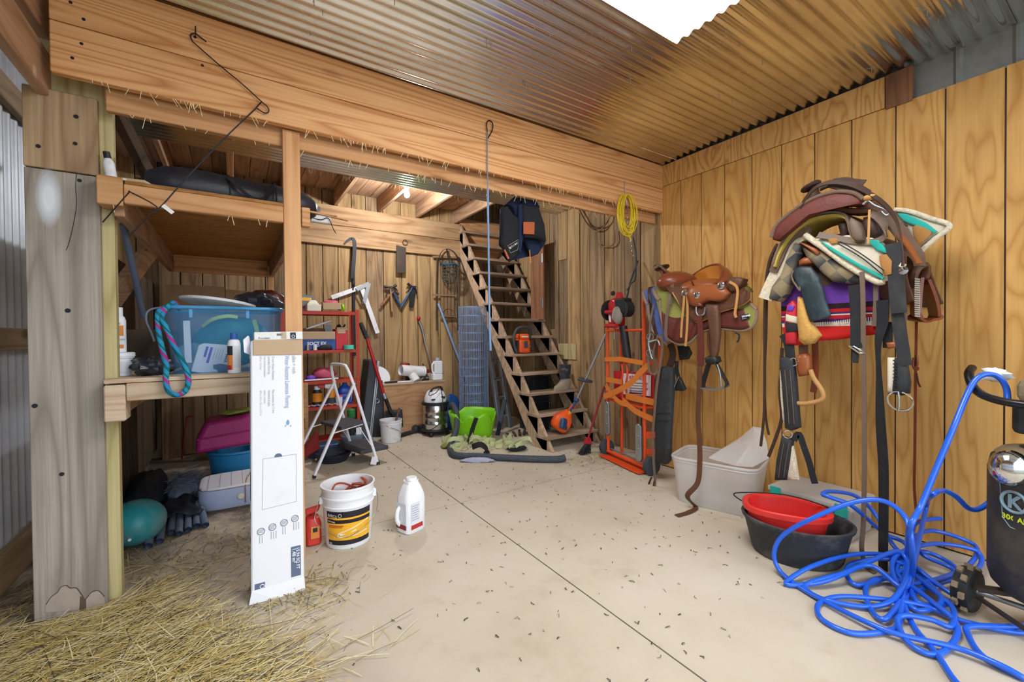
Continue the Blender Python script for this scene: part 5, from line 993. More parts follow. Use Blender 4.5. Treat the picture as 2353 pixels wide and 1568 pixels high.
wc = V(1.62, 5.26, .002); t = thing('small_bucket', 'dirty white bucket with a stick in it by the plywood box', 'bucket', wc); MB().lathe([(0, .004), (.112, 0), (.115, .006), (.13, .22), (.136, .222), (.136, .235), (.131, .237), (.137, .262), (.137, .272), (.129, .272), (.11, .02), (0, .015)], wc, 30).build('bucket_body', 'white_dirty', t, sm=35); MB().tube(spl([wc+V(-.13, -.03, .24), wc+V(-.05, -.135, .2), wc+V(.05, -.135, .15), wc+V(.11, -.09, .1), wc+V(.135, 0, .235)], 5), .003, 5).build('wire_handle', 'wire_galv', t, sm=60)
o = MB().tube([wc+V(.03, .02, .1), wc+V(.12, .03, .40)], .014, 7).build('stick', 'cable_brown', sm=60); tag(o, 'short brown stick standing in the small bucket', 'stick')
# shop vacuum
vc = V(2.23, 5.30, 0); t = thing('shop_vacuum', 'chrome drum shop vacuum with white motor head and grey hose', 'vacuum', vc)
MB().lathe([(0, .06), (.18, .06), (.185, .075), (.165, .09), (0, .09)], vc, 30).build('base_ring', 'black_plastic', t, sm=40)
MB().lathe([(.158, .09), (.16, .1), (.16, .15), (.164, .155), (.16, .16), (.16, .235), (.164, .24), (.16, .245), (.16, .31), (.164, .315), (.16, .32), (.16, .41), (.0, .41)], vc, 36).build('drum', 'steel', t, sm=40)
MB().lathe([(.168, .40), (.18, .41), (.18, .435), (.17, .44), (0, .44)], vc, 32).build('lid_ring', 'black_plastic', t, sm=40)
MB().lathe([(.145, .44), (.142, .49), (.115, .56), (.09, .585), (0, .59)], vc, 28).build('motor_head', 'white_plastic', t, sm=40)
MB().tube(spl([vc+V(-.08, -.05, .57), vc+V(-.05, -.06, .62), vc+V(.05, -.06, .63), vc+V(.09, -.04, .57)], 4), .013, 8).build('carry_handle', 'black_plastic', t, sm=60)
MB().box(vc+V(.055, -.128, .50), (.06, .012, .03)).box(vc+V(-.075, -.125, .48), (.06, .012, .022)).build('switch_plate', 'black_plastic', t, bev=.003)
MB().tube(spl([vc+V(-.02, -.07, .62), vc+V(-.11, -.1, .6), vc+V(-.13, -.12, .54), vc+V(-.05, -.14, .57), vc+V(.02, -.12, .62), vc+V(.035, -.16, .5), vc+V(.02, -.185, .38), vc+V(.03, -.18, .27), vc+V(-.03, -.2, .18), vc+V(-.12, -.19, .12), vc+V(-.2, -.15, .1)], 5), .005, 6).build('power_cord', 'black_rubber', t, sm=60)
for a in (-2.3, -.8, .8, 2.3): MB().blob(vc+V(.17*math.cos(a), .17*math.sin(a), .03), .03, .03, .028, 8, 10).build('caster', 'black_plastic', t, sm=180)
MB().cyl(vc+V(.15, -.08, .36), vc+V(.21, -.12, .36), .04, n=12).build('hose_port', 'black_plastic', t)
hz = [vc+V(.2, -.115, .36), PY(1040, 930, 5.05), PY(1049, 950, 4.85), PY(1049, 985, 4.6), F(1040, 1010, .10), F(1034, 1030, .035), F(1045, 1046, .035), F(1090, 1049, .034), F(1150, 1052, .034), F(1220, 1055, .034), F(1278, 1056, .034), F(1298, 1052, .045)]
hp = spl(hz, 12); MB().tube(hp, [.033+.0022*(i % 2) for i in range(len(hp))], 12).build('suction_hose', 'hose_grey', t, sm=60)
t = thing('vacuum_nozzle', 'black vacuum floor tool lying beside the chrome drum', 'nozzle', (1.9, 5.2, 0)); MB().tube([F(905, 1005, .03), F(950, 992, .03), F(985, 984, .05)], [.03, .025, .025], 8).build('tube', 'black_rubber', t, sm=60); MB().box(F(970, 985, .06), (.12, .09, .1), .5).build('head', 'black_plastic', t, bev=.02, seg=2); MB().blob(F(955, 985, .06), .05, .05, .05, 8, 10).build('joint', 'black_rubber', t, sm=180)
# blue tray, wire roll, aluminium ladder
T = rotT((2.42, 5.40, .003), rx=-10, ry=14, rz=10); o = MB(T).prism([(0, 0, 0), (.2, 0, 0), (.2, 0, .42), (.15, 0, .50), (.04, 0, .52), (0, 0, .5)], (0, .03, 0)).build('blue_tray', 'blue_lid', bev=.02, seg=2); tag(o, 'shiny dark blue tray standing behind the vacuum', 'tray')
wc = V(2.81, 5.30, .003); t = thing('fence_roll', 'tall roll of blue-grey welded fence wire', 'wire roll', wc); rr = random.Random(2)
NW = 40; z = .02
for k in range(15): MB().ring(wc+V(0, 0, .04+k*.118), .205, .0042, (0, 0, 1), 36, k=4).build('hoop_wire', 'fence_wire', t)
sp_ = []
for k in range(150): a = k*2*math.pi/36; r_ = .205-.0009*k; sp_.append((a, r_))
for k in range(NW):
    a = 2*math.pi*k/NW+rr.uniform(-.03, .03); r_ = .203; MB().tube([wc+V(r_*math.cos(a), r_*math.sin(a), .0), wc+V(r_*math.cos(a)+rr.uniform(-.004, .004), r_*math.sin(a), .9), wc+V(r_*math.cos(a), r_*math.sin(a), 1.70+rr.uniform(0, .015))], .0034, 4).build('upright_wire', 'fence_wire', t)
m = MB()
for j in range(2):
    R_ = .16-.06*j
    for k in range(16): a = 2*math.pi*k/16+j; m.tube([wc+V(R_*math.cos(a), R_*math.sin(a), 0), wc+V(R_*math.cos(a), R_*math.sin(a), 1.69)], .0032, 4)
    for k in range(15): m.ring(wc+V(0, 0, .05+k*.118), R_, .0036, (0, 0, 1), 24, k=4)
m.build('inner_turns', 'fence_wire', t, kind='stuff')
t = thing('extension_ladder', 'aluminium extension ladder standing under the staircase', 'ladder', (3.2, 5.2, 0))
for j, (xa, ya) in enumerate(((3.05, 5.02), (3.12, 5.08))):
    lo0, lo1 = V(xa, ya, .004), V(xa+.2, ya+.06, .004); hi0, hi1 = V(xa+.08, ya+.62, 1.95-.1*j), V(xa+.24, ya+.66, 1.98-.1*j)
    for a, b in ((lo0, hi0), (lo1, hi1)): MB().bar(a, b, .028, .065, up=(0, 1, 0)).build('rail', 'alu', t, bev=.004)
    for k in range(7): u = .08+.135*k; MB().cyl(lo0+(hi0-lo0)*u, lo1+(hi1-lo1)*u, .015, n=8).build('rung', 'alu', t, sm=60)
t = thing('wire_crate', 'black wire crate under the staircase', 'crate', (3.5, 4.75, 0))
for k in range(9): MB().bar((3.36, 4.6, .35+.05*k), (3.62, 4.6, .35+.05*k), .008, .008).build('wire', 'basket_wire', t)
for k in range(11): MB().bar((3.365+.025*k, 4.6, .002), (3.365+.025*k, 4.6, .78), .006, .006).build('wire', 'basket_wire', t)
MB().bx(3.36, 3.62, 4.63, 4.98, .002, .74).build('crate_body', 'black_rubber', t, bev=.01)
t = thing('dark_wheelrim', 'dark scrap leaning low under the staircase', 'scrap', (2.95, 4.6, 0)); MB().bar((2.86, 4.75, .01), (3.12, 4.98, .42), .05, .02).build('scrap_bar', 'tarp', t)
for k in range(5): MB().bar((2.95+.06*k, 4.55, .02), (3.0+.1*k, 4.75, .012+.01*k), .03, .012).build('scrap_strip', 'dark_plank', t)
# lime green muck bucket, broken rim
gc = V(2.545, 4.84, .003); t = thing('muck_bucket', 'lime green plastic bucket with a broken jagged rim', 'bucket', gc)
rr = random.Random(12); NA = 48; jag = []
for k in range(NA):
    a = k/NA; h = .345
    for c0, w0, d0 in ((.60, .035, .10), (.83, .03, .13), (.70, .02, .05), (.95, .025, .06), (.28, .04, .05)):
        if abs(a-c0) < w0: h -= d0*(1-abs(a-c0)/w0)**.6
    jag.append(h+rr.uniform(-.006, .004))
def gb(u, v, e=0):
    k = int(round(u*NA)) % NA; a = 2*math.pi*k/NA; z = jag[k]*v; r_ = .235+.07*(z/.345)+.006*(1 if k % 12 < 6 else 0)-e
    return gc+V(r_*math.cos(a), r_*math.sin(a), z)
MB().grid(lambda u, v: gb(u, v), NA, 8, cu=True).build('bucket_wall', 'lime', t, sm=40, solid=.006); MB().lathe([(0, 0), (.235, 0), (.235, .006), (0, .006)], gc, 30).build('bucket_base', 'lime', t)
a_ = math.atan2(-gc.y, -gc.x); MB().strap(spl([gc+V(.308*math.cos(a_+.15), .308*math.sin(a_+.15), .31), gc+V(.285*math.cos(a_), .285*math.sin(a_), .18), gc+V(.30*math.cos(a_-.12), .30*math.sin(a_-.12), .05), gc+V(.36*math.cos(a_-.25), .36*math.sin(a_-.25), .008)], 5), .05, .005, (math.sin(a_), -math.cos(a_), 0)).build('black_strap', 'black_web', t)
# tow-strap heap, rag
t = thing('tow_strap', 'heap of pale yellow-green tow strap with dark edges on the floor', 'strap', F(1110, 1030)); rr = random.Random(21)
for k in range(17):
    c_ = F(rr.uniform(1030, 1185), rr.uniform(1018, 1040)); r_ = rr.uniform(.05, .13); a0 = rr.uniform(0, 6); h = rr.uniform(.03, .10); w_ = rr.uniform(.04, .05)
    P = [c_+V(r_*math.cos(a0+k2*.5), r_*.6*math.sin(a0+k2*.5), w_/2+.004+h*abs(math.sin(k2*.5+k))) for k2 in range(9)]
    ax = V(.2*math.sin(a0), .2*math.cos(a0), 1)
    MB().strap(P, w_, .004, ax, 3).build('strap_fold', 'lime_strap', t)
    if k % 3 == 0: MB().strap([p+V(0, 0, w_/2-.003) for p in P], .006, .0055, ax, 3).build('strap_edge', 'lime_dark', t)
MB().strap([F(1170, 1030, .05), F(1195, 1012, .09), F(1215, 1008, .08), F(1232, 1022, .03), F(1250, 1033, .006)], .045, .004, (0, .3, 1), 5).build('strap_tail', 'lime_strap', t)
MB().strap([F(1085, 1028, .09), F(1105, 1022, .13), F(1120, 1035, .06), F(1115, 1045, .02)], .06, .006, (0, .4, 1), 4).build('keeper', 'black_web', t); MB().strap([F(1115, 1022, .10), F(1121, 1035, .05), F(1124, 1044, .02)], .022, .006, (1, 0, 0), 3).build('orange_tab', 'ink_orange', t)
MB().blob(F(1028, 1024, .03), .08, .05, .03, 8, 12, rough=.2).build('strap_end', 'lime_dark', t, sm=60); MB().blob(F(1190, 1030, .03), .12, .06, .03, 8, 12, rough=.3, seed=6).build('dark_fold', 'black_web', t, sm=60)
p = F(1098, 1058, .016); o = MB().blob(p, .16, .05, .028, 10, 22, rough=.25, seed=17, flat=-.014, M=Matrix.Rotation(-.6, 3, 'Z')).build('cloth_rag', 'rag', sm=60); tag(o, 'crumpled lilac-grey rag on the floor before the hose', 'rag')
# chainsaw on the fifth tread
zt_ = syz(4)[1]+.015; c0 = V(3.09, 4.47, zt_); T = rotT(c0, rz=-12) @ Matrix.Scale(1.22, 4); t = thing('chain_saw', 'orange chainsaw with grey handle standing on a stair tread', 'chainsaw', T=T)
MB(T).bx(-.06, .07, -.03, .14, .005, .15).build('engine_case', 'orange_plastic', t, bev=.025, seg=3, sm=60); MB(T).bx(-.05, .06, -.028, .12, .145, .205).build('top_cover', 'orange_plastic', t, bev=.02, seg=2, sm=60)
MB(T).bx(-.008, .03, -.045, -.028, .06, .13).build('choke_plate', 'dark_grey', t, bev=.004); MB(T).cyl((.045, -.045, .075), (.045, -.028, .075), .018, n=12).build('oil_cap', 'chrome', t)
MB(T).tube(spl([(-.075, 0, .01), (-.105, 0, .10), (-.10, 0, .2), (-.05, .01, .265), (.04, .02, .275), (.085, .03, .24), (.085, .04, .16)], 5), .016, 9).build('front_handle', 'dark_grey', t, sm=60); MB(T).bx(-.085, -.062, -.02, .12, .02, .14).build('starter_cover', 'black_plastic', t, bev=.008)
MB(T).bx(.07, .12, .0, .14, .02, .15).build('clutch_cover', 'leather_dark', t, bev=.01); MB(T).bx(-.035, .04, -.0295, -.028, .17, .182).build('name_plate', 'ink_white', t)
# boot
zt_ = syz(2)[1]+.0155; c0 = V(3.50, 4.16, zt_); T = rotT(c0, rz=12); t = thing('rubber_boot', 'muddy dark rubber boot on the lower stairs', 'boot', T=T)
def bootfn(u, v):
    pr = [(0, 0, .0, .20, .058), (.005, .02, .0, .21, .062), (.01, .05, .012, .195, .058), (-.02, .08, .05, .14, .055), (-.05, .11, .07, .09, .054), (-.06, .14, .075, .062, .052), (-.06, .2, .075, .068, .058), (-.065, .26, .078, .078, .064), (-.065, .31, .078, .084, .066)]
    i = min(len(pr)-2, int(v*(len(pr)-1))); f_ = v*(len(pr)-1)-i; a = [pr[i][k]*(1-f_)+pr[i+1][k]*f_ for k in range(5)]
    ang_ = 2*math.pi*u; front = a[3]; cx_ = -a[0]+(.05)*0
    x = math.cos(ang_); xx = (-(front) if x < 0 else -.0)+0
    return V((front if x < 0 else .085)*x+(.02 if v > .3 else 0), a[4]*math.sin(ang_), a[1])
MB(T).grid(bootfn, 24, 17, cu=True).build('boot_foot', 'boot_mud', t, sm=180); MB(T).lathe([(.078, .14), (.082, .2), (.086, .26), (.09, .312), (.084, .312), (.078, .2), (0, .19)], (.012, 0, 0), 24, sx=1, sy=.78).build('boot_shaft', 'boot_dark', t, sm=60)
MB(T).prism([V((-.155 if math.cos(k) < 0 else .09)*math.cos(k)*-1 if False else ((.208 if math.cos(k) < 0 else .09)*math.cos(k)), .056*math.sin(k), .0) for k in [j*math.pi/12 for j in range(24)]], (0, 0, .014)).build('sole', 'boot_mud', t)
# string trimmer leaning on the lowest treads
e0, e1, e2 = V(3.20, 3.84, .31), PX(1322, 925, 3.33), PX(1392, 768, 3.50)
t = thing('string_trimmer', 'orange and grey engine string trimmer leaning up the stairs', 'trimmer', e0-V(0, 0, .14)); d = (e2-e1).normalized()
MB().tube([e1, e2], .014, 10).build('shaft', 'alu', t, sm=60); g0 = e0+(e1-e0)*.5
MB().tube([g0, e1+d*.02], [.022, .018], 10).build('trigger_grip', 'barrow_blue', t, sm=60); MB().blob(e1+d*.03, .035, .035, .03, 8, 12).build('clamp', 'barrow_blue', t, sm=180)
dd = (e1-e0).normalized(); Te = Matrix.Translation(e0) @ dd.to_track_quat('Z', 'Y').to_matrix().to_4x4()
MB(Te).lathe([(0, -.13), (.08, -.125), (.105, -.09), (.11, -.02), (.095, .04), (.06, .09), (.035, .13), (0, .13)], (0, 0, 0), 16, sq=4).build('engine_cover', 'orange_plastic', t, sm=50)
MB().box(e0+V(-.06, -.095, -.02), (.14, .05, .125), Matrix.Rotation(.4, 3, 'Z') @ Matrix.Rotation(.35, 3, 'Y')).build('air_filter', 'barrow_blue', t, bev=.018, seg=2)
p = e0+V(.01, -.085, .075); MB().prism([p, p+V(.05, 0, .01), p+V(.02, 0, .05)], (0, .004, 0)).build('warning_label', 'label_yellow', t)
h_ = e1+(e2-e1)*.33; MB().ring(h_, .075, .016, (d.x, d.y, d.z+.9), 18, sy=.5, up=(.8, -.5, 0)).build('loop_handle', 'dark_grey', t, sm=60)
for s_ in (-1, 1): MB().tube([e1-dd*.03+V(s_*.02, 0, 0), e1-dd*.09+V(s_*.045, -.01, -.01)], .009, 6).build('trigger', 'orange_plastic', t, sm=60)
# broom
b0, b1 = PX(1389, 888, 3.46), F(1350, 1012, .135); t = thing('corn_broom', 'small red-handled broom with black bristles by the stairs', 'broom', F(1343, 1052)); MB().tube([b0, b1], .012, 8).build('handle', 'red_dark', t, sm=60)
b2 = F(1342, 1040, .02); MB().prism([b1+V(-.01, 0, .03), b1+V(.03, -.02, .03), b1+V(.05, -.03, -.05), b1+V(-.035, .01, -.04)], (0, .03, 0)).build('cap', 'red_gloss', t, bev=.005)
rr = random.Random(6); m = MB()
for k in range(160):
    s_ = rr.uniform(-1, 1); p0 = b1+V(.008+.035*s_, rr.uniform(-.02, .02), -.045); p1 = V(b2.x+.065*s_+rr.uniform(-.01, .01), b2.y+rr.uniform(-.04, .04), .003); m.bar(p0, p1, .003, .003)
m.build('bristles', 'black_plastic', t, kind='stuff')
# ================================================================== hand truck
HA, HB = V(3.335, 3.25, 0), V(3.21, 2.665, 0); HU = (HB-HA).normalized(); HN = V(0, 0, 1).cross(HU).normalized()
if HN.x > 0: HN = -HN                      # toward the room
def HP(x, y, off=0):
    d = ray(x, y); n = HN; return CAM+d*(((HA+n*off)-CAM).dot(n)/d.dot(n))
def hz_(z, s, off=0): return HA+(HB-HA)*s+V(0, 0, z)+HN*off
ht = thing('hand_truck', 'orange steel hand truck leaning in the corner by the plywood wall', 'hand truck', (HA+HB)/2)
ztop = HP(1480, 690).z
MB().tube([hz_(.05, 0), hz_(1.40, 0)], .017, 10).build('rail', 'orange_frame', ht, sm=60)
MB().tube(spl([hz_(.05, 1), hz_(.8, 1), hz_(1.5, 1), hz_(1.62, 1.0), hz_(1.69, 1.03, -.04), hz_(1.69, 1.06, -.10), hz_(1.6, 1.08, -.14), hz_(1.0, 1.08, -.14), hz_(.2, 1.06, -.12)], 6), .017, 10).build('rail', 'orange_frame', ht, sm=60)
MB().tube([hz_(.05, .17, -.10), hz_(1.36, .17, -.10)], .016, 10).build('rail', 'orange_frame', ht, sm=60)
MB().tube([hz_(1.345, 0), hz_(1.345, 1)], .014, 8).build('cross_bar', 'orange_frame', ht, sm=60)
for z in (1.02, .60): MB().prism([hz_(z, .0, .01), hz_(z, 1, .01), hz_(z, 1, -.12), hz_(z, .1, -.12)], (0, 0, .022)).build('cross_plate', 'orange_frame', ht, bev=.004)
MB().tube([hz_(.06, -.02, .0), hz_(.06, 1.02, 0)], .018, 8).build('cross_bar', 'orange_frame', ht, sm=60); MB().prism([hz_(.012, -.05, .10), hz_(.012, 1.05, .10), hz_(.012, 1.05, -.04), hz_(.012, -.05, -.04)], (0, 0, .006)).build('toe_plate', 'orange_frame', ht)
for s in (.42, .55): MB().tube(spl([hz_(1.03, s-.12, -.02), hz_(1.0, s, -.0), hz_(.9, s+.02, 0), hz_(.8, s-.02, 0), hz_(.6, s+.03, 0)], 4), .010, 7).build('bent_rod', 'orange_frame', ht, sm=60)
for z in (.2, .36): MB().bar(hz_(z, .98), hz_(z, 1.10, -.13), .012, .06).build('side_strut', 'orange_frame', ht)
MB().bx(0, 0, 0, 0, 0, 0) if False else None
MB().prism([HP(1410, 852, -.05), HP(1503, 858, -.05), HP(1500, 928, -.05), HP(1412, 915, -.05)], HN*-.006).build('back_panel', 'red_box', ht)
MB().prism([HP(1432, 858, -.04), HP(1496, 863, -.04), HP(1495, 911, -.04), HP(1433, 906, -.04)], HN*.003).build('instruction_label', 'ink_white', ht)
text('ELECTRIC', .045, 'ink_red', ht, HP(1446, 871, -.033), HP(1496, 874, -.033)-HP(1446, 871, -.033), V(0, 0, 1), 'label_print', bold=.001)
q = MB()
for k in range(4): q.bar(HP(1448, 880+6*k, -.034), HP(1488-5*(k % 2), 882+6*k, -.034), .003, .004)
q.build('label_print', 'ink_dark', ht)
q = MB(); q.bar(HP(1446, 903, -.034), HP(1475, 905, -.034), .004, .012); q.build('label_print', 'red_dark', ht)
def stp(pts, w=.055, name='strap', n=4): MB().strap([HP(*p) for p in pts], w, .004, (0, 0, 1), n).build(name, 'orange_strap', ht)
stp([(1388, 912, .03), (1420, 898, .035), (1450, 880, .04), (1470, 858, .035), (1488, 840, .03)], .06); stp([(1390, 826, .03), (1412, 826, .035), (1430, 826, .035), (1478, 835, .03)], .045)
stp([(1392, 885, .028), (1398, 895, .03), (1420, 922, .03), (1440, 930, .03)], .05); stp([(1438, 910, .02), (1470, 918, .03), (1502, 925, .02)], .06); stp([(1432, 920, .025), (1460, 945, .03), (1502, 965, .025)], .055); stp([(1392, 872, .025), (1428, 878, .03)], .05)
for s, zc in ((.06, .42), (.93, .28)):
    q = hz_(zc, s, .03); L = .135; r_ = .042
    P = [q+HU*(r_*math.cos(a))+V(0, 0, (L if math.sin(a) > 0 else -L)+r_*math.sin(a)) for a in [math.pi*k/8 for k in range(16)]]
    MB().prism(P, HN*.012).build('slide_plate', 'alu', ht, bev=.003); MB().tube(P, .006, 5, closed=True).build('plate_rim', 'dark_grey', ht)
    for dz in (-.06, .06): MB().cyl(q+V(0, 0, dz)+HN*.012, q+V(0, 0, dz)+HN*.018, .008, n=8).build('bolt', 'steel_dull', ht)
def wl_last(): return [o for o in bpy.data.objects if o.name.startswith('wheel') and o.parent == ht][-1]
for s in (-.10, 1.12):
    c_ = hz_(.086, s, -.02); Mw = HU.to_track_quat('Z', 'Y').to_matrix()
    MB().lathe([(0, -.03), (.045, -.03), (.06, -.026), (.083, -.022), (.085, 0), (.083, .022), (.06, .026), (.045, .03), (0, .03)], c_, 24, M=Mw).build('wheel', 'hose_grey', ht, sm=50); MB().lathe([(0, -.036), (.03, -.034), (.032, -.028), (0, -.026)], c_, 16, M=Mw).build('hub', 'steel_dull', ht.children[-1] if False else wl_last(), sm=40)
MB().tube([hz_(.086, -.12, -.02), hz_(.086, 1.14, -.02)], .009, 8).build('axle', 'steel_dull', ht)
# red trimmer engine hooked on the hand truck
c_ = HP(1421, 712, .02); t = thing('brush_trimmer', 'red engine brush trimmer hanging upside down on the hand truck', 'trimmer', c_)
def rel(dx, dz, o=0): return c_+HU*dx+V(0, 0, dz)+HN*o
MB().prism([rel(-.13, -.14, .05), rel(-.09, -.17, .05), rel(.02, -.17, .05), rel(.02, .10, .05), rel(-.05, .13, .05), rel(-.13, .08, .05)], HN*-.13).build('engine_cover', 'red_gloss', t, bev=.03, seg=3, sm=60)
MB().tube([rel(-.14, 0, .0), rel(-.155, 0, .0)], .11, 16).build('starter_ring', 'black_plastic', t, sm=40)
MB().box(rel(.07, .03, -.01), (.14, .12, .16), math.atan2(HU.y, HU.x)).build('engine_block', 'iron_black', t, bev=.02, seg=2); MB().blob(rel(.06, -.06, .05), .06, .05, .09, 8, 12, rough=.15).build('cylinder', 'weathered', t, sm=60)
MB().tube([rel(.12, .0, .03), rel(.12, .0, -.05)], .08, 14).build('muffler', 'black_plastic', t, sm=40)
for z in (-.02, -.16): MB().tube([rel(-.12, z, .07), rel(.07, z-.005, .07)], .022, 8).build('guard_bar', 'red_gloss', t, sm=60)
MB().prism([rel(-.02, .10, .03), rel(.08, .10, .03), rel(.05, .17, .03), rel(.0, .18, .03)], HN*-.05).build('tank_cap_neck', 'red_gloss', t, bev=.01); MB().blob(rel(-.05, .17, .03), .024, .024, .024, 8, 10).build('primer_knob', 'black_rubber', t, sm=180)
MB().bx(0, .001, 0, .001, 0, .001) if False else None
MB().prism([rel(-.085, -.12, .052), rel(-.05, -.125, .052), rel(-.06, -.05, .052), rel(-.095, -.045, .052)], HN*.002).build('sticker', 'ink_white', t)
MB().tube([rel(.05, -.17, -.02), rel(.09, -.42, -.03), rel(.11, -.5, -.03)], [.04, .042, .038], 10).build('shaft_guard', 'black_plastic', t, sm=60)
MB().tube([rel(.07, .1, -.05), HP(1448, 650, -.1), PX(1466, 600, 3.52)], .009, 7).build('shaft', 'leather_green', t, sm=60); MB().tube([rel(-.12, -.17, -.04), rel(-.16, -.30, -.06)], .01, 6).build('throttle_tube', 'alu', t, sm=60)

# ================================================================== saddles on the right wall
def crv(pts, n=9): return spl([V(p) for p in pts], n)
def samp(P, u):
    k = u*(len(P)-1); i = min(len(P)-2, int(k)); return P[i].lerp(P[i+1], k-i)
class Drape:
    """leather or cloth hung over a rack: near hem and ridge curves, rounded over the top and mirrored behind"""
    def __init__(s, bots, tops, xn, xc, xf):
        s.b = crv([PX(x, y, xn) for x, y in bots]); s.t = crv([PX(x, y, xc) for x, y in tops]); s.xn, s.xc, s.xf = xn, xc, xf
    def p(s, u, v, e=0, wr=.004):
        b, t = samp(s.b, u), samp(s.t, u); f = v if v <= 1 else 2-v
        sn, cs = math.sin(math.pi/2*f), math.cos(math.pi/2*f)
        z = b.z+(t.z-b.z)*sn**1.15; hx = (s.xc-s.xn) if v <= 1 else (s.xf-s.xc); x = hx*cs**.55
        x = s.xc-(x+e*cs) if v <= 1 else s.xc+(x+e*cs)
        y = b.y+(t.y-b.y)*f+wr*math.sin(17*u+9*f)*(1-f)
        return V(x+wr*math.sin(11*u+5*f)*cs, y, z+e*sn)
    def build(s, name, mat, par, v0=0, v1=2, e=0, nu=36, nv=26, solid=.008, u0=0, u1=1, wr=.004):
        return MB().grid(lambda a, b: s.p(u0+(u1-u0)*a, v0+(v1-v0)*b, e, wr), nu, nv).build(name, mat, par, sm=60, solid=solid)
def dome(pts, X, name, mat, par, bul=.03, th=.02, sub=0, sm=60):
    P = [PX(x, y, X) for x, y in pts]; n_ = len(P); c_ = sum(P, V(0, 0, 0))/n_; vs = []
    for s_, off in ((1.0, 0), (.93, -bul*.55), (.65, -bul*.95), (.3, -bul*1.15)): vs += [c_+(p-c_)*s_+V(off, 0, 0) for p in P]
    vs += [c_+V(-bul*1.18, 0, 0)]+[p+V(th, 0, 0) for p in P]
    fs = [(r_*n_+i, r_*n_+(i+1) % n_, (r_+1)*n_+(i+1) % n_, (r_+1)*n_+i) for r_ in range(3) for i in range(n_)]+[(3*n_+i, 3*n_+(i+1) % n_, 4*n_) for i in range(n_)]
    b0 = 4*n_+1; fs += [(i, b0+i, b0+(i+1) % n_, (i+1) % n_) for i in range(n_)]+[tuple(b0+i for i in range(n_))]
    return MB().add(vs, fs).build(name, mat, par, sm=sm)
def xs(pts, X, w, t, name, mat, par, n=5, side=(0, 1, 0)): return MB().strap([PX(x, y, X if not isinstance(X, (list, tuple)) else X[i]) for i, (x, y) in enumerate(pts)], w, t, side, n).build(name, mat, par)
def xt(pts, X, r, name, mat, par, n=5, k=7): return MB().tube(spl([PX(x, y, X if not isinstance(X, (list, tuple)) else X[i]) for i, (x, y) in enumerate(pts)], n), r, k).build(name, mat, par, sm=60)
def concho(x, y, X, r, par): q = PX(x, y, X); return MB().lathe([(0, .008), (r*.4, .007), (r*.8, .003), (r, 0), (0, -.003)], q, 16, M=V(-1, 0, 0).to_track_quat('Z', 'Y').to_matrix()).build('concho', 'chrome', par, sm=40)
xn, xc, xf = 2.99, 3.25, 3.51
rk = thing('saddle_rack', 'wooden saddle rack fixed to the plywood wall under the riding saddle', 'rack', (3.5, 2.1, 1.5))
for y in (1.85, 2.25): MB().bx(3.1, 3.54, y-.02, y+.02, 1.50, 1.55).build('rack_arm', 'fir_x', rk, bev=.003)
MB().bx(3.14, 3.19, 1.8, 2.3, 1.551, 1.59).build('rack_rail', 'fir_y', rk, bev=.003)
# saddle pads
t = thing('blue_pad', 'blue saddle pad with tan binding under the riding saddle', 'saddle pad', (3.25, 2.4, 1.3)); dp = Drape([(1489, 700), (1493, 738), (1504, 765), (1522, 782), (1532, 792)], [(1492, 672), (1500, 666), (1512, 662), (1526, 660), (1540, 660)], 3.03, xc, xf)
dp.build('pad_cloth', 'pad_blue', t, v1=1.05, solid=.014); MB().tube([dp.p(k/30, 0) for k in range(31)], .014, 7).build('binding', 'pad_binding', t, sm=60); MB().tube([dp.p(0.0, k/20) for k in range(21)], .014, 7).build('binding', 'pad_binding', t, sm=60)
MB().strap([dp.p(.35+.25*k/8, 1-k/8, .015) for k in range(9)], .03, .005, (0, 1, 0)).build('chest_strap', 'leather_dark', t)
t = thing('olive_pad', 'olive green saddle pad with brown leather hem under the riding saddle', 'saddle pad', (3.25, 2.0, 1.3))
dp = Drape([(1516, 690), (1520, 730), (1530, 768), (1545, 785), (1566, 792), (1588, 786), (1606, 770), (1630, 757), (1655, 756), (1680, 758), (1706, 760), (1726, 754), (1737, 738), (1738, 712)], [(1520, 668), (1540, 656), (1570, 652), (1600, 650), (1630, 650), (1660, 648), (1690, 650), (1712, 660), (1722, 672)], xn, xc, xf)
dp.build('pad_cloth', 'pad_olive', t, v1=1.02, nu=60, solid=.016); dp.build('leather_hem', 'leather_burg', t, 0.02, .30, .012, nu=44, nv=6, solid=.004, u0=.13, u1=.85)
MB().tube([dp.p(k/70, 0) for k in range(71)], .011, 7).build('binding', 'pad_binding', t, sm=60); MB().tube([dp.p(0.0, k/20) for k in range(21)], .018, 7).build('binding', 'pad_binding', t, sm=60); MB().tube([dp.p(1.0, k/20) for k in range(21)], .011, 7).build('binding', 'pad_binding', t, sm=60)
P = [PX(x, y, xn-.016) for x, y in ((1701, 725), (1720, 721), (1723, 732), (1704, 737))]; MB().prism(P, (-.003, 0, 0)).build('maker_tag', 'ink_black', t); text('TROPER', .017, 'ink_white', t, PX(1704, 730.5, xn-.02), P[1]-P[0], (0, 0, 1), 'tag_print', bold=.0006); text('SADDLE', .009, 'ink_white', t, PX(1705, 734.5, xn-.02), P[1]-P[0], (0, 0, 1), 'tag_print')
xt([(1690, 765), (1698, 770), (1697, 782), (1693, 786)], xn-.005, .006, 'tie_cord', 'black_web', t)
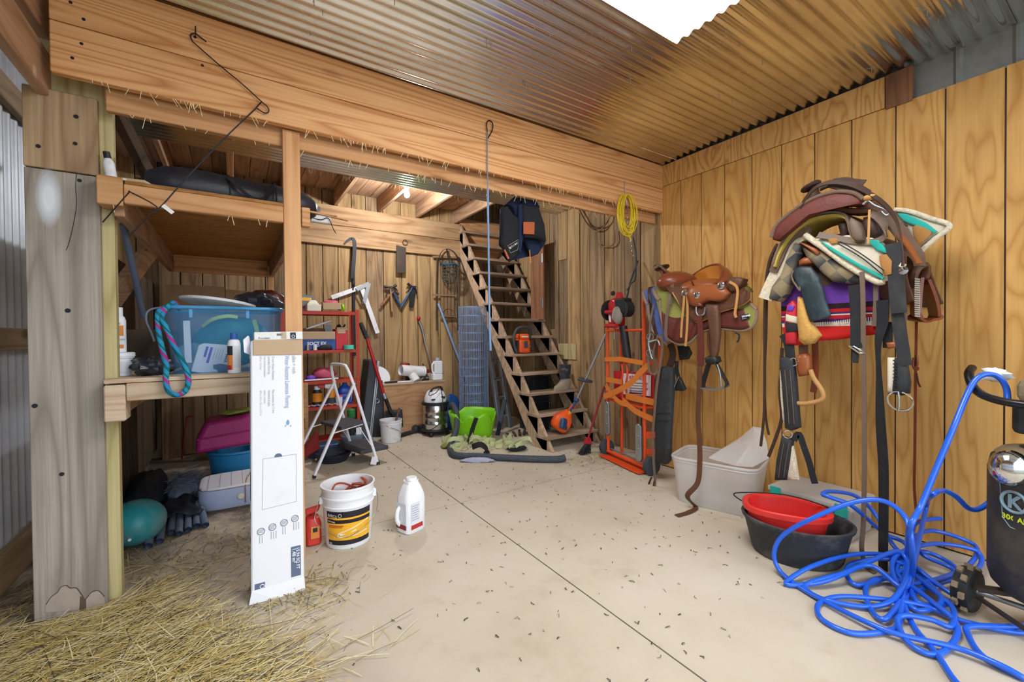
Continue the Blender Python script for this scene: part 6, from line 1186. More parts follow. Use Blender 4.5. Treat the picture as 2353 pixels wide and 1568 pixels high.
# riding saddle
sd = thing('western_saddle', 'tan western saddle with suede seat on the wall rack', 'saddle', (3.25, 2.05, 1.55))
sk = Drape([(1545, 672), (1556, 690), (1572, 714), (1590, 734), (1606, 741), (1626, 733), (1652, 718), (1682, 709), (1708, 700), (1724, 688), (1725, 672)], [(1546, 658), (1570, 650), (1600, 650), (1640, 655), (1680, 645), (1705, 644), (1718, 655)], xn-.022, xc, xf+.01)
sk.build('skirt', 'leather_brown', sd, v1=1.0, nu=50, solid=.01); MB().tube([sk.p(k/60, 0) for k in range(61)], .005, 6).build('skirt_edge', 'leather_string', sd, sm=60)
c_ = PX(1557, 655, 3.2); MB().blob(PX(1618, 664, 3.22), .20, .24, .08, 12, 22).build('ground_seat', 'leather_tan', sd, sm=180); MB().blob(c_+V(.0, 0, .015), .22, .135, .10, 14, 24).build('swell', 'leather_red', sd, sm=180)
q = MB()
for k in range(12): q.tube([PX(1588+k*1.2-6*(k > 7), 646+k*2.3, 3.02-.002*k), PX(1591+k*1.2-6*(k > 7), 648+k*2.3, 3.03-.002*k)], .004, 5)
q.build('lacing', 'leather_dark', sd)
h0 = PX(1532, 640, 3.25); h1 = PX(1522, 618, 3.25); MB().tube(spl([h0-V(0, 0, .05), h0, h1], 4), [.05, .048, .044, .04, .036, .034, .032, .03, .03], 12).build('horn_neck', 'leather_red', sd, sm=60)
Mh = (h1-h0+V(0, .0, .08)).to_track_quat('Z', 'Y').to_matrix(); MB().lathe([(0, 0), (.055, 0), (.062, .008), (.06, .018), (0, .026)], h1, 20, M=Mh, sx=1.0, sy=1.1).build('horn_cap', 'leather_dark', sd, sm=40)
xs([(1503, 612), (1512, 608), (1530, 622), (1548, 631)], 3.19, .03, .006, 'horn_strap', 'leather_grey', sd, side=(1, 0, .2)); xs([(1540, 632), (1543, 640), (1542, 660), (1538, 690), (1532, 730), (1530, 770), (1535, 785)], [3.1, 3.06, 3.02, 2.96, 2.95, 2.95, 2.96], .026, .006, 'rein', 'leather_grey', sd); xs([(1546, 632), (1547, 650), (1544, 680), (1540, 700)], [3.09, 3.04, 2.99, 2.95], .02, .006, 'rein', 'leather_grey', sd)
rim = crv([PX(1581, 645, 3.42), PX(1596, 630, 3.44), PX(1618, 616, 3.43), PX(1638, 609, 3.38), PX(1654, 609, 3.28), PX(1660, 621, 3.16), PX(1655, 640, 3.07), PX(1647, 653, 3.02)], 6)
bed = crv([PX(1588, 656, 3.12), PX(1594, 656, 3.14), PX(1602, 657, 3.15), PX(1612, 658, 3.14), PX(1622, 658, 3.12), PX(1632, 657, 3.09), PX(1640, 656, 3.06), PX(1646, 654, 3.025)], 6)
def seatfn(u, v):
    p, q_ = samp(rim, u), samp(bed, u); return p.lerp(q_, v)+V(.05, -.03, -.05)*math.sin(math.pi*v)
MB().grid(seatfn, 30, 12).build('seat', 'leather_suede', sd, sm=180, solid=.008)
back = crv([PX(1581, 652, 3.45), PX(1600, 650, 3.49), PX(1630, 650, 3.5), PX(1660, 650, 3.46), PX(1676, 652, 3.36), PX(1680, 654, 3.22), PX(1674, 656, 3.08), PX(1652, 658, 3.0)], 6)
def cantfn(u, v): p, q_ = samp(rim, u), samp(back, u); return p.lerp(q_, v)+V(0, -.035, .02)*math.sin(math.pi*v)
MB().grid(cantfn, 30, 10).build('cantle_back', 'leather_red', sd, sm=180, solid=.008); MB().tube([rim[i] for i in range(len(rim))], .009, 8).build('cantle_roll', 'leather_red', sd, sm=60)
dome([(1586, 658), (1604, 656), (1645, 653), (1664, 660), (1677, 674), (1668, 687), (1650, 694), (1634, 692), (1622, 694), (1606, 702), (1592, 704), (1582, 695), (1578, 676)], xn-.035, 'seat_jockey', 'leather_tan', sd, .03, .03)
dome([(1668, 655), (1678, 636), (1696, 637), (1709, 641), (1704, 656), (1692, 668), (1678, 672)], xn-.02, 'rear_jockey', 'leather_brown', sd, .02, .06)
dome([(1578, 676), (1590, 690), (1612, 698), (1612, 704), (1594, 705), (1582, 697)], xn-.045, 'front_jockey', 'leather_red', sd, .015, .02)
concho(1600, 678, xn-.07, .028, sd); concho(1656, 656, xn-.062, .028, sd); concho(1573, 674, xn-.03, .03, sd)
for pts in (((1572, 680), (1571, 700), (1567, 740), (1565, 776)), ((1579, 680), (1580, 720), (1578, 765), (1575, 796)), ((1676, 648), (1690, 656), (1695, 670), (1692, 700), (1689, 720), (1692, 730))): xs(pts, xn-.045, .018, .004, 'tie_string', 'leather_string', sd)
xt([(1600, 705), (1600, 718), (1606, 726), (1618, 722), (1621, 706)], xn-.04, .007, 'rigging_ring', 'steel_dull', sd)
fd = dome([(1622, 700), (1650, 700), (1653, 730), (1654, 770), (1650, 805), (1644, 825), (1636, 828), (1634, 795), (1630, 750)], xn-.05, 'fender', 'leather_brown', sd, .02, .02)
xs([(1628, 760), (1628, 790), (1634, 815), (1634, 830)], xn-.035, .02, .006, 'stirrup_leather', 'leather_brown', sd)
dome([(1620, 822), (1630, 818), (1646, 820), (1650, 832), (1636, 838), (1622, 834)], xn-.05, 'stirrup_cap', 'black_plastic', fd, .02, .05)
Xs = xn-.03; xs([(1630, 832), (1620, 865), (1615, 886), (1618, 893)], Xs, .05, .012, 'stirrup_side', 'black_plastic', fd, side=(1, 0, 0)); xs([(1644, 832), (1660, 860), (1671, 882), (1668, 888)], Xs, .06, .012, 'stirrup_side', 'black_plastic', fd, side=(1, .3, 0)); xs([(1616, 892), (1640, 895), (1657, 893), (1671, 886)], Xs, .07, .012, 'stirrup_tread', 'steel_dull', fd, side=(1, 0, 0)); xt([(1648, 838), (1655, 862), (1657, 892)], Xs-.03, .006, 'stirrup_wire', 'steel_dull', fd)
# long cinch strap down to the floor
xs([(1606, 726), (1610, 760), (1610, 800), (1608, 830)], xn-.05, .045, .007, 'latigo', 'leather_burg', sd); xs([(1609, 770), (1611, 800), (1610, 840)], xn-.055, .05, .006, 'latigo', 'leather_burg', sd)
P = [PX(1609, 830, 2.94), PX(1606, 900, 2.93), PX(1604, 960, 2.92), PX(1607, 1010, 2.90), PX(1608, 1060, 2.87), PX(1603, 1110, 2.83), V(2.795, 1.93, .10), F(1599, 1166, .012), F(1582, 1178, .006), F(1555, 1186, .006)]
MB().strap(P, lambda u: .040, .006, lambda u: (.1, 1, 0) if u < .82 else (.8, .6, 0), 5).build('latigo', 'leather_brown', sd)
# black padded girth and its straps hanging from the pads
t = thing('black_girth', 'black padded girth hanging beside the riding saddle', 'girth', PX(1525, 850, 3.02)); dome([(1510, 846), (1530, 841), (1547, 845), (1546, 900), (1541, 980), (1538, 1060), (1530, 1068), (1508, 1064), (1506, 1055), (1506, 960)], 3.06, 'pad', 'black_pad', t, .02, .03)
for y in (950, 968): MB().bar(PX(1508, y, 3.035), PX(1541, y, 3.035), .004, .006).build('seam', 'black_web', t)
xs([(1540, 790), (1546, 815), (1538, 845)], 3.08, .06, .008, 'billet', 'leather_dark', t); dome([(1556, 795), (1580, 796), (1588, 812), (1580, 826), (1562, 828)], 3.10, 'flap', 'black_plastic', t, .01, .02); xs([(1555, 830), (1555, 850), (1562, 880)], 3.10, .035, .006, 'billet', 'black_web', t); dome([(1545, 898), (1556, 868), (1562, 868), (1575, 895), (1568, 899)], 3.10, 'end_tab', 'black_plastic', t, .01, .02); xt([(1546, 898), (1553, 880), (1560, 866)], 3.08, .004, 'buckle_bar', 'steel_dull', t)
t = thing('bridle', 'leather bridle with steel bit hanging below the blue pad', 'bridle', PX(1495, 760, 3.12))
for pts, w_, m_ in ((((1502, 700), (1494, 745), (1492, 800), (1490, 840), (1496, 858), (1508, 858), (1512, 845)), .018, 'leather_grey'), (((1520, 770), (1522, 800), (1515, 850), (1508, 900), (1504, 950), (1500, 1000), (1502, 1060), (1505, 1110), (1497, 1140)), .022, 'leather_grey'), (((1512, 770), (1503, 800), (1500, 830)), .014, 'leather_grey')):
    xs(pts, [3.0]*len(pts), w_, .005, 'strap', m_, t)
for x, y in ((1494, 775), (1493, 812)): MB().ring(PX(x, y, 2.99), .03, .006, (1, .2, 0), 16).build('bit_ring', 'steel_dull', t, sm=60)
xt([(1494, 768), (1490, 790), (1496, 818), (1500, 826)], 2.985, .009, 'bit_shank', 'steel_dull', t); xt([(1492, 787), (1510, 782), (1516, 794)], 2.985, .008, 'bit_bar', 'steel_dull', t)
xt([(1497, 1098), (1490, 1115), (1484, 1135), (1490, 1141), (1499, 1130), (1504, 1105)], [3.0]*6, .008, 'buckle', 'leather_dark', t)
# ------------------------------------------------------------------ the big heap of tack on the right
XN, XC, XF = 2.93, 3.22, 3.50
rk = thing('saddle_rack', 'wooden saddle rack fixed to the plywood wall under the heap of tack', 'rack', (3.5, 1.1, 1.5))
for y in (.95, 1.25): MB().bx(3.1, 3.54, y-.02, y+.02, 1.52, 1.57).build('rack_arm', 'fir_x', rk, bev=.003)
MB().bx(3.14, 3.19, .9, 1.3, 1.571, 1.61).build('rack_rail', 'fir_y', rk, bev=.003)
z0 = PX(1900, 787, XN).z
def zz(y): return PX(1920, y, XN).z
stripes('navajo', [(0, 'c92a26'), (.02, 'c92a26'), (.125, 'e0d6c8'), (.145, '4a2a66'), (.165, 'b8242a'), (.185, 'd8cfc4'), (.192, '4a2a66'), (.205, 'b8242a'), (.225, '2a2028'), (.255, '6a3f9a')], 2, 1.0, .95, off=0)
nt = M('navajo').node_tree
for n in nt.nodes:
    if n.type == 'MATH' and n.operation == 'ADD' and n.inputs[1].default_value == 0.0 and not n.inputs[1].links: n.inputs[1].default_value = .02
t = thing('navajo_blanket', 'purple and red striped saddle blanket low in the heap of tack', 'blanket', (3.2, 1.1, z0-.01)); dp = Drape([(1806, 790), (1822, 794), (1850, 792), (1882, 784), (1920, 781), (1957, 776), (2000, 771), (2037, 766)], [(1815, 640), (1860, 600), (1920, 590), (1980, 590), (2030, 600)], XN, XC, XF); dp.build('cloth', 'navajo', t, v1=1.3, nu=50, solid=.016, wr=.007)
q = MB()
for k in range(34): p = dp.p(.30+.62*k/34, .13, .012); q.bar(p, p+V(0, 0, .022), .004, .004)
q.build('white_ticks', 'cream_canvas', t)
dome([(1810, 700), (1822, 690), (1832, 700), (1834, 760), (1830, 792), (1806, 792), (1803, 740)], XN-.01, 'front_fold', 'red_box', t, .02, .02); dome([(1804, 738), (1832, 745), (1833, 762), (1806, 765)], XN-.03, 'woven_patch', 'black_web', t, .006, .01); dome([(1806, 722), (1830, 728), (1832, 744), (1805, 738)], XN-.03, 'woven_patch', 'cream_canvas', t, .006, .01); dome([(1812, 700), (1826, 704), (1822, 716), (1808, 716)], XN-.03, 'woven_patch', 'purple', t, .006, .01)
# old saddle under the pads: green flap, fleece, fenders
so = thing('old_saddle', 'old saddle with green leather flap under the heap of pads', 'saddle', (3.2, 1.1, 1.4))
Drape([(1800, 690), (1840, 700), (1900, 700), (1980, 690), (2060, 700), (2100, 690)], [(1810, 600), (1860, 560), (1920, 545), (1990, 540), (2060, 560), (2090, 590)], XN+.04, XC, XF).build('skirt', 'leather_brown', so, solid=.012)
dome([(1820, 626), (1826, 616), (1840, 612), (1863, 613), (1880, 634), (1892, 668), (1900, 700), (1908, 722), (1904, 731), (1880, 736), (1862, 740), (1854, 720), (1846, 690), (1838, 660), (1828, 648)], XN-.055, 'green_flap', 'leather_green', so, .013, .012)
xt([(1824, 622), (1819, 632), (1822, 645), (1832, 660), (1838, 668), (1838, 655)], XN-.06, .006, 'flap_edge', 'leather_grey', so)
dome([(1834, 682), (1846, 688), (1858, 720), (1864, 742), (1878, 760), (1886, 772), (1868, 790), (1848, 793), (1838, 785), (1833, 740)], XN-.035, 'fleece_lining', 'fleece_tan', so, .03, .03)
dome([(1838, 600), (1850, 592), (1868, 590), (1874, 606), (1852, 612), (1838, 616)], XN+.0, 'seat_roll', 'leather_tan', so, .04, .05)
# plaid and fleece pads: the near hem is folded up, so two lobes hang down
def plaid():
    m, nt, b = newmat('plaid'); tc = N(nt, 'ShaderNodeTexCoord'); mp = N(nt, 'ShaderNodeMapping'); mp.inputs['Rotation'].default_value = (R(38), 0, 0); mp.inputs['Scale'].default_value = (0, 1, 1); nt.links.new(tc.outputs['Object'], mp.inputs[0])
    c1 = N(nt, 'ShaderNodeTexChecker'); c1.inputs['Scale'].default_value = 13; c1.inputs[1].default_value = col('8f7f62'); c1.inputs[2].default_value = col('3c4048'); nt.links.new(mp.outputs[0], c1.inputs[0])
    wv = N(nt, 'ShaderNodeTexWave'); wv.inputs['Scale'].default_value = 2.1; wv.bands_direction = 'Z'; nt.links.new(mp.outputs[0], wv.inputs[0])
    c = mixc(nt, math_(nt, 'MULTIPLY', wv.outputs[1], .45), c1.outputs[0], 'b5a27c'); nz = noise(nt, tc.outputs['Object'], 200, 2)
    nt.links.new(mixc(nt, math_(nt, 'MULTIPLY', nz, .4), c, '2a2622'), b.inputs['Base Color']); b.inputs['Roughness'].default_value = .95; bump(nt, b, nz, .4, .005); MATS['plaid'] = m
plaid()
t = thing('plaid_pad', 'brown plaid saddle pad in the heap of tack', 'saddle pad', (3.1, 1.1, 1.5)); dome([(1838, 560), (1856, 572), (1880, 572), (1905, 588), (1940, 612), (1984, 634), (1992, 643), (1978, 650), (1950, 652), (1915, 648), (1890, 628), (1868, 604), (1852, 588)], XN-.02, 'pad_lobe', 'plaid', t, .03, .06)
dome([(1830, 556), (1842, 562), (1828, 610), (1818, 650), (1806, 680), (1790, 694), (1768, 688), (1775, 662), (1798, 630), (1812, 590)], XN-.04, 'pad_roll', 'plaid', t, .035, .05); dome([(1834, 556), (1850, 560), (1876, 572), (1884, 582), (1878, 586), (1856, 570)], XN-.055, 'wear_leather', 'leather_tan', t, .012, .02)
t = thing('fleece_pad', 'cream fleece pad with turquoise stripe and tan leather in the heap of tack', 'saddle pad', (3.1, 1.0, 1.5))
body = [(1868, 548), (1900, 548), (1950, 540), (2010, 545), (2045, 575), (2052, 630), (2032, 644), (2020, 648), (1985, 630), (1940, 605), (1900, 576), (1876, 560)]
dome(body, XN-.045, 'pad_canvas', 'cream_canvas', t, .03, .05)
def on(pts, name, mat, X=XN-.085): dome(pts, X, name, mat, t, .004, .02)
on([(1884, 553), (1896, 560), (1930, 580), (1975, 607), (2016, 628), (2030, 638), (2027, 642), (1990, 624), (1944, 598), (1905, 573)], 'turquoise_band', 'turquoise'); on([(1995, 552), (2018, 552), (2034, 570), (2036, 582), (2014, 575), (2000, 562)], 'turquoise_band', 'turquoise'); on([(2020, 588), (2036, 584), (2049, 600), (2048, 630), (2032, 634), (2022, 606)], 'wear_leather', 'wear_tan'); on([(1900, 548), (1924, 548), (1927, 558), (1910, 562)], 'wear_leather', 'wear_tan')
for o_ in (0, 5): xt([(1925+o_, 560-o_), (1960+o_, 580-o_), (1990+o_, 600-o_), (2028+o_*.6, 632-o_*2)], XN-.10, .003, 'stitched_line', 'ink_black', t)
xt([(1850, 540), (1872, 556), (1885, 564), (1910, 582), (1945, 608), (1985, 632), (2018, 648), (2030, 646)], XN-.06, .018, 'fleece_edge', 'fleece', t)
xs([(1856, 536), (1834, 545), (1815, 570), (1800, 605), (1784, 635), (1770, 665), (1760, 688)], XN-.03, .085, .03, 'fleece_lobe', 'fleece', t, side=(0, 1, .3)); xs([(1862, 532), (1832, 538), (1808, 560), (1792, 595), (1778, 625)], XN-.045, .05, .03, 'brown_back', 'felt_brown', t, side=(0, 1, .3))
# far corner of the pad sticking out on the right
def far(pts, X, n, m, bul=.01, th=.03): dome(pts, X, n, m, t, bul, th)
far([(2046, 482), (2090, 487), (2140, 505), (2180, 518), (2158, 545), (2112, 580), (2090, 560), (2060, 525)], 3.22, 'pad_corner', 'cream_canvas'); far([(2062, 490), (2084, 492), (2128, 512), (2154, 532), (2146, 536), (2110, 522), (2076, 508), (2066, 500)], 3.185, 'turquoise_band', 'turquoise', .004, .01); far([(2096, 524), (2106, 515), (2130, 522), (2142, 534), (2126, 552), (2112, 565), (2100, 548)], 3.185, 'wear_leather', 'wear_tan', .006, .01)
xt([(2056, 482), (2090, 486), (2140, 503), (2182, 519), (2150, 548), (2112, 580)], 3.205, .014, 'fleece_edge', 'fleece', t)
# trail saddle lying over everything
ts = thing('trail_saddle', 'worn brown saddle with burgundy skirt on top of the heap of tack', 'saddle', (3.1, 1.15, 1.9))
def arch(pts, X0, w_, th, name, mat): MB().strap([PX(x, y, X0)+V(w_/2, 0, 0) for x, y in pts], w_, th, (1, 0, 0), 6).build(name, mat, ts, sm=60)
A1_ = [(1776, 606), (1784, 580), (1802, 548), (1826, 520), (1858, 499), (1890, 490), (1920, 488), (1940, 494), (1948, 510), (1954, 535), (1966, 552)]
arch(A1_, XN-.09, .30, .012, 'skirt_leather', 'leather_grey'); arch([(x+3, y+7) for x, y in A1_], XN-.085, .28, .014, 'felt_lining', 'felt_yellow')
dome([(1955, 500), (1972, 510), (1982, 530), (1984, 552), (1968, 556), (1958, 548), (1950, 520)], XN-.11, 'skirt_corner', 'leather_grey', ts, .015, .05)
dome([(1884, 476), (1920, 474), (1960, 478), (2002, 480), (1998, 490), (1960, 492), (1918, 488)], XN-.06, 'gullet_plate', 'leather_brown', ts, .015, .08)
xs([(1880, 540), (1905, 544), (1940, 551), (1975, 556), (2010, 556), (2030, 545), (2032, 520), (2016, 500), (2000, 490)], XN-.08, .035, .008, 'rigging_strap', 'leather_grey', ts, side=(.3, 0, 1))
dome([(1985, 500), (2008, 495), (2024, 520), (2028, 540), (2010, 552), (1988, 548), (1982, 525)], XN-.04, 'swell_cover', 'leather_dark', ts, .03, .08); dome([(1925, 510), (1948, 508), (1952, 530), (1945, 548), (1932, 540)], XN-.02, 'dark_tree', 'leather_dark', ts, .02, .08)
S5 = [(1774, 541), (1782, 522), (1806, 498), (1845, 470), (1885, 452), (1925, 443), (1960, 446), (1982, 458), (1975, 468), (1935, 470), (1890, 482), (1850, 502), (1815, 530), (1790, 552), (1777, 552)]
dome(S5, XN-.13, 'top_skirt', 'leather_burg', ts, .016, .10); xt([(1773, 545), (1781, 522), (1806, 497), (1845, 469), (1885, 450), (1925, 441), (1962, 444), (1984, 458)], XN-.135, .012, 'fleece_edge', 'felt_brown', ts)
dome([(1835, 475), (1860, 455), (1890, 446), (1920, 440), (1960, 440), (1990, 450), (2030, 475), (2060, 510), (2030, 505), (1980, 470), (1920, 455), (1870, 465)], XN+.06, 'seat_underside', 'leather_brown', ts, .05, .2)
hq0, hq1 = PX(1872, 458, XN+.02), PX(1868, 432, XN+.02); MB().tube([hq0, hq0.lerp(hq1, .5), hq1], [.05, .03, .028], 12).build('horn_neck', 'leather_dark', ts, sm=60); Mh = V(-.1, .35, .9).to_track_quat('Z', 'Y').to_matrix(); MB().lathe([(0, 0), (.05, 0), (.056, .01), (.05, .02), (0, .026)], PX(1865, 432, XN), 18, M=Mh).build('horn_cap', 'leather_dark', ts, sm=40)
for pts, w_, X_ in ((((1838, 478), (1856, 450), (1880, 428), (1910, 420), (1950, 424), (1992, 442), (2030, 468), (2056, 500), (2070, 545), (2075, 590), (2074, 612)), .024, XN-.14), (((1884, 432), (1905, 423), (1935, 424), (1965, 430), (1992, 445)), .05, XN-.1), (((1912, 418), (1940, 414), (1965, 418), (1987, 420)), .035, XN-.05), (((1905, 425), (1950, 437), (1985, 445), (2010, 458)), .03, XN-.12)): xs(pts, X_, w_, .007, 'strap', 'leather_dark', ts, side=(.5, .2, 1))
MB().blob(PX(1998, 454, XN-.13), .022, .03, .018, 8, 10).build('toggle', 'leather_string', ts, sm=180); xt([(1983, 470), (1995, 462), (2010, 472), (2030, 480), (2044, 490), (2036, 495), (2026, 486)], XN-.13, .006, 'buckle', 'steel_dull', ts)
xs([(2016, 488), (2040, 500), (2066, 530), (2088, 560), (2108, 590), (2114, 612)], XN+.0, .10, .012, 'fender', 'felt_brown', ts, side=(.7, 0, .6)); xs([(2066, 540), (2088, 566), (2112, 606)], XN-.05, .035, .008, 'fender_edge', 'leather_tan', ts, side=(.7, 0, .6)); xs([(1998, 482), (1997, 510), (1996, 540), (1995, 560)], XN-.14, .010, .004, 'saddle_string', 'leather_string', ts)
# right-hand stirrup with white lacing
tr = PX(2112, 632, 3.12); MB().ring(tr, .06, .022, (.2, 1, .2), 16, sy=.8).build('stirrup_keeper', 'leather_brown', ts, sm=60)
SP = [PX(2110, 640, 3.10), PX(2105, 690, 3.10), PX(2106, 728, 3.10), PX(2120, 735, 3.14), PX(2144, 732, 3.2), PX(2147, 716, 3.2), PX(2138, 680, 3.17), PX(2122, 640, 3.13)]
sq_ = MB().strap(spl(SP, 4), .12, .014, (.85, .5, 0)).build('stirrup', 'leather_red', ts, sm=60)
q = MB()
for k in range(18): y = 641+k*5; q.bar(PX(2102.5-.18*(k if k < 9 else 18-k)*.6, y, 3.045), PX(2114, y+1.5, 3.045), .006, .008)
q.build('white_lacing', 'lace_white', sq_)
# ------------------------------------------------------------------ straps and girths hanging from the heap
G_ = 'straps hanging from the heap of tack'
def hang(name, label, cat, x, y, X): return thing(name, label, cat, PX(x, y, X), group=G_)
t = hang('rein_straps', 'pair of thin black reins hanging at the left of the tack heap', 'reins', 1758, 690, 2.98); xs([(1783, 565), (1768, 600), (1760, 650), (1757, 720), (1757, 820), (1757, 900), (1755, 960), (1748, 1026)], 2.97, .016, .006, 'rein', 'leather_dark', t); xs([(1786, 560), (1770, 605), (1763, 660), (1761, 760), (1757, 870), (1760, 960), (1767, 1000)], 2.975, .013, .006, 'rein', 'leather_dark', t)
t = hang('fleece_cinch', 'black quilted cinch hanging in two lengths with a steel ring', 'cinch', 1830, 800, 2.93)
dome([(1791, 824), (1806, 820), (1822, 826), (1828, 880), (1833, 940), (1837, 984), (1820, 990), (1804, 985), (1800, 920), (1795, 860)], 2.92, 'upper_pad', 'black_pad', t, .016, .03); dome([(1796, 1002), (1808, 1006), (1820, 1014), (1816, 1060), (1808, 1104), (1780, 1104), (1784, 1060)], 2.92, 'lower_pad', 'black_pad', t, .016, .03)
for dx in (0, 12): xt([(1803+dx, 850), (1809+dx, 920), (1813+dx, 975)], 2.898, .0022, 'stitching', 'leather_grey', t); xt([(1801+dx, 1018), (1794+dx, 1060), (1789+dx, 1098)], 2.898, .0022, 'stitching', 'leather_grey', t)
dome([(1792, 850), (1796, 860), (1803, 930), (1806, 985), (1800, 970), (1794, 910)], 2.935, 'fleece_back', 'fleece', t, .012, .02); dome([(1820, 1022), (1826, 1050), (1834, 1104), (1808, 1104)], 2.93, 'fleece_back', 'fleece', t, .012, .02)
xs([(1801, 768), (1812, 790), (1816, 825)], 2.93, .055, .01, 'upper_strap', 'black_web', t); MB().ring(PX(1824, 832, 2.92), .024, .005, (1, 0, 0), 16).build('ring', 'chrome', t, sm=60); MB().ring(PX(1810, 998, 2.92), .024, .005, (1, .5, 0), 16).build('ring', 'chrome', t, sm=60)
xs([(1824, 1012), (1836, 998), (1848, 1030), (1860, 1065), (1869, 1100), (1873, 1112)], 2.93, .035, .006, 'tail_strap', 'black_web', t); xs([(1797, 800), (1795, 850), (1792, 900), (1796, 960), (1785, 1000), (1766, 1050)], 2.97, .02, .005, 'side_strap', 'leather_dark', t)
t = hang('ox_bow_stirrup', 'bent wooden stirrup on a tooled leather strap', 'stirrup', 1850, 880, 2.97)
xs([(1846, 780), (1846, 800), (1847, 820)], 2.95, .05, .01, 'leather_strap', 'leather_brown', t); dome([(1832, 816), (1852, 812), (1860, 818), (1862, 845), (1860, 862), (1836, 866), (1832, 850)], 2.94, 'keeper', 'leather_tan', t, .02, .03); xs([(1872, 770), (1874, 830), (1872, 880), (1868, 902)], 3.0, .035, .008, 'spare_strap', 'leather_red', t)
xt([(1862, 850), (1870, 870), (1884, 890), (1891, 905), (1890, 917), (1878, 923), (1850, 928), (1832, 927)], 2.93, .014, 'bow', 'stirrup_wood', t, k=9)
t = hang('web_strap', 'black webbing strap with square steel buckle', 'strap', 1967, 720, 2.87); xs([(1962, 655), (1967, 700), (1968, 760), (1968, 800)], 2.86, .055, .006, 'webbing', 'black_web', t); xs([(1962, 790), (1966, 815), (1964, 834)], 2.875, .03, .006, 'webbing', 'black_web', t)
MB().tube([PX(x, y, 2.86) for x, y in ((1951, 795), (1975, 812), (1987, 813), (1979, 806), (1962, 796))], .005, 6, closed=True).build('buckle', 'chrome', t)
t = hang('latigo_strap', 'long narrow grey-brown leather strap hanging to the floor', 'strap', 1985, 700, 2.85); P = [PX(1980, 625, 2.85), PX(1983, 680, 2.85), PX(1984, 800, 2.86), PX(1986, 950, 2.88), PX(1986, 1080, 2.9), PX(1984, 1200, 2.92), F(1980, 1262, .10), F(1990, 1300, .02), F(2010, 1318, .006)]; MB().strap(P, .022, .005, (.1, 1, 0), 6).build('strap', 'leather_grey', t)
t = hang('short_strap', 'short brown strap end beside the black webbing', 'strap', 2010, 690, 2.9); xs([(2012, 650), (2012, 700), (2008, 750)], 2.9, .02, .005, 'strap', 'leather_grey', t)
t = hang('tie_strap', 'wide black strap twisting down to the floor', 'strap', 2020, 800, 2.9); P = [PX(2028, 690, 2.88), PX(2028, 740, 2.88), PX(2018, 790, 2.88), PX(2020, 870, 2.9), PX(2024, 980, 2.92), PX(2030, 1080, 2.94), PX(2030, 1200, 2.96), PX(2029, 1290, 2.97), PX(2029, 1318, 2.97)]; MB().strap(P, lambda u: .06-.035*math.exp(-((u-.32)/.13)**2), .005, lambda u: (.3+.5*u, 1, 0), 6).build('strap', 'black_web', t)
t = hang('string_cinch', 'black felt cinch with cream lacing and ring buckle', 'cinch', 2065, 850, 2.88)
xs([(2052, 560), (2058, 620), (2062, 680), (2066, 720)], 2.86, .062, .02, 'upper_strap', 'black_pad', t); xs([(2062, 715), (2068, 760), (2074, 800), (2080, 840)], 2.88, .05, .02, 'felt_strap', 'black_pad', t); dome([(2054, 824), (2070, 822), (2084, 840), (2090, 880), (2088, 905), (2072, 910), (2048, 905), (2052, 870)], 2.89, 'felt_pad', 'black_pad', t, .02, .03); dome([(2040, 822), (2056, 822), (2058, 860), (2052, 905), (2040, 900)], 2.885, 'fleece_pad', 'lace_white', t, .015, .02)
q = MB()
for k in range(9): q.bar(PX(2052, 828+8*k, 2.862), PX(2060, 832+8*k, 2.862), .004, .005)
q.build('lacing', 'black_web', t)
xs([(2042, 740), (2040, 770), (2040, 800)], 2.9, .04, .008, 'side_strap', 'black_web', t); dome([(2036, 788), (2060, 785), (2063, 798), (2040, 802)], 2.88, 'keeper', 'leather_tan', t, .012, .02); MB().ring(PX(2068, 922, 2.88), .052, .006, (1, .1, 0), 22, sy=.9).build('ring_buckle', 'chrome', t, sm=60); xt([(2064, 900), (2066, 925), (2064, 945)], 2.865, .005, 'buckle_tongue', 'chrome', t); dome([(2058, 700), (2074, 690), (2082, 720), (2078, 750), (2068, 760), (2058, 730)], 2.9, 'leather_tab', 'felt_brown', t, .01, .03); MB().lathe([(0, 0), (.016, 0), (.02, .008), (0, .012)], PX(2077, 622, 2.82), 12, M=V(-1, 0, 0).to_track_quat('Z', 'Y').to_matrix()).build('swivel', 'chrome', t)
xs([(2068, 608), (2080, 612)], 2.82, .02, .01, 'swivel_bar', 'lace_white', t, n=0, side=(0, 0, 1))
t = hang('thin_strap', 'thin dark brown strap with small buckle below the laced stirrup', 'strap', 2105, 850, 3.1); xs([(2106, 735), (2105, 800), (2104, 850), (2103, 950), (2102, 1050), (2101, 1120), (2106, 1180), (2108, 1200)], 3.2, .012, .005, 'strap', 'leather_red', t); xt([(2100, 822), (2098, 838), (2102, 848), (2108, 838), (2107, 816)], 3.19, .006, 'buckle', 'leather_red', t); MB().bar(PX(2100, 847, 3.18), PX(2112, 848, 3.18), .012, .018).build('keeper', 'leather_red', t); xs([(2106, 858), (2110, 880), (2115, 890)], 3.19, .008, .004, 'strap_end', 'leather_dark', t)
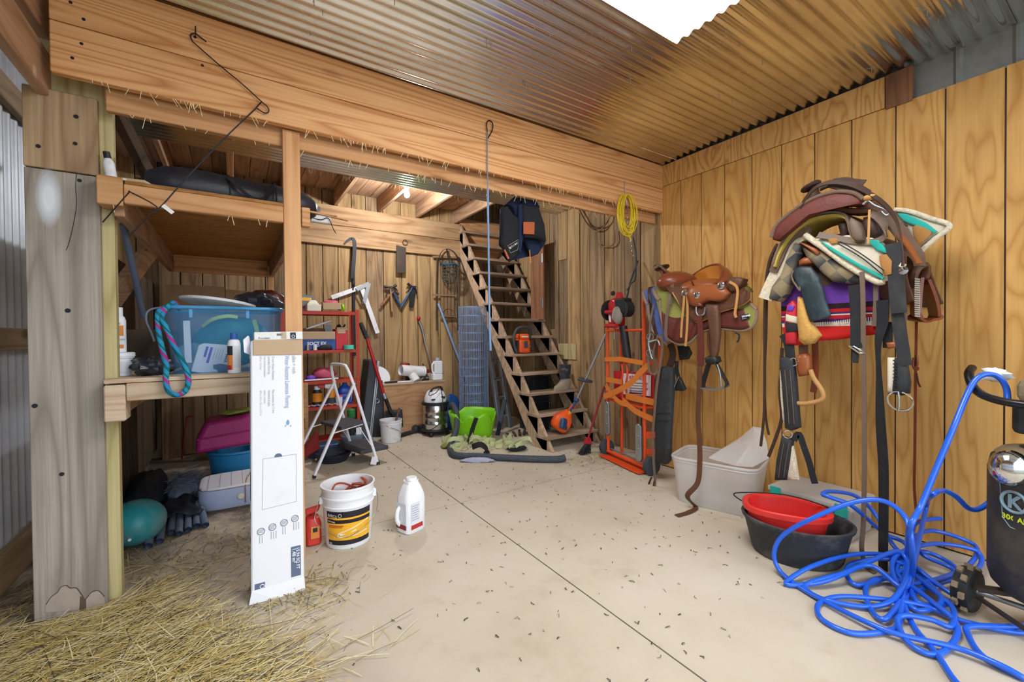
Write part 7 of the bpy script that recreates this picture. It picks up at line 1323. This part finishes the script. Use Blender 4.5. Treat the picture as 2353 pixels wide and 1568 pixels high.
# ================================================================== bins, tubs, hose, compressor
# clear bin on the floor, with its lid standing in it
fl0, fr0 = F(1553, 1152), F(1728, 1194); dv_ = (fr0-fl0); L_ = dv_.length; uy = dv_.normalized(); ux = V(uy.y, -uy.x, 0); ux = ux if ux.x > 0 else -ux
T = Matrix(((uy.x, ux.x, 0, fl0.x), (uy.y, ux.y, 0, fl0.y), (0, 0, 1, .002), (0, 0, 0, 1)))
t = thing('clear_bin', 'frosted clear plastic storage bin on the floor by the plywood wall', 'bin', T=T)
bw, bl, bh = .40, L_, .345
def binfn(u, v):
    a = 2*math.pi*u; ca, sa = math.cos(a), math.sin(a); q_ = (abs(ca)**7+abs(sa)**7)**(-1/7); k = 1+.16*v
    return V(bl/2+bl/2*k*ca*q_, bw/2+bw/2*k*sa*q_, .0+bh*v)
MB(T).grid(binfn, 44, 6, cu=True).build('bin_wall', 'clear_bin', t, sm=50); MB(T).prism([binfn(k/44, 0) for k in range(44)], (0, 0, .004)).build('bin_base', 'clear_bin', t)
MB(T).tube([binfn(k/44, 1) for k in range(44)], .010, 6, closed=True).build('bin_rim', 'clear_bin', t, sm=60); MB(T).tube([binfn(k/44, .93)+V(0, 0, 0) for k in range(44)], .006, 5, closed=True).build('rim_lip', 'clear_bin', t, sm=60)
LP_ = [F(1618, 1052, .30), F(1735, 983, .62), F(1752, 990, .62), F(1767, 1050, .42), F(1700, 1070, .30)]
P = [PX(1628, 1055, 3.12), PX(1700, 1010, 3.30), PX(1730, 984, 3.36), PX(1750, 988, 3.38), PX(1762, 1020, 3.36), PX(1767, 1055, 3.30), PX(1730, 1075, 3.14), PX(1690, 1072, 3.10)]
o = MB().prism(P, (.02, .01, .012)).build('bin_cover', 'clear_bin', bev=.004); tag(o, 'frosted lid standing slantwise in the clear bin', 'lid')
# shallow clear box with teal latches behind the tubs
T = rotT((3.14, 1.05, .003), rz=0); t = thing('latch_box', 'low clear plastic box with teal latches against the plywood wall', 'box', T=T); MB(T).bx(0, .36, 0, .46, 0, .20).build('box_body', 'clear_bin', t, bev=.015, seg=2); MB(T).bx(-.015, .375, -.015, .475, .201, .235).build('box_lid', 'clear_bin', t, bev=.01, seg=2)
for y in (.04, .42): MB(T).bx(-.022, -.014, y-.035, y+.035, .16, .238).build('latch', 'turquoise', t, bev=.004)
# black rubber tub with a red one inside
c_ = V(2.755, 1.185, .002); t = thing('rubber_tub', 'oval black rubber feed tub on the floor', 'tub', c_); Mz = Matrix.Rotation(R(-62), 3, 'Z')
MB().lathe([(0, .006), (.215, 0), (.225, .02), (.262, .19), (.275, .20), (.278, .215), (.262, .218), (.25, .19), (.21, .03), (0, .024)], c_, 40, M=Mz, sx=1.02, sy=.86).build('tub_body', 'tub_black', t, sm=40)
c2 = c_+V(-.03, .04, .026); t = thing('feed_bucket', 'red flat-backed feed bucket nested in the black tub', 'bucket', c2)
Mr = Matrix.Rotation(R(-62), 3, 'Z'); prof = [(0, .004), (.15, 0), (.155, .01), (.19, .22), (.208, .222), (.21, .25), (.20, .256), (.182, .25), (.145, .02), (0, .012)]
MB().lathe(prof, c2, 40, M=Mr, sx=1.08, sy=.8, sq=2.6).build('bucket_body', 'tub_red', t, sm=40)
e = Mr @ V(1, 0, 0); MB().tube(spl([c2+e*-.225+V(0, 0, .235), c2+e*-.235+V(.03, .05, .265), c2+V(.11, .06, .275), c2+e*.2+V(.05, .02, .262), c2+e*.228+V(0, 0, .24)], 6), .004, 6).build('wire_handle', 'wire_dark', t, sm=60)
for s_ in (-1, 1): MB().ring(c2+e*.225*s_+V(0, 0, .238), .014, .004, e, 12).build('handle_eye', 'wire_galv', t)
# compressor
kc = V(2.86, .245, 0); t = thing('air_compressor', 'black upright air compressor with wheels by the plywood wall', 'compressor', kc)
MB().lathe([(0, .14), (.08, .145), (.15, .17), (.185, .21), (.195, .25), (.195, .70), (.185, .755), (.15, .79), (.08, .81), (0, .815)], kc, 40).build('tank', 'tank_black', t, sm=50)
MB().lathe([(.05, .812), (.14, .797), (.175, .772), (.15, .795), (.0, .822)], kc, 30).build('tank_dust', 'dust_tan', t, sm=50)
MB().bx(kc.x-.12, kc.x+.16, kc.y-.17, kc.y+.11, .87, 1.0).build('pump_shroud', 'black_plastic', t, bev=.02, seg=2); MB().bx(kc.x-.11, kc.x+.15, kc.y-.16, kc.y+.10, 1.0, 1.10).build('pump_top', 'dust_tan', t, bev=.03, seg=2); MB().bx(kc.x-.05, kc.x+.08, kc.y-.1, kc.y+.05, .80, .87).build('pump_mount', 'iron_black', t)
MB().lathe([(0, 0), (.028, 0), (.028, .02), (.02, .025), (0, .025)], (kc.x-.06, kc.y-.03, 1.1), 14).build('filler_cap', 'ivory_box', t, sm=40)
MB().tube(spl([V(2.92, .50, 1.13), V(2.86, .50, 1.10), V(2.80, .47, 1.04), V(2.72, .40, 1.01), V(2.68, .28, 1.0), V(2.68, .1, 1.0), V(2.72, .02, 1.0)], 6), .017, 10).build('push_handle', 'black_gloss', t, sm=60); MB().tube([V(2.68, .22, 1.0), V(2.68, .14, 1.0)], .02, 10).build('handle_sleeve', 'vest_blue', t, sm=60)
MB().blob(kc+V(.205*math.cos(2.6), .205*math.sin(2.6), .735), .062, .062, .075, 12, 18).build('chrome_dome', 'chrome', t, sm=180)
ka = math.pi+.18
def kp(a, z, e_=.0015): return kc+V((.195+e_)*math.cos(a), (.195+e_)*math.sin(a), z)
def kband(a0, a1, z0, z1, mat, name, e_=.001): MB().grid(lambda u, v: kp(a0+(a1-a0)*u, z0+(z1-z0)*v, e_), 12, 3).build(name, mat, t, sm=60)
fr = [kp(ka-.36, .515), kp(ka+.35, .545), kp(ka+.35, .35), kp(ka-.1, .345), kp(ka-.32, .40)]
fr = [kp(2.36, .665), kp(3.05, .64), kp(3.05, .48), kp(2.58, .485), kp(2.43, .515)]
MB().tube(fr, .002, 4, closed=True).build('decal_border', 'print_pale', t)
am = 2.64; MB().ring(kp(am, .595, .002), .042, .006, (math.cos(am), math.sin(am), 0), 22).build('decal_ring', 'print_pale', t); text('K', .075, 'print_pale', t, kp(am-.11, .570, .003), (math.sin(am)*1, -math.cos(am)*1, 0) if False else (-math.sin(am), math.cos(am), 0), (0, 0, 1), 'decal_letter', bold=.003)
text('30GAL', .03, 'lime_print', t, kp(am-.22, .515, .003), (-math.sin(am), math.cos(am), 0), (0, 0, 1), 'decal_letter', bold=.001)
wc_ = V(2.855, .50, .10); Mw = V(.15, .98, 0).to_track_quat('Z', 'Y').to_matrix()
MB().lathe([(0, -.03), (.05, -.032), (.075, -.034), (.094, -.028), (.098, -.012), (.096, 0), (.098, .012), (.094, .028), (.075, .034), (.05, .032), (0, .03)], wc_, 28, M=Mw).build('wheel', 'black_rubber', t, sm=40)
q = MB()
for k in range(16):
    a = 2*math.pi*k/16; p = wc_+Mw @ V(.097*math.cos(a), .097*math.sin(a), (.012 if k % 2 else -.012)); q.box(p, (.03, .028, .02), Mw @ Matrix.Rotation(a, 3, 'Z').to_3x3())
q.build('tyre_lug', 'dust_tan', t, bev=.002)
MB().tube([wc_+V(0, 0, 0), V(2.86, .1, .10)], .012, 8).build('axle', 'steel_dull', t, sm=60); MB().bar(V(2.80, .46, .14), V(2.84, .24, .19), .04, .02).bar(V(2.80, .46, .10), V(2.62, .1, .02), .015, .015).build('leg_strut', 'iron', t); MB().box(V(2.66, .15, .02), (.05, .05, .035)).build('rubber_foot', 'black_rubber', t, bev=.006)
q = PX(2286, 862, 2.90); MB().blob(q, .02, .045, .03, 8, 14, rough=.5, seed=4).build('paper_wrap', 'tile_white', t, sm=60)
# blue air hose: one long line in loose coils on the floor
hs = [(2310, 880, .99, 'x'), ]
def Fh(x, y, z): return F(x, y, z)
path = [PX(2316, 925, 2.84), PX(2313, 895, 2.86), PX(2300, 872, 2.85), PX(2280, 861, 2.83), PX(2256, 863, 2.79), PX(2238, 878, 2.77), PX(2220, 912, 2.74), PX(2190, 985, 2.66), PX(2150, 1080, 2.60), PX(2115, 1165, 2.54), PX(2090, 1215, 2.46)]
def loop(pts): return [F(x, y, z) for x, y, z in pts]
path += loop([(2085, 1270, .14), (2078, 1340, .05), (2065, 1430, .02), (2040, 1450, .014), (1960, 1456, .014), (1890, 1425, .014), (1880, 1390, .014), (1925, 1372, .02), (2010, 1376, .03), (2120, 1392, .03), (2220, 1430, .02), (2353, 1455, .014), (2390, 1430, .014), (2330, 1440, .03), (2230, 1440, .03), (2225, 1460, .016), (2260, 1510, .014), (2353, 1560, .014), (2300, 1530, .03), (2200, 1490, .03), (2070, 1460, .03), (1990, 1430, .03), (1890, 1380, .02), (1830, 1345, .014), (1790, 1310, .03)])
path += [PX(1779, 1270, 2.44), PX(1800, 1230, 2.45), PX(1870, 1190, 2.47), PX(1960, 1155, 2.55), PX(2030, 1152, 2.60), PX(2080, 1190, 2.60), PX(2095, 1255, 2.56)]
path += loop([(2092, 1330, .06), (2040, 1420, .03)])
path += loop([(2000, 1400, .016), (1990, 1350, .02), (2020, 1330, .03), (2080, 1340, .05), (2150, 1390, .05), (2195, 1430, .03), (2195, 1470, .016), (2150, 1505, .014), (2090, 1480, .02), (2062, 1430, .03), (2080, 1415, .04), (2140, 1425, .04), (2185, 1440, .03), (2190, 1400, .04), (2160, 1370, .05), (2100, 1320, .06)])
path += loop([(2060, 1280, .09), (1960, 1275, .10), (1870, 1300, .07), (1810, 1335, .02), (1820, 1345, .015), (1900, 1335, .04), (2000, 1290, .10), (2060, 1268, .13), (2085, 1290, .10), (2090, 1330, .07), (2070, 1350, .05)])
path += loop([(2000, 1300, .09), (1930, 1320, .06), (1860, 1340, .03), (1852, 1355, .016), (1900, 1380, .016), (2000, 1395, .02), (2060, 1370, .05), (2090, 1300, .09), (2080, 1250, .13), (2030, 1225, .16), (1960, 1165, .34), (1912, 1145, .38), (1890, 1136, .385), (1910, 1130, .38), (1965, 1140, .33), (2010, 1180, .22), (2050, 1250, .13), (2090, 1290, .09)])
path += loop([(2150, 1340, .06), (2200, 1370, .04), (2215, 1345, .04), (2190, 1300, .06), (2130, 1270, .08), (2085, 1275, .09), (2060, 1310, .06), (2090, 1340, .04), (2160, 1330, .06), (2225, 1300, .06), (2245, 1260, .08), (2200, 1235, .11), (2140, 1220, .13), (2105, 1235, .13), (2120, 1275, .09), (2190, 1310, .06), (2205, 1360, .03), (2170, 1390, .03), (2110, 1385, .03), (2095, 1340, .05), (2110, 1250, .15), (2130, 1160, .26)])
path += [PX(2140, 1140, 2.75), PX(2165, 1128, 2.80), PX(2195, 1140, 2.85), PX(2225, 1168, 2.9), PX(2250, 1170, 2.93), PX(2280, 1150, 2.98)]
o = MB().tube(spl(path, 7), .0115, 9).build('air_hose', 'blue_hose', sm=60); tag(o, 'bright blue air hose coiled in loose loops on the floor', 'hose')
path2 = loop([(2300, 1180, .20), (2180, 1190, .18), (2110, 1200, .18), (2095, 1230, .14), (2085, 1300, .08), (2030, 1330, .03), (1970, 1345, .02), (1945, 1320, .03), (1960, 1295, .05), (2040, 1285, .09), (2110, 1320, .05), (2160, 1370, .05), (2150, 1395, .03), (2100, 1400, .02), (2060, 1340, .05), (2050, 1300, .08), (2070, 1270, .12), (2150, 1250, .12), (2240, 1265, .1), (2255, 1295, .06), (2225, 1320, .05), (2130, 1350, .03), (2080, 1380, .02), (2100, 1440, .015), (2150, 1500, .014), (2190, 1560, .013), (2230, 1600, .013)])
o = MB().tube(spl(path2, 7), .0115, 9).build('air_hose', 'blue_hose', sm=60); tag(o, 'second blue hose length tangled through the coils beside the wheel', 'hose')
# ================================================================== straw, chaff, cobweb straw
rr = random.Random(99)
def straw(mb, p, L, a, tilt=0, w=.0022, z=.004):
    d = V(math.cos(a), math.sin(a), tilt); q_ = V(-math.sin(a), math.cos(a), 0)*w*.5; b = V(rr.uniform(-.01, .01), rr.uniform(-.01, .01), rr.uniform(0, .006))
    p0 = V(p.x, p.y, p.z+z); p1 = p0+d*L*.5+b; p2 = p0+d*L
    h = V(0, 0, w*.5); k = len(mb.v)
    mb.v += [p0-q_, p0+q_, p1-q_+h, p1+q_+h, p2-q_, p2+q_]; mb.f += [(k, k+1, k+3, k+2), (k+2, k+3, k+5, k+4)]
st_ = MB(); dk = MB(); pa_ = MB()
def inpost(x, y): return (-.80 < x < -.46 and 2.80 < y < 3.02)
n = 0
while n < 5200:
    x, y = rr.uniform(-1.0, .62), rr.uniform(1.75, 3.25)
    edge = -.02-.55*(x+.35)+2.62          # thick toward the lower left, thin past the carton
    dens = 1/(1+math.exp((x-(-.12 - .55*(y-2.2)))*11)) * (1 if y < 2.85 else .3)
    if inpost(x, y) or rr.random() > dens: continue
    n += 1; a = rr.gauss(.2, .75); L = rr.uniform(.05, .22) if rr.random() < .8 else rr.uniform(.2, .4)
    x1, y1 = x+math.cos(a)*L, y+math.sin(a)*L
    if inpost(x1, y1) or inpost((x+x1)/2, (y+y1)/2) or (.02 < x1 < .32 and 2.42 < y1 < 2.75): continue
    straw(rr.choice((st_, st_, st_, pa_, pa_, pa_, dk)), V(x, y, rr.uniform(0, .022)*dens), L, a, rr.uniform(-.02, .08), rr.uniform(.0016, .0034))
for c0, s_, k_ in ((F(700, 1360), .10, 160), (F(680, 1385), .16, 160), (F(1360, 1055), .18, 260), (F(1440, 1070), .2, 200), (F(330, 1240), .25, 220), (F(420, 1290), .3, 260), (F(1300, 1010), .15, 120), (F(480, 1300), .3, 250)):
    for k in range(k_):
        p = V(c0.x+rr.gauss(0, s_), c0.y+rr.gauss(0, s_*.7), 0); straw(st_ if rr.random() < .6 else dk, p, rr.uniform(.03, .14), rr.uniform(0, 3.14), rr.uniform(0, .05), rr.uniform(.0012, .0026))
for mb_ in (st_, pa_, dk):
    for v_ in mb_.v: v_.x = min(3.5, max(-.98, v_.x))
o = pa_.build('pale_straw', 'straw_pale'); tag(o, 'pale dry straw stalks lying on the golden straw', 'straw', kind='stuff')
o = st_.build('loose_straw', 'straw_m'); tag(o, 'loose golden straw scattered over the floor around the post', 'straw', kind='stuff')
for k in range(900):
    x, y = rr.uniform(-.6, 3.3), rr.uniform(1.0, 5.5); straw(dk, V(x, y, 0), rr.uniform(.006, .03), rr.uniform(0, 3.14), 0, rr.uniform(.002, .006), .002)
o = dk.build('dark_chaff', 'chaff'); tag(o, 'dark chaff and dirt specks on the concrete floor', 'chaff', kind='stuff')
hw = MB()
for k in range(300):
    w_ = rr.random()*.815
    if w_ < .3: p = V(rr.uniform(-.6, 3.4), 2.70-.002, 2.492)
    elif w_ < .5: p = V(rr.uniform(-.5, 3.4), 2.778, 2.40)
    elif w_ < .8: p = V(rr.uniform(.6, 3.5), 4.6, 2.955)
    elif w_ < .9: p = V(rr.uniform(-.5, .2), 2.74, 1.955)
    else: p = V(rr.uniform(-.52, .0), 2.735, rr.uniform(.9, 1.0))
    d = V(rr.uniform(-.6, .6), rr.uniform(-.3, .1), -1).normalized()*rr.uniform(.01, .06); s_ = V(.0012, 0, 0)
    i = len(hw.v); hw.v += [p-s_, p+s_, p+d+s_, p+d-s_]; hw.f.append((i, i+1, i+2, i+3))
o = hw.build('hanging_straw', 'straw_pale'); tag(o, 'wisps of straw and cobweb hanging along the beam undersides', 'straw', kind='stuff')
flush_text()
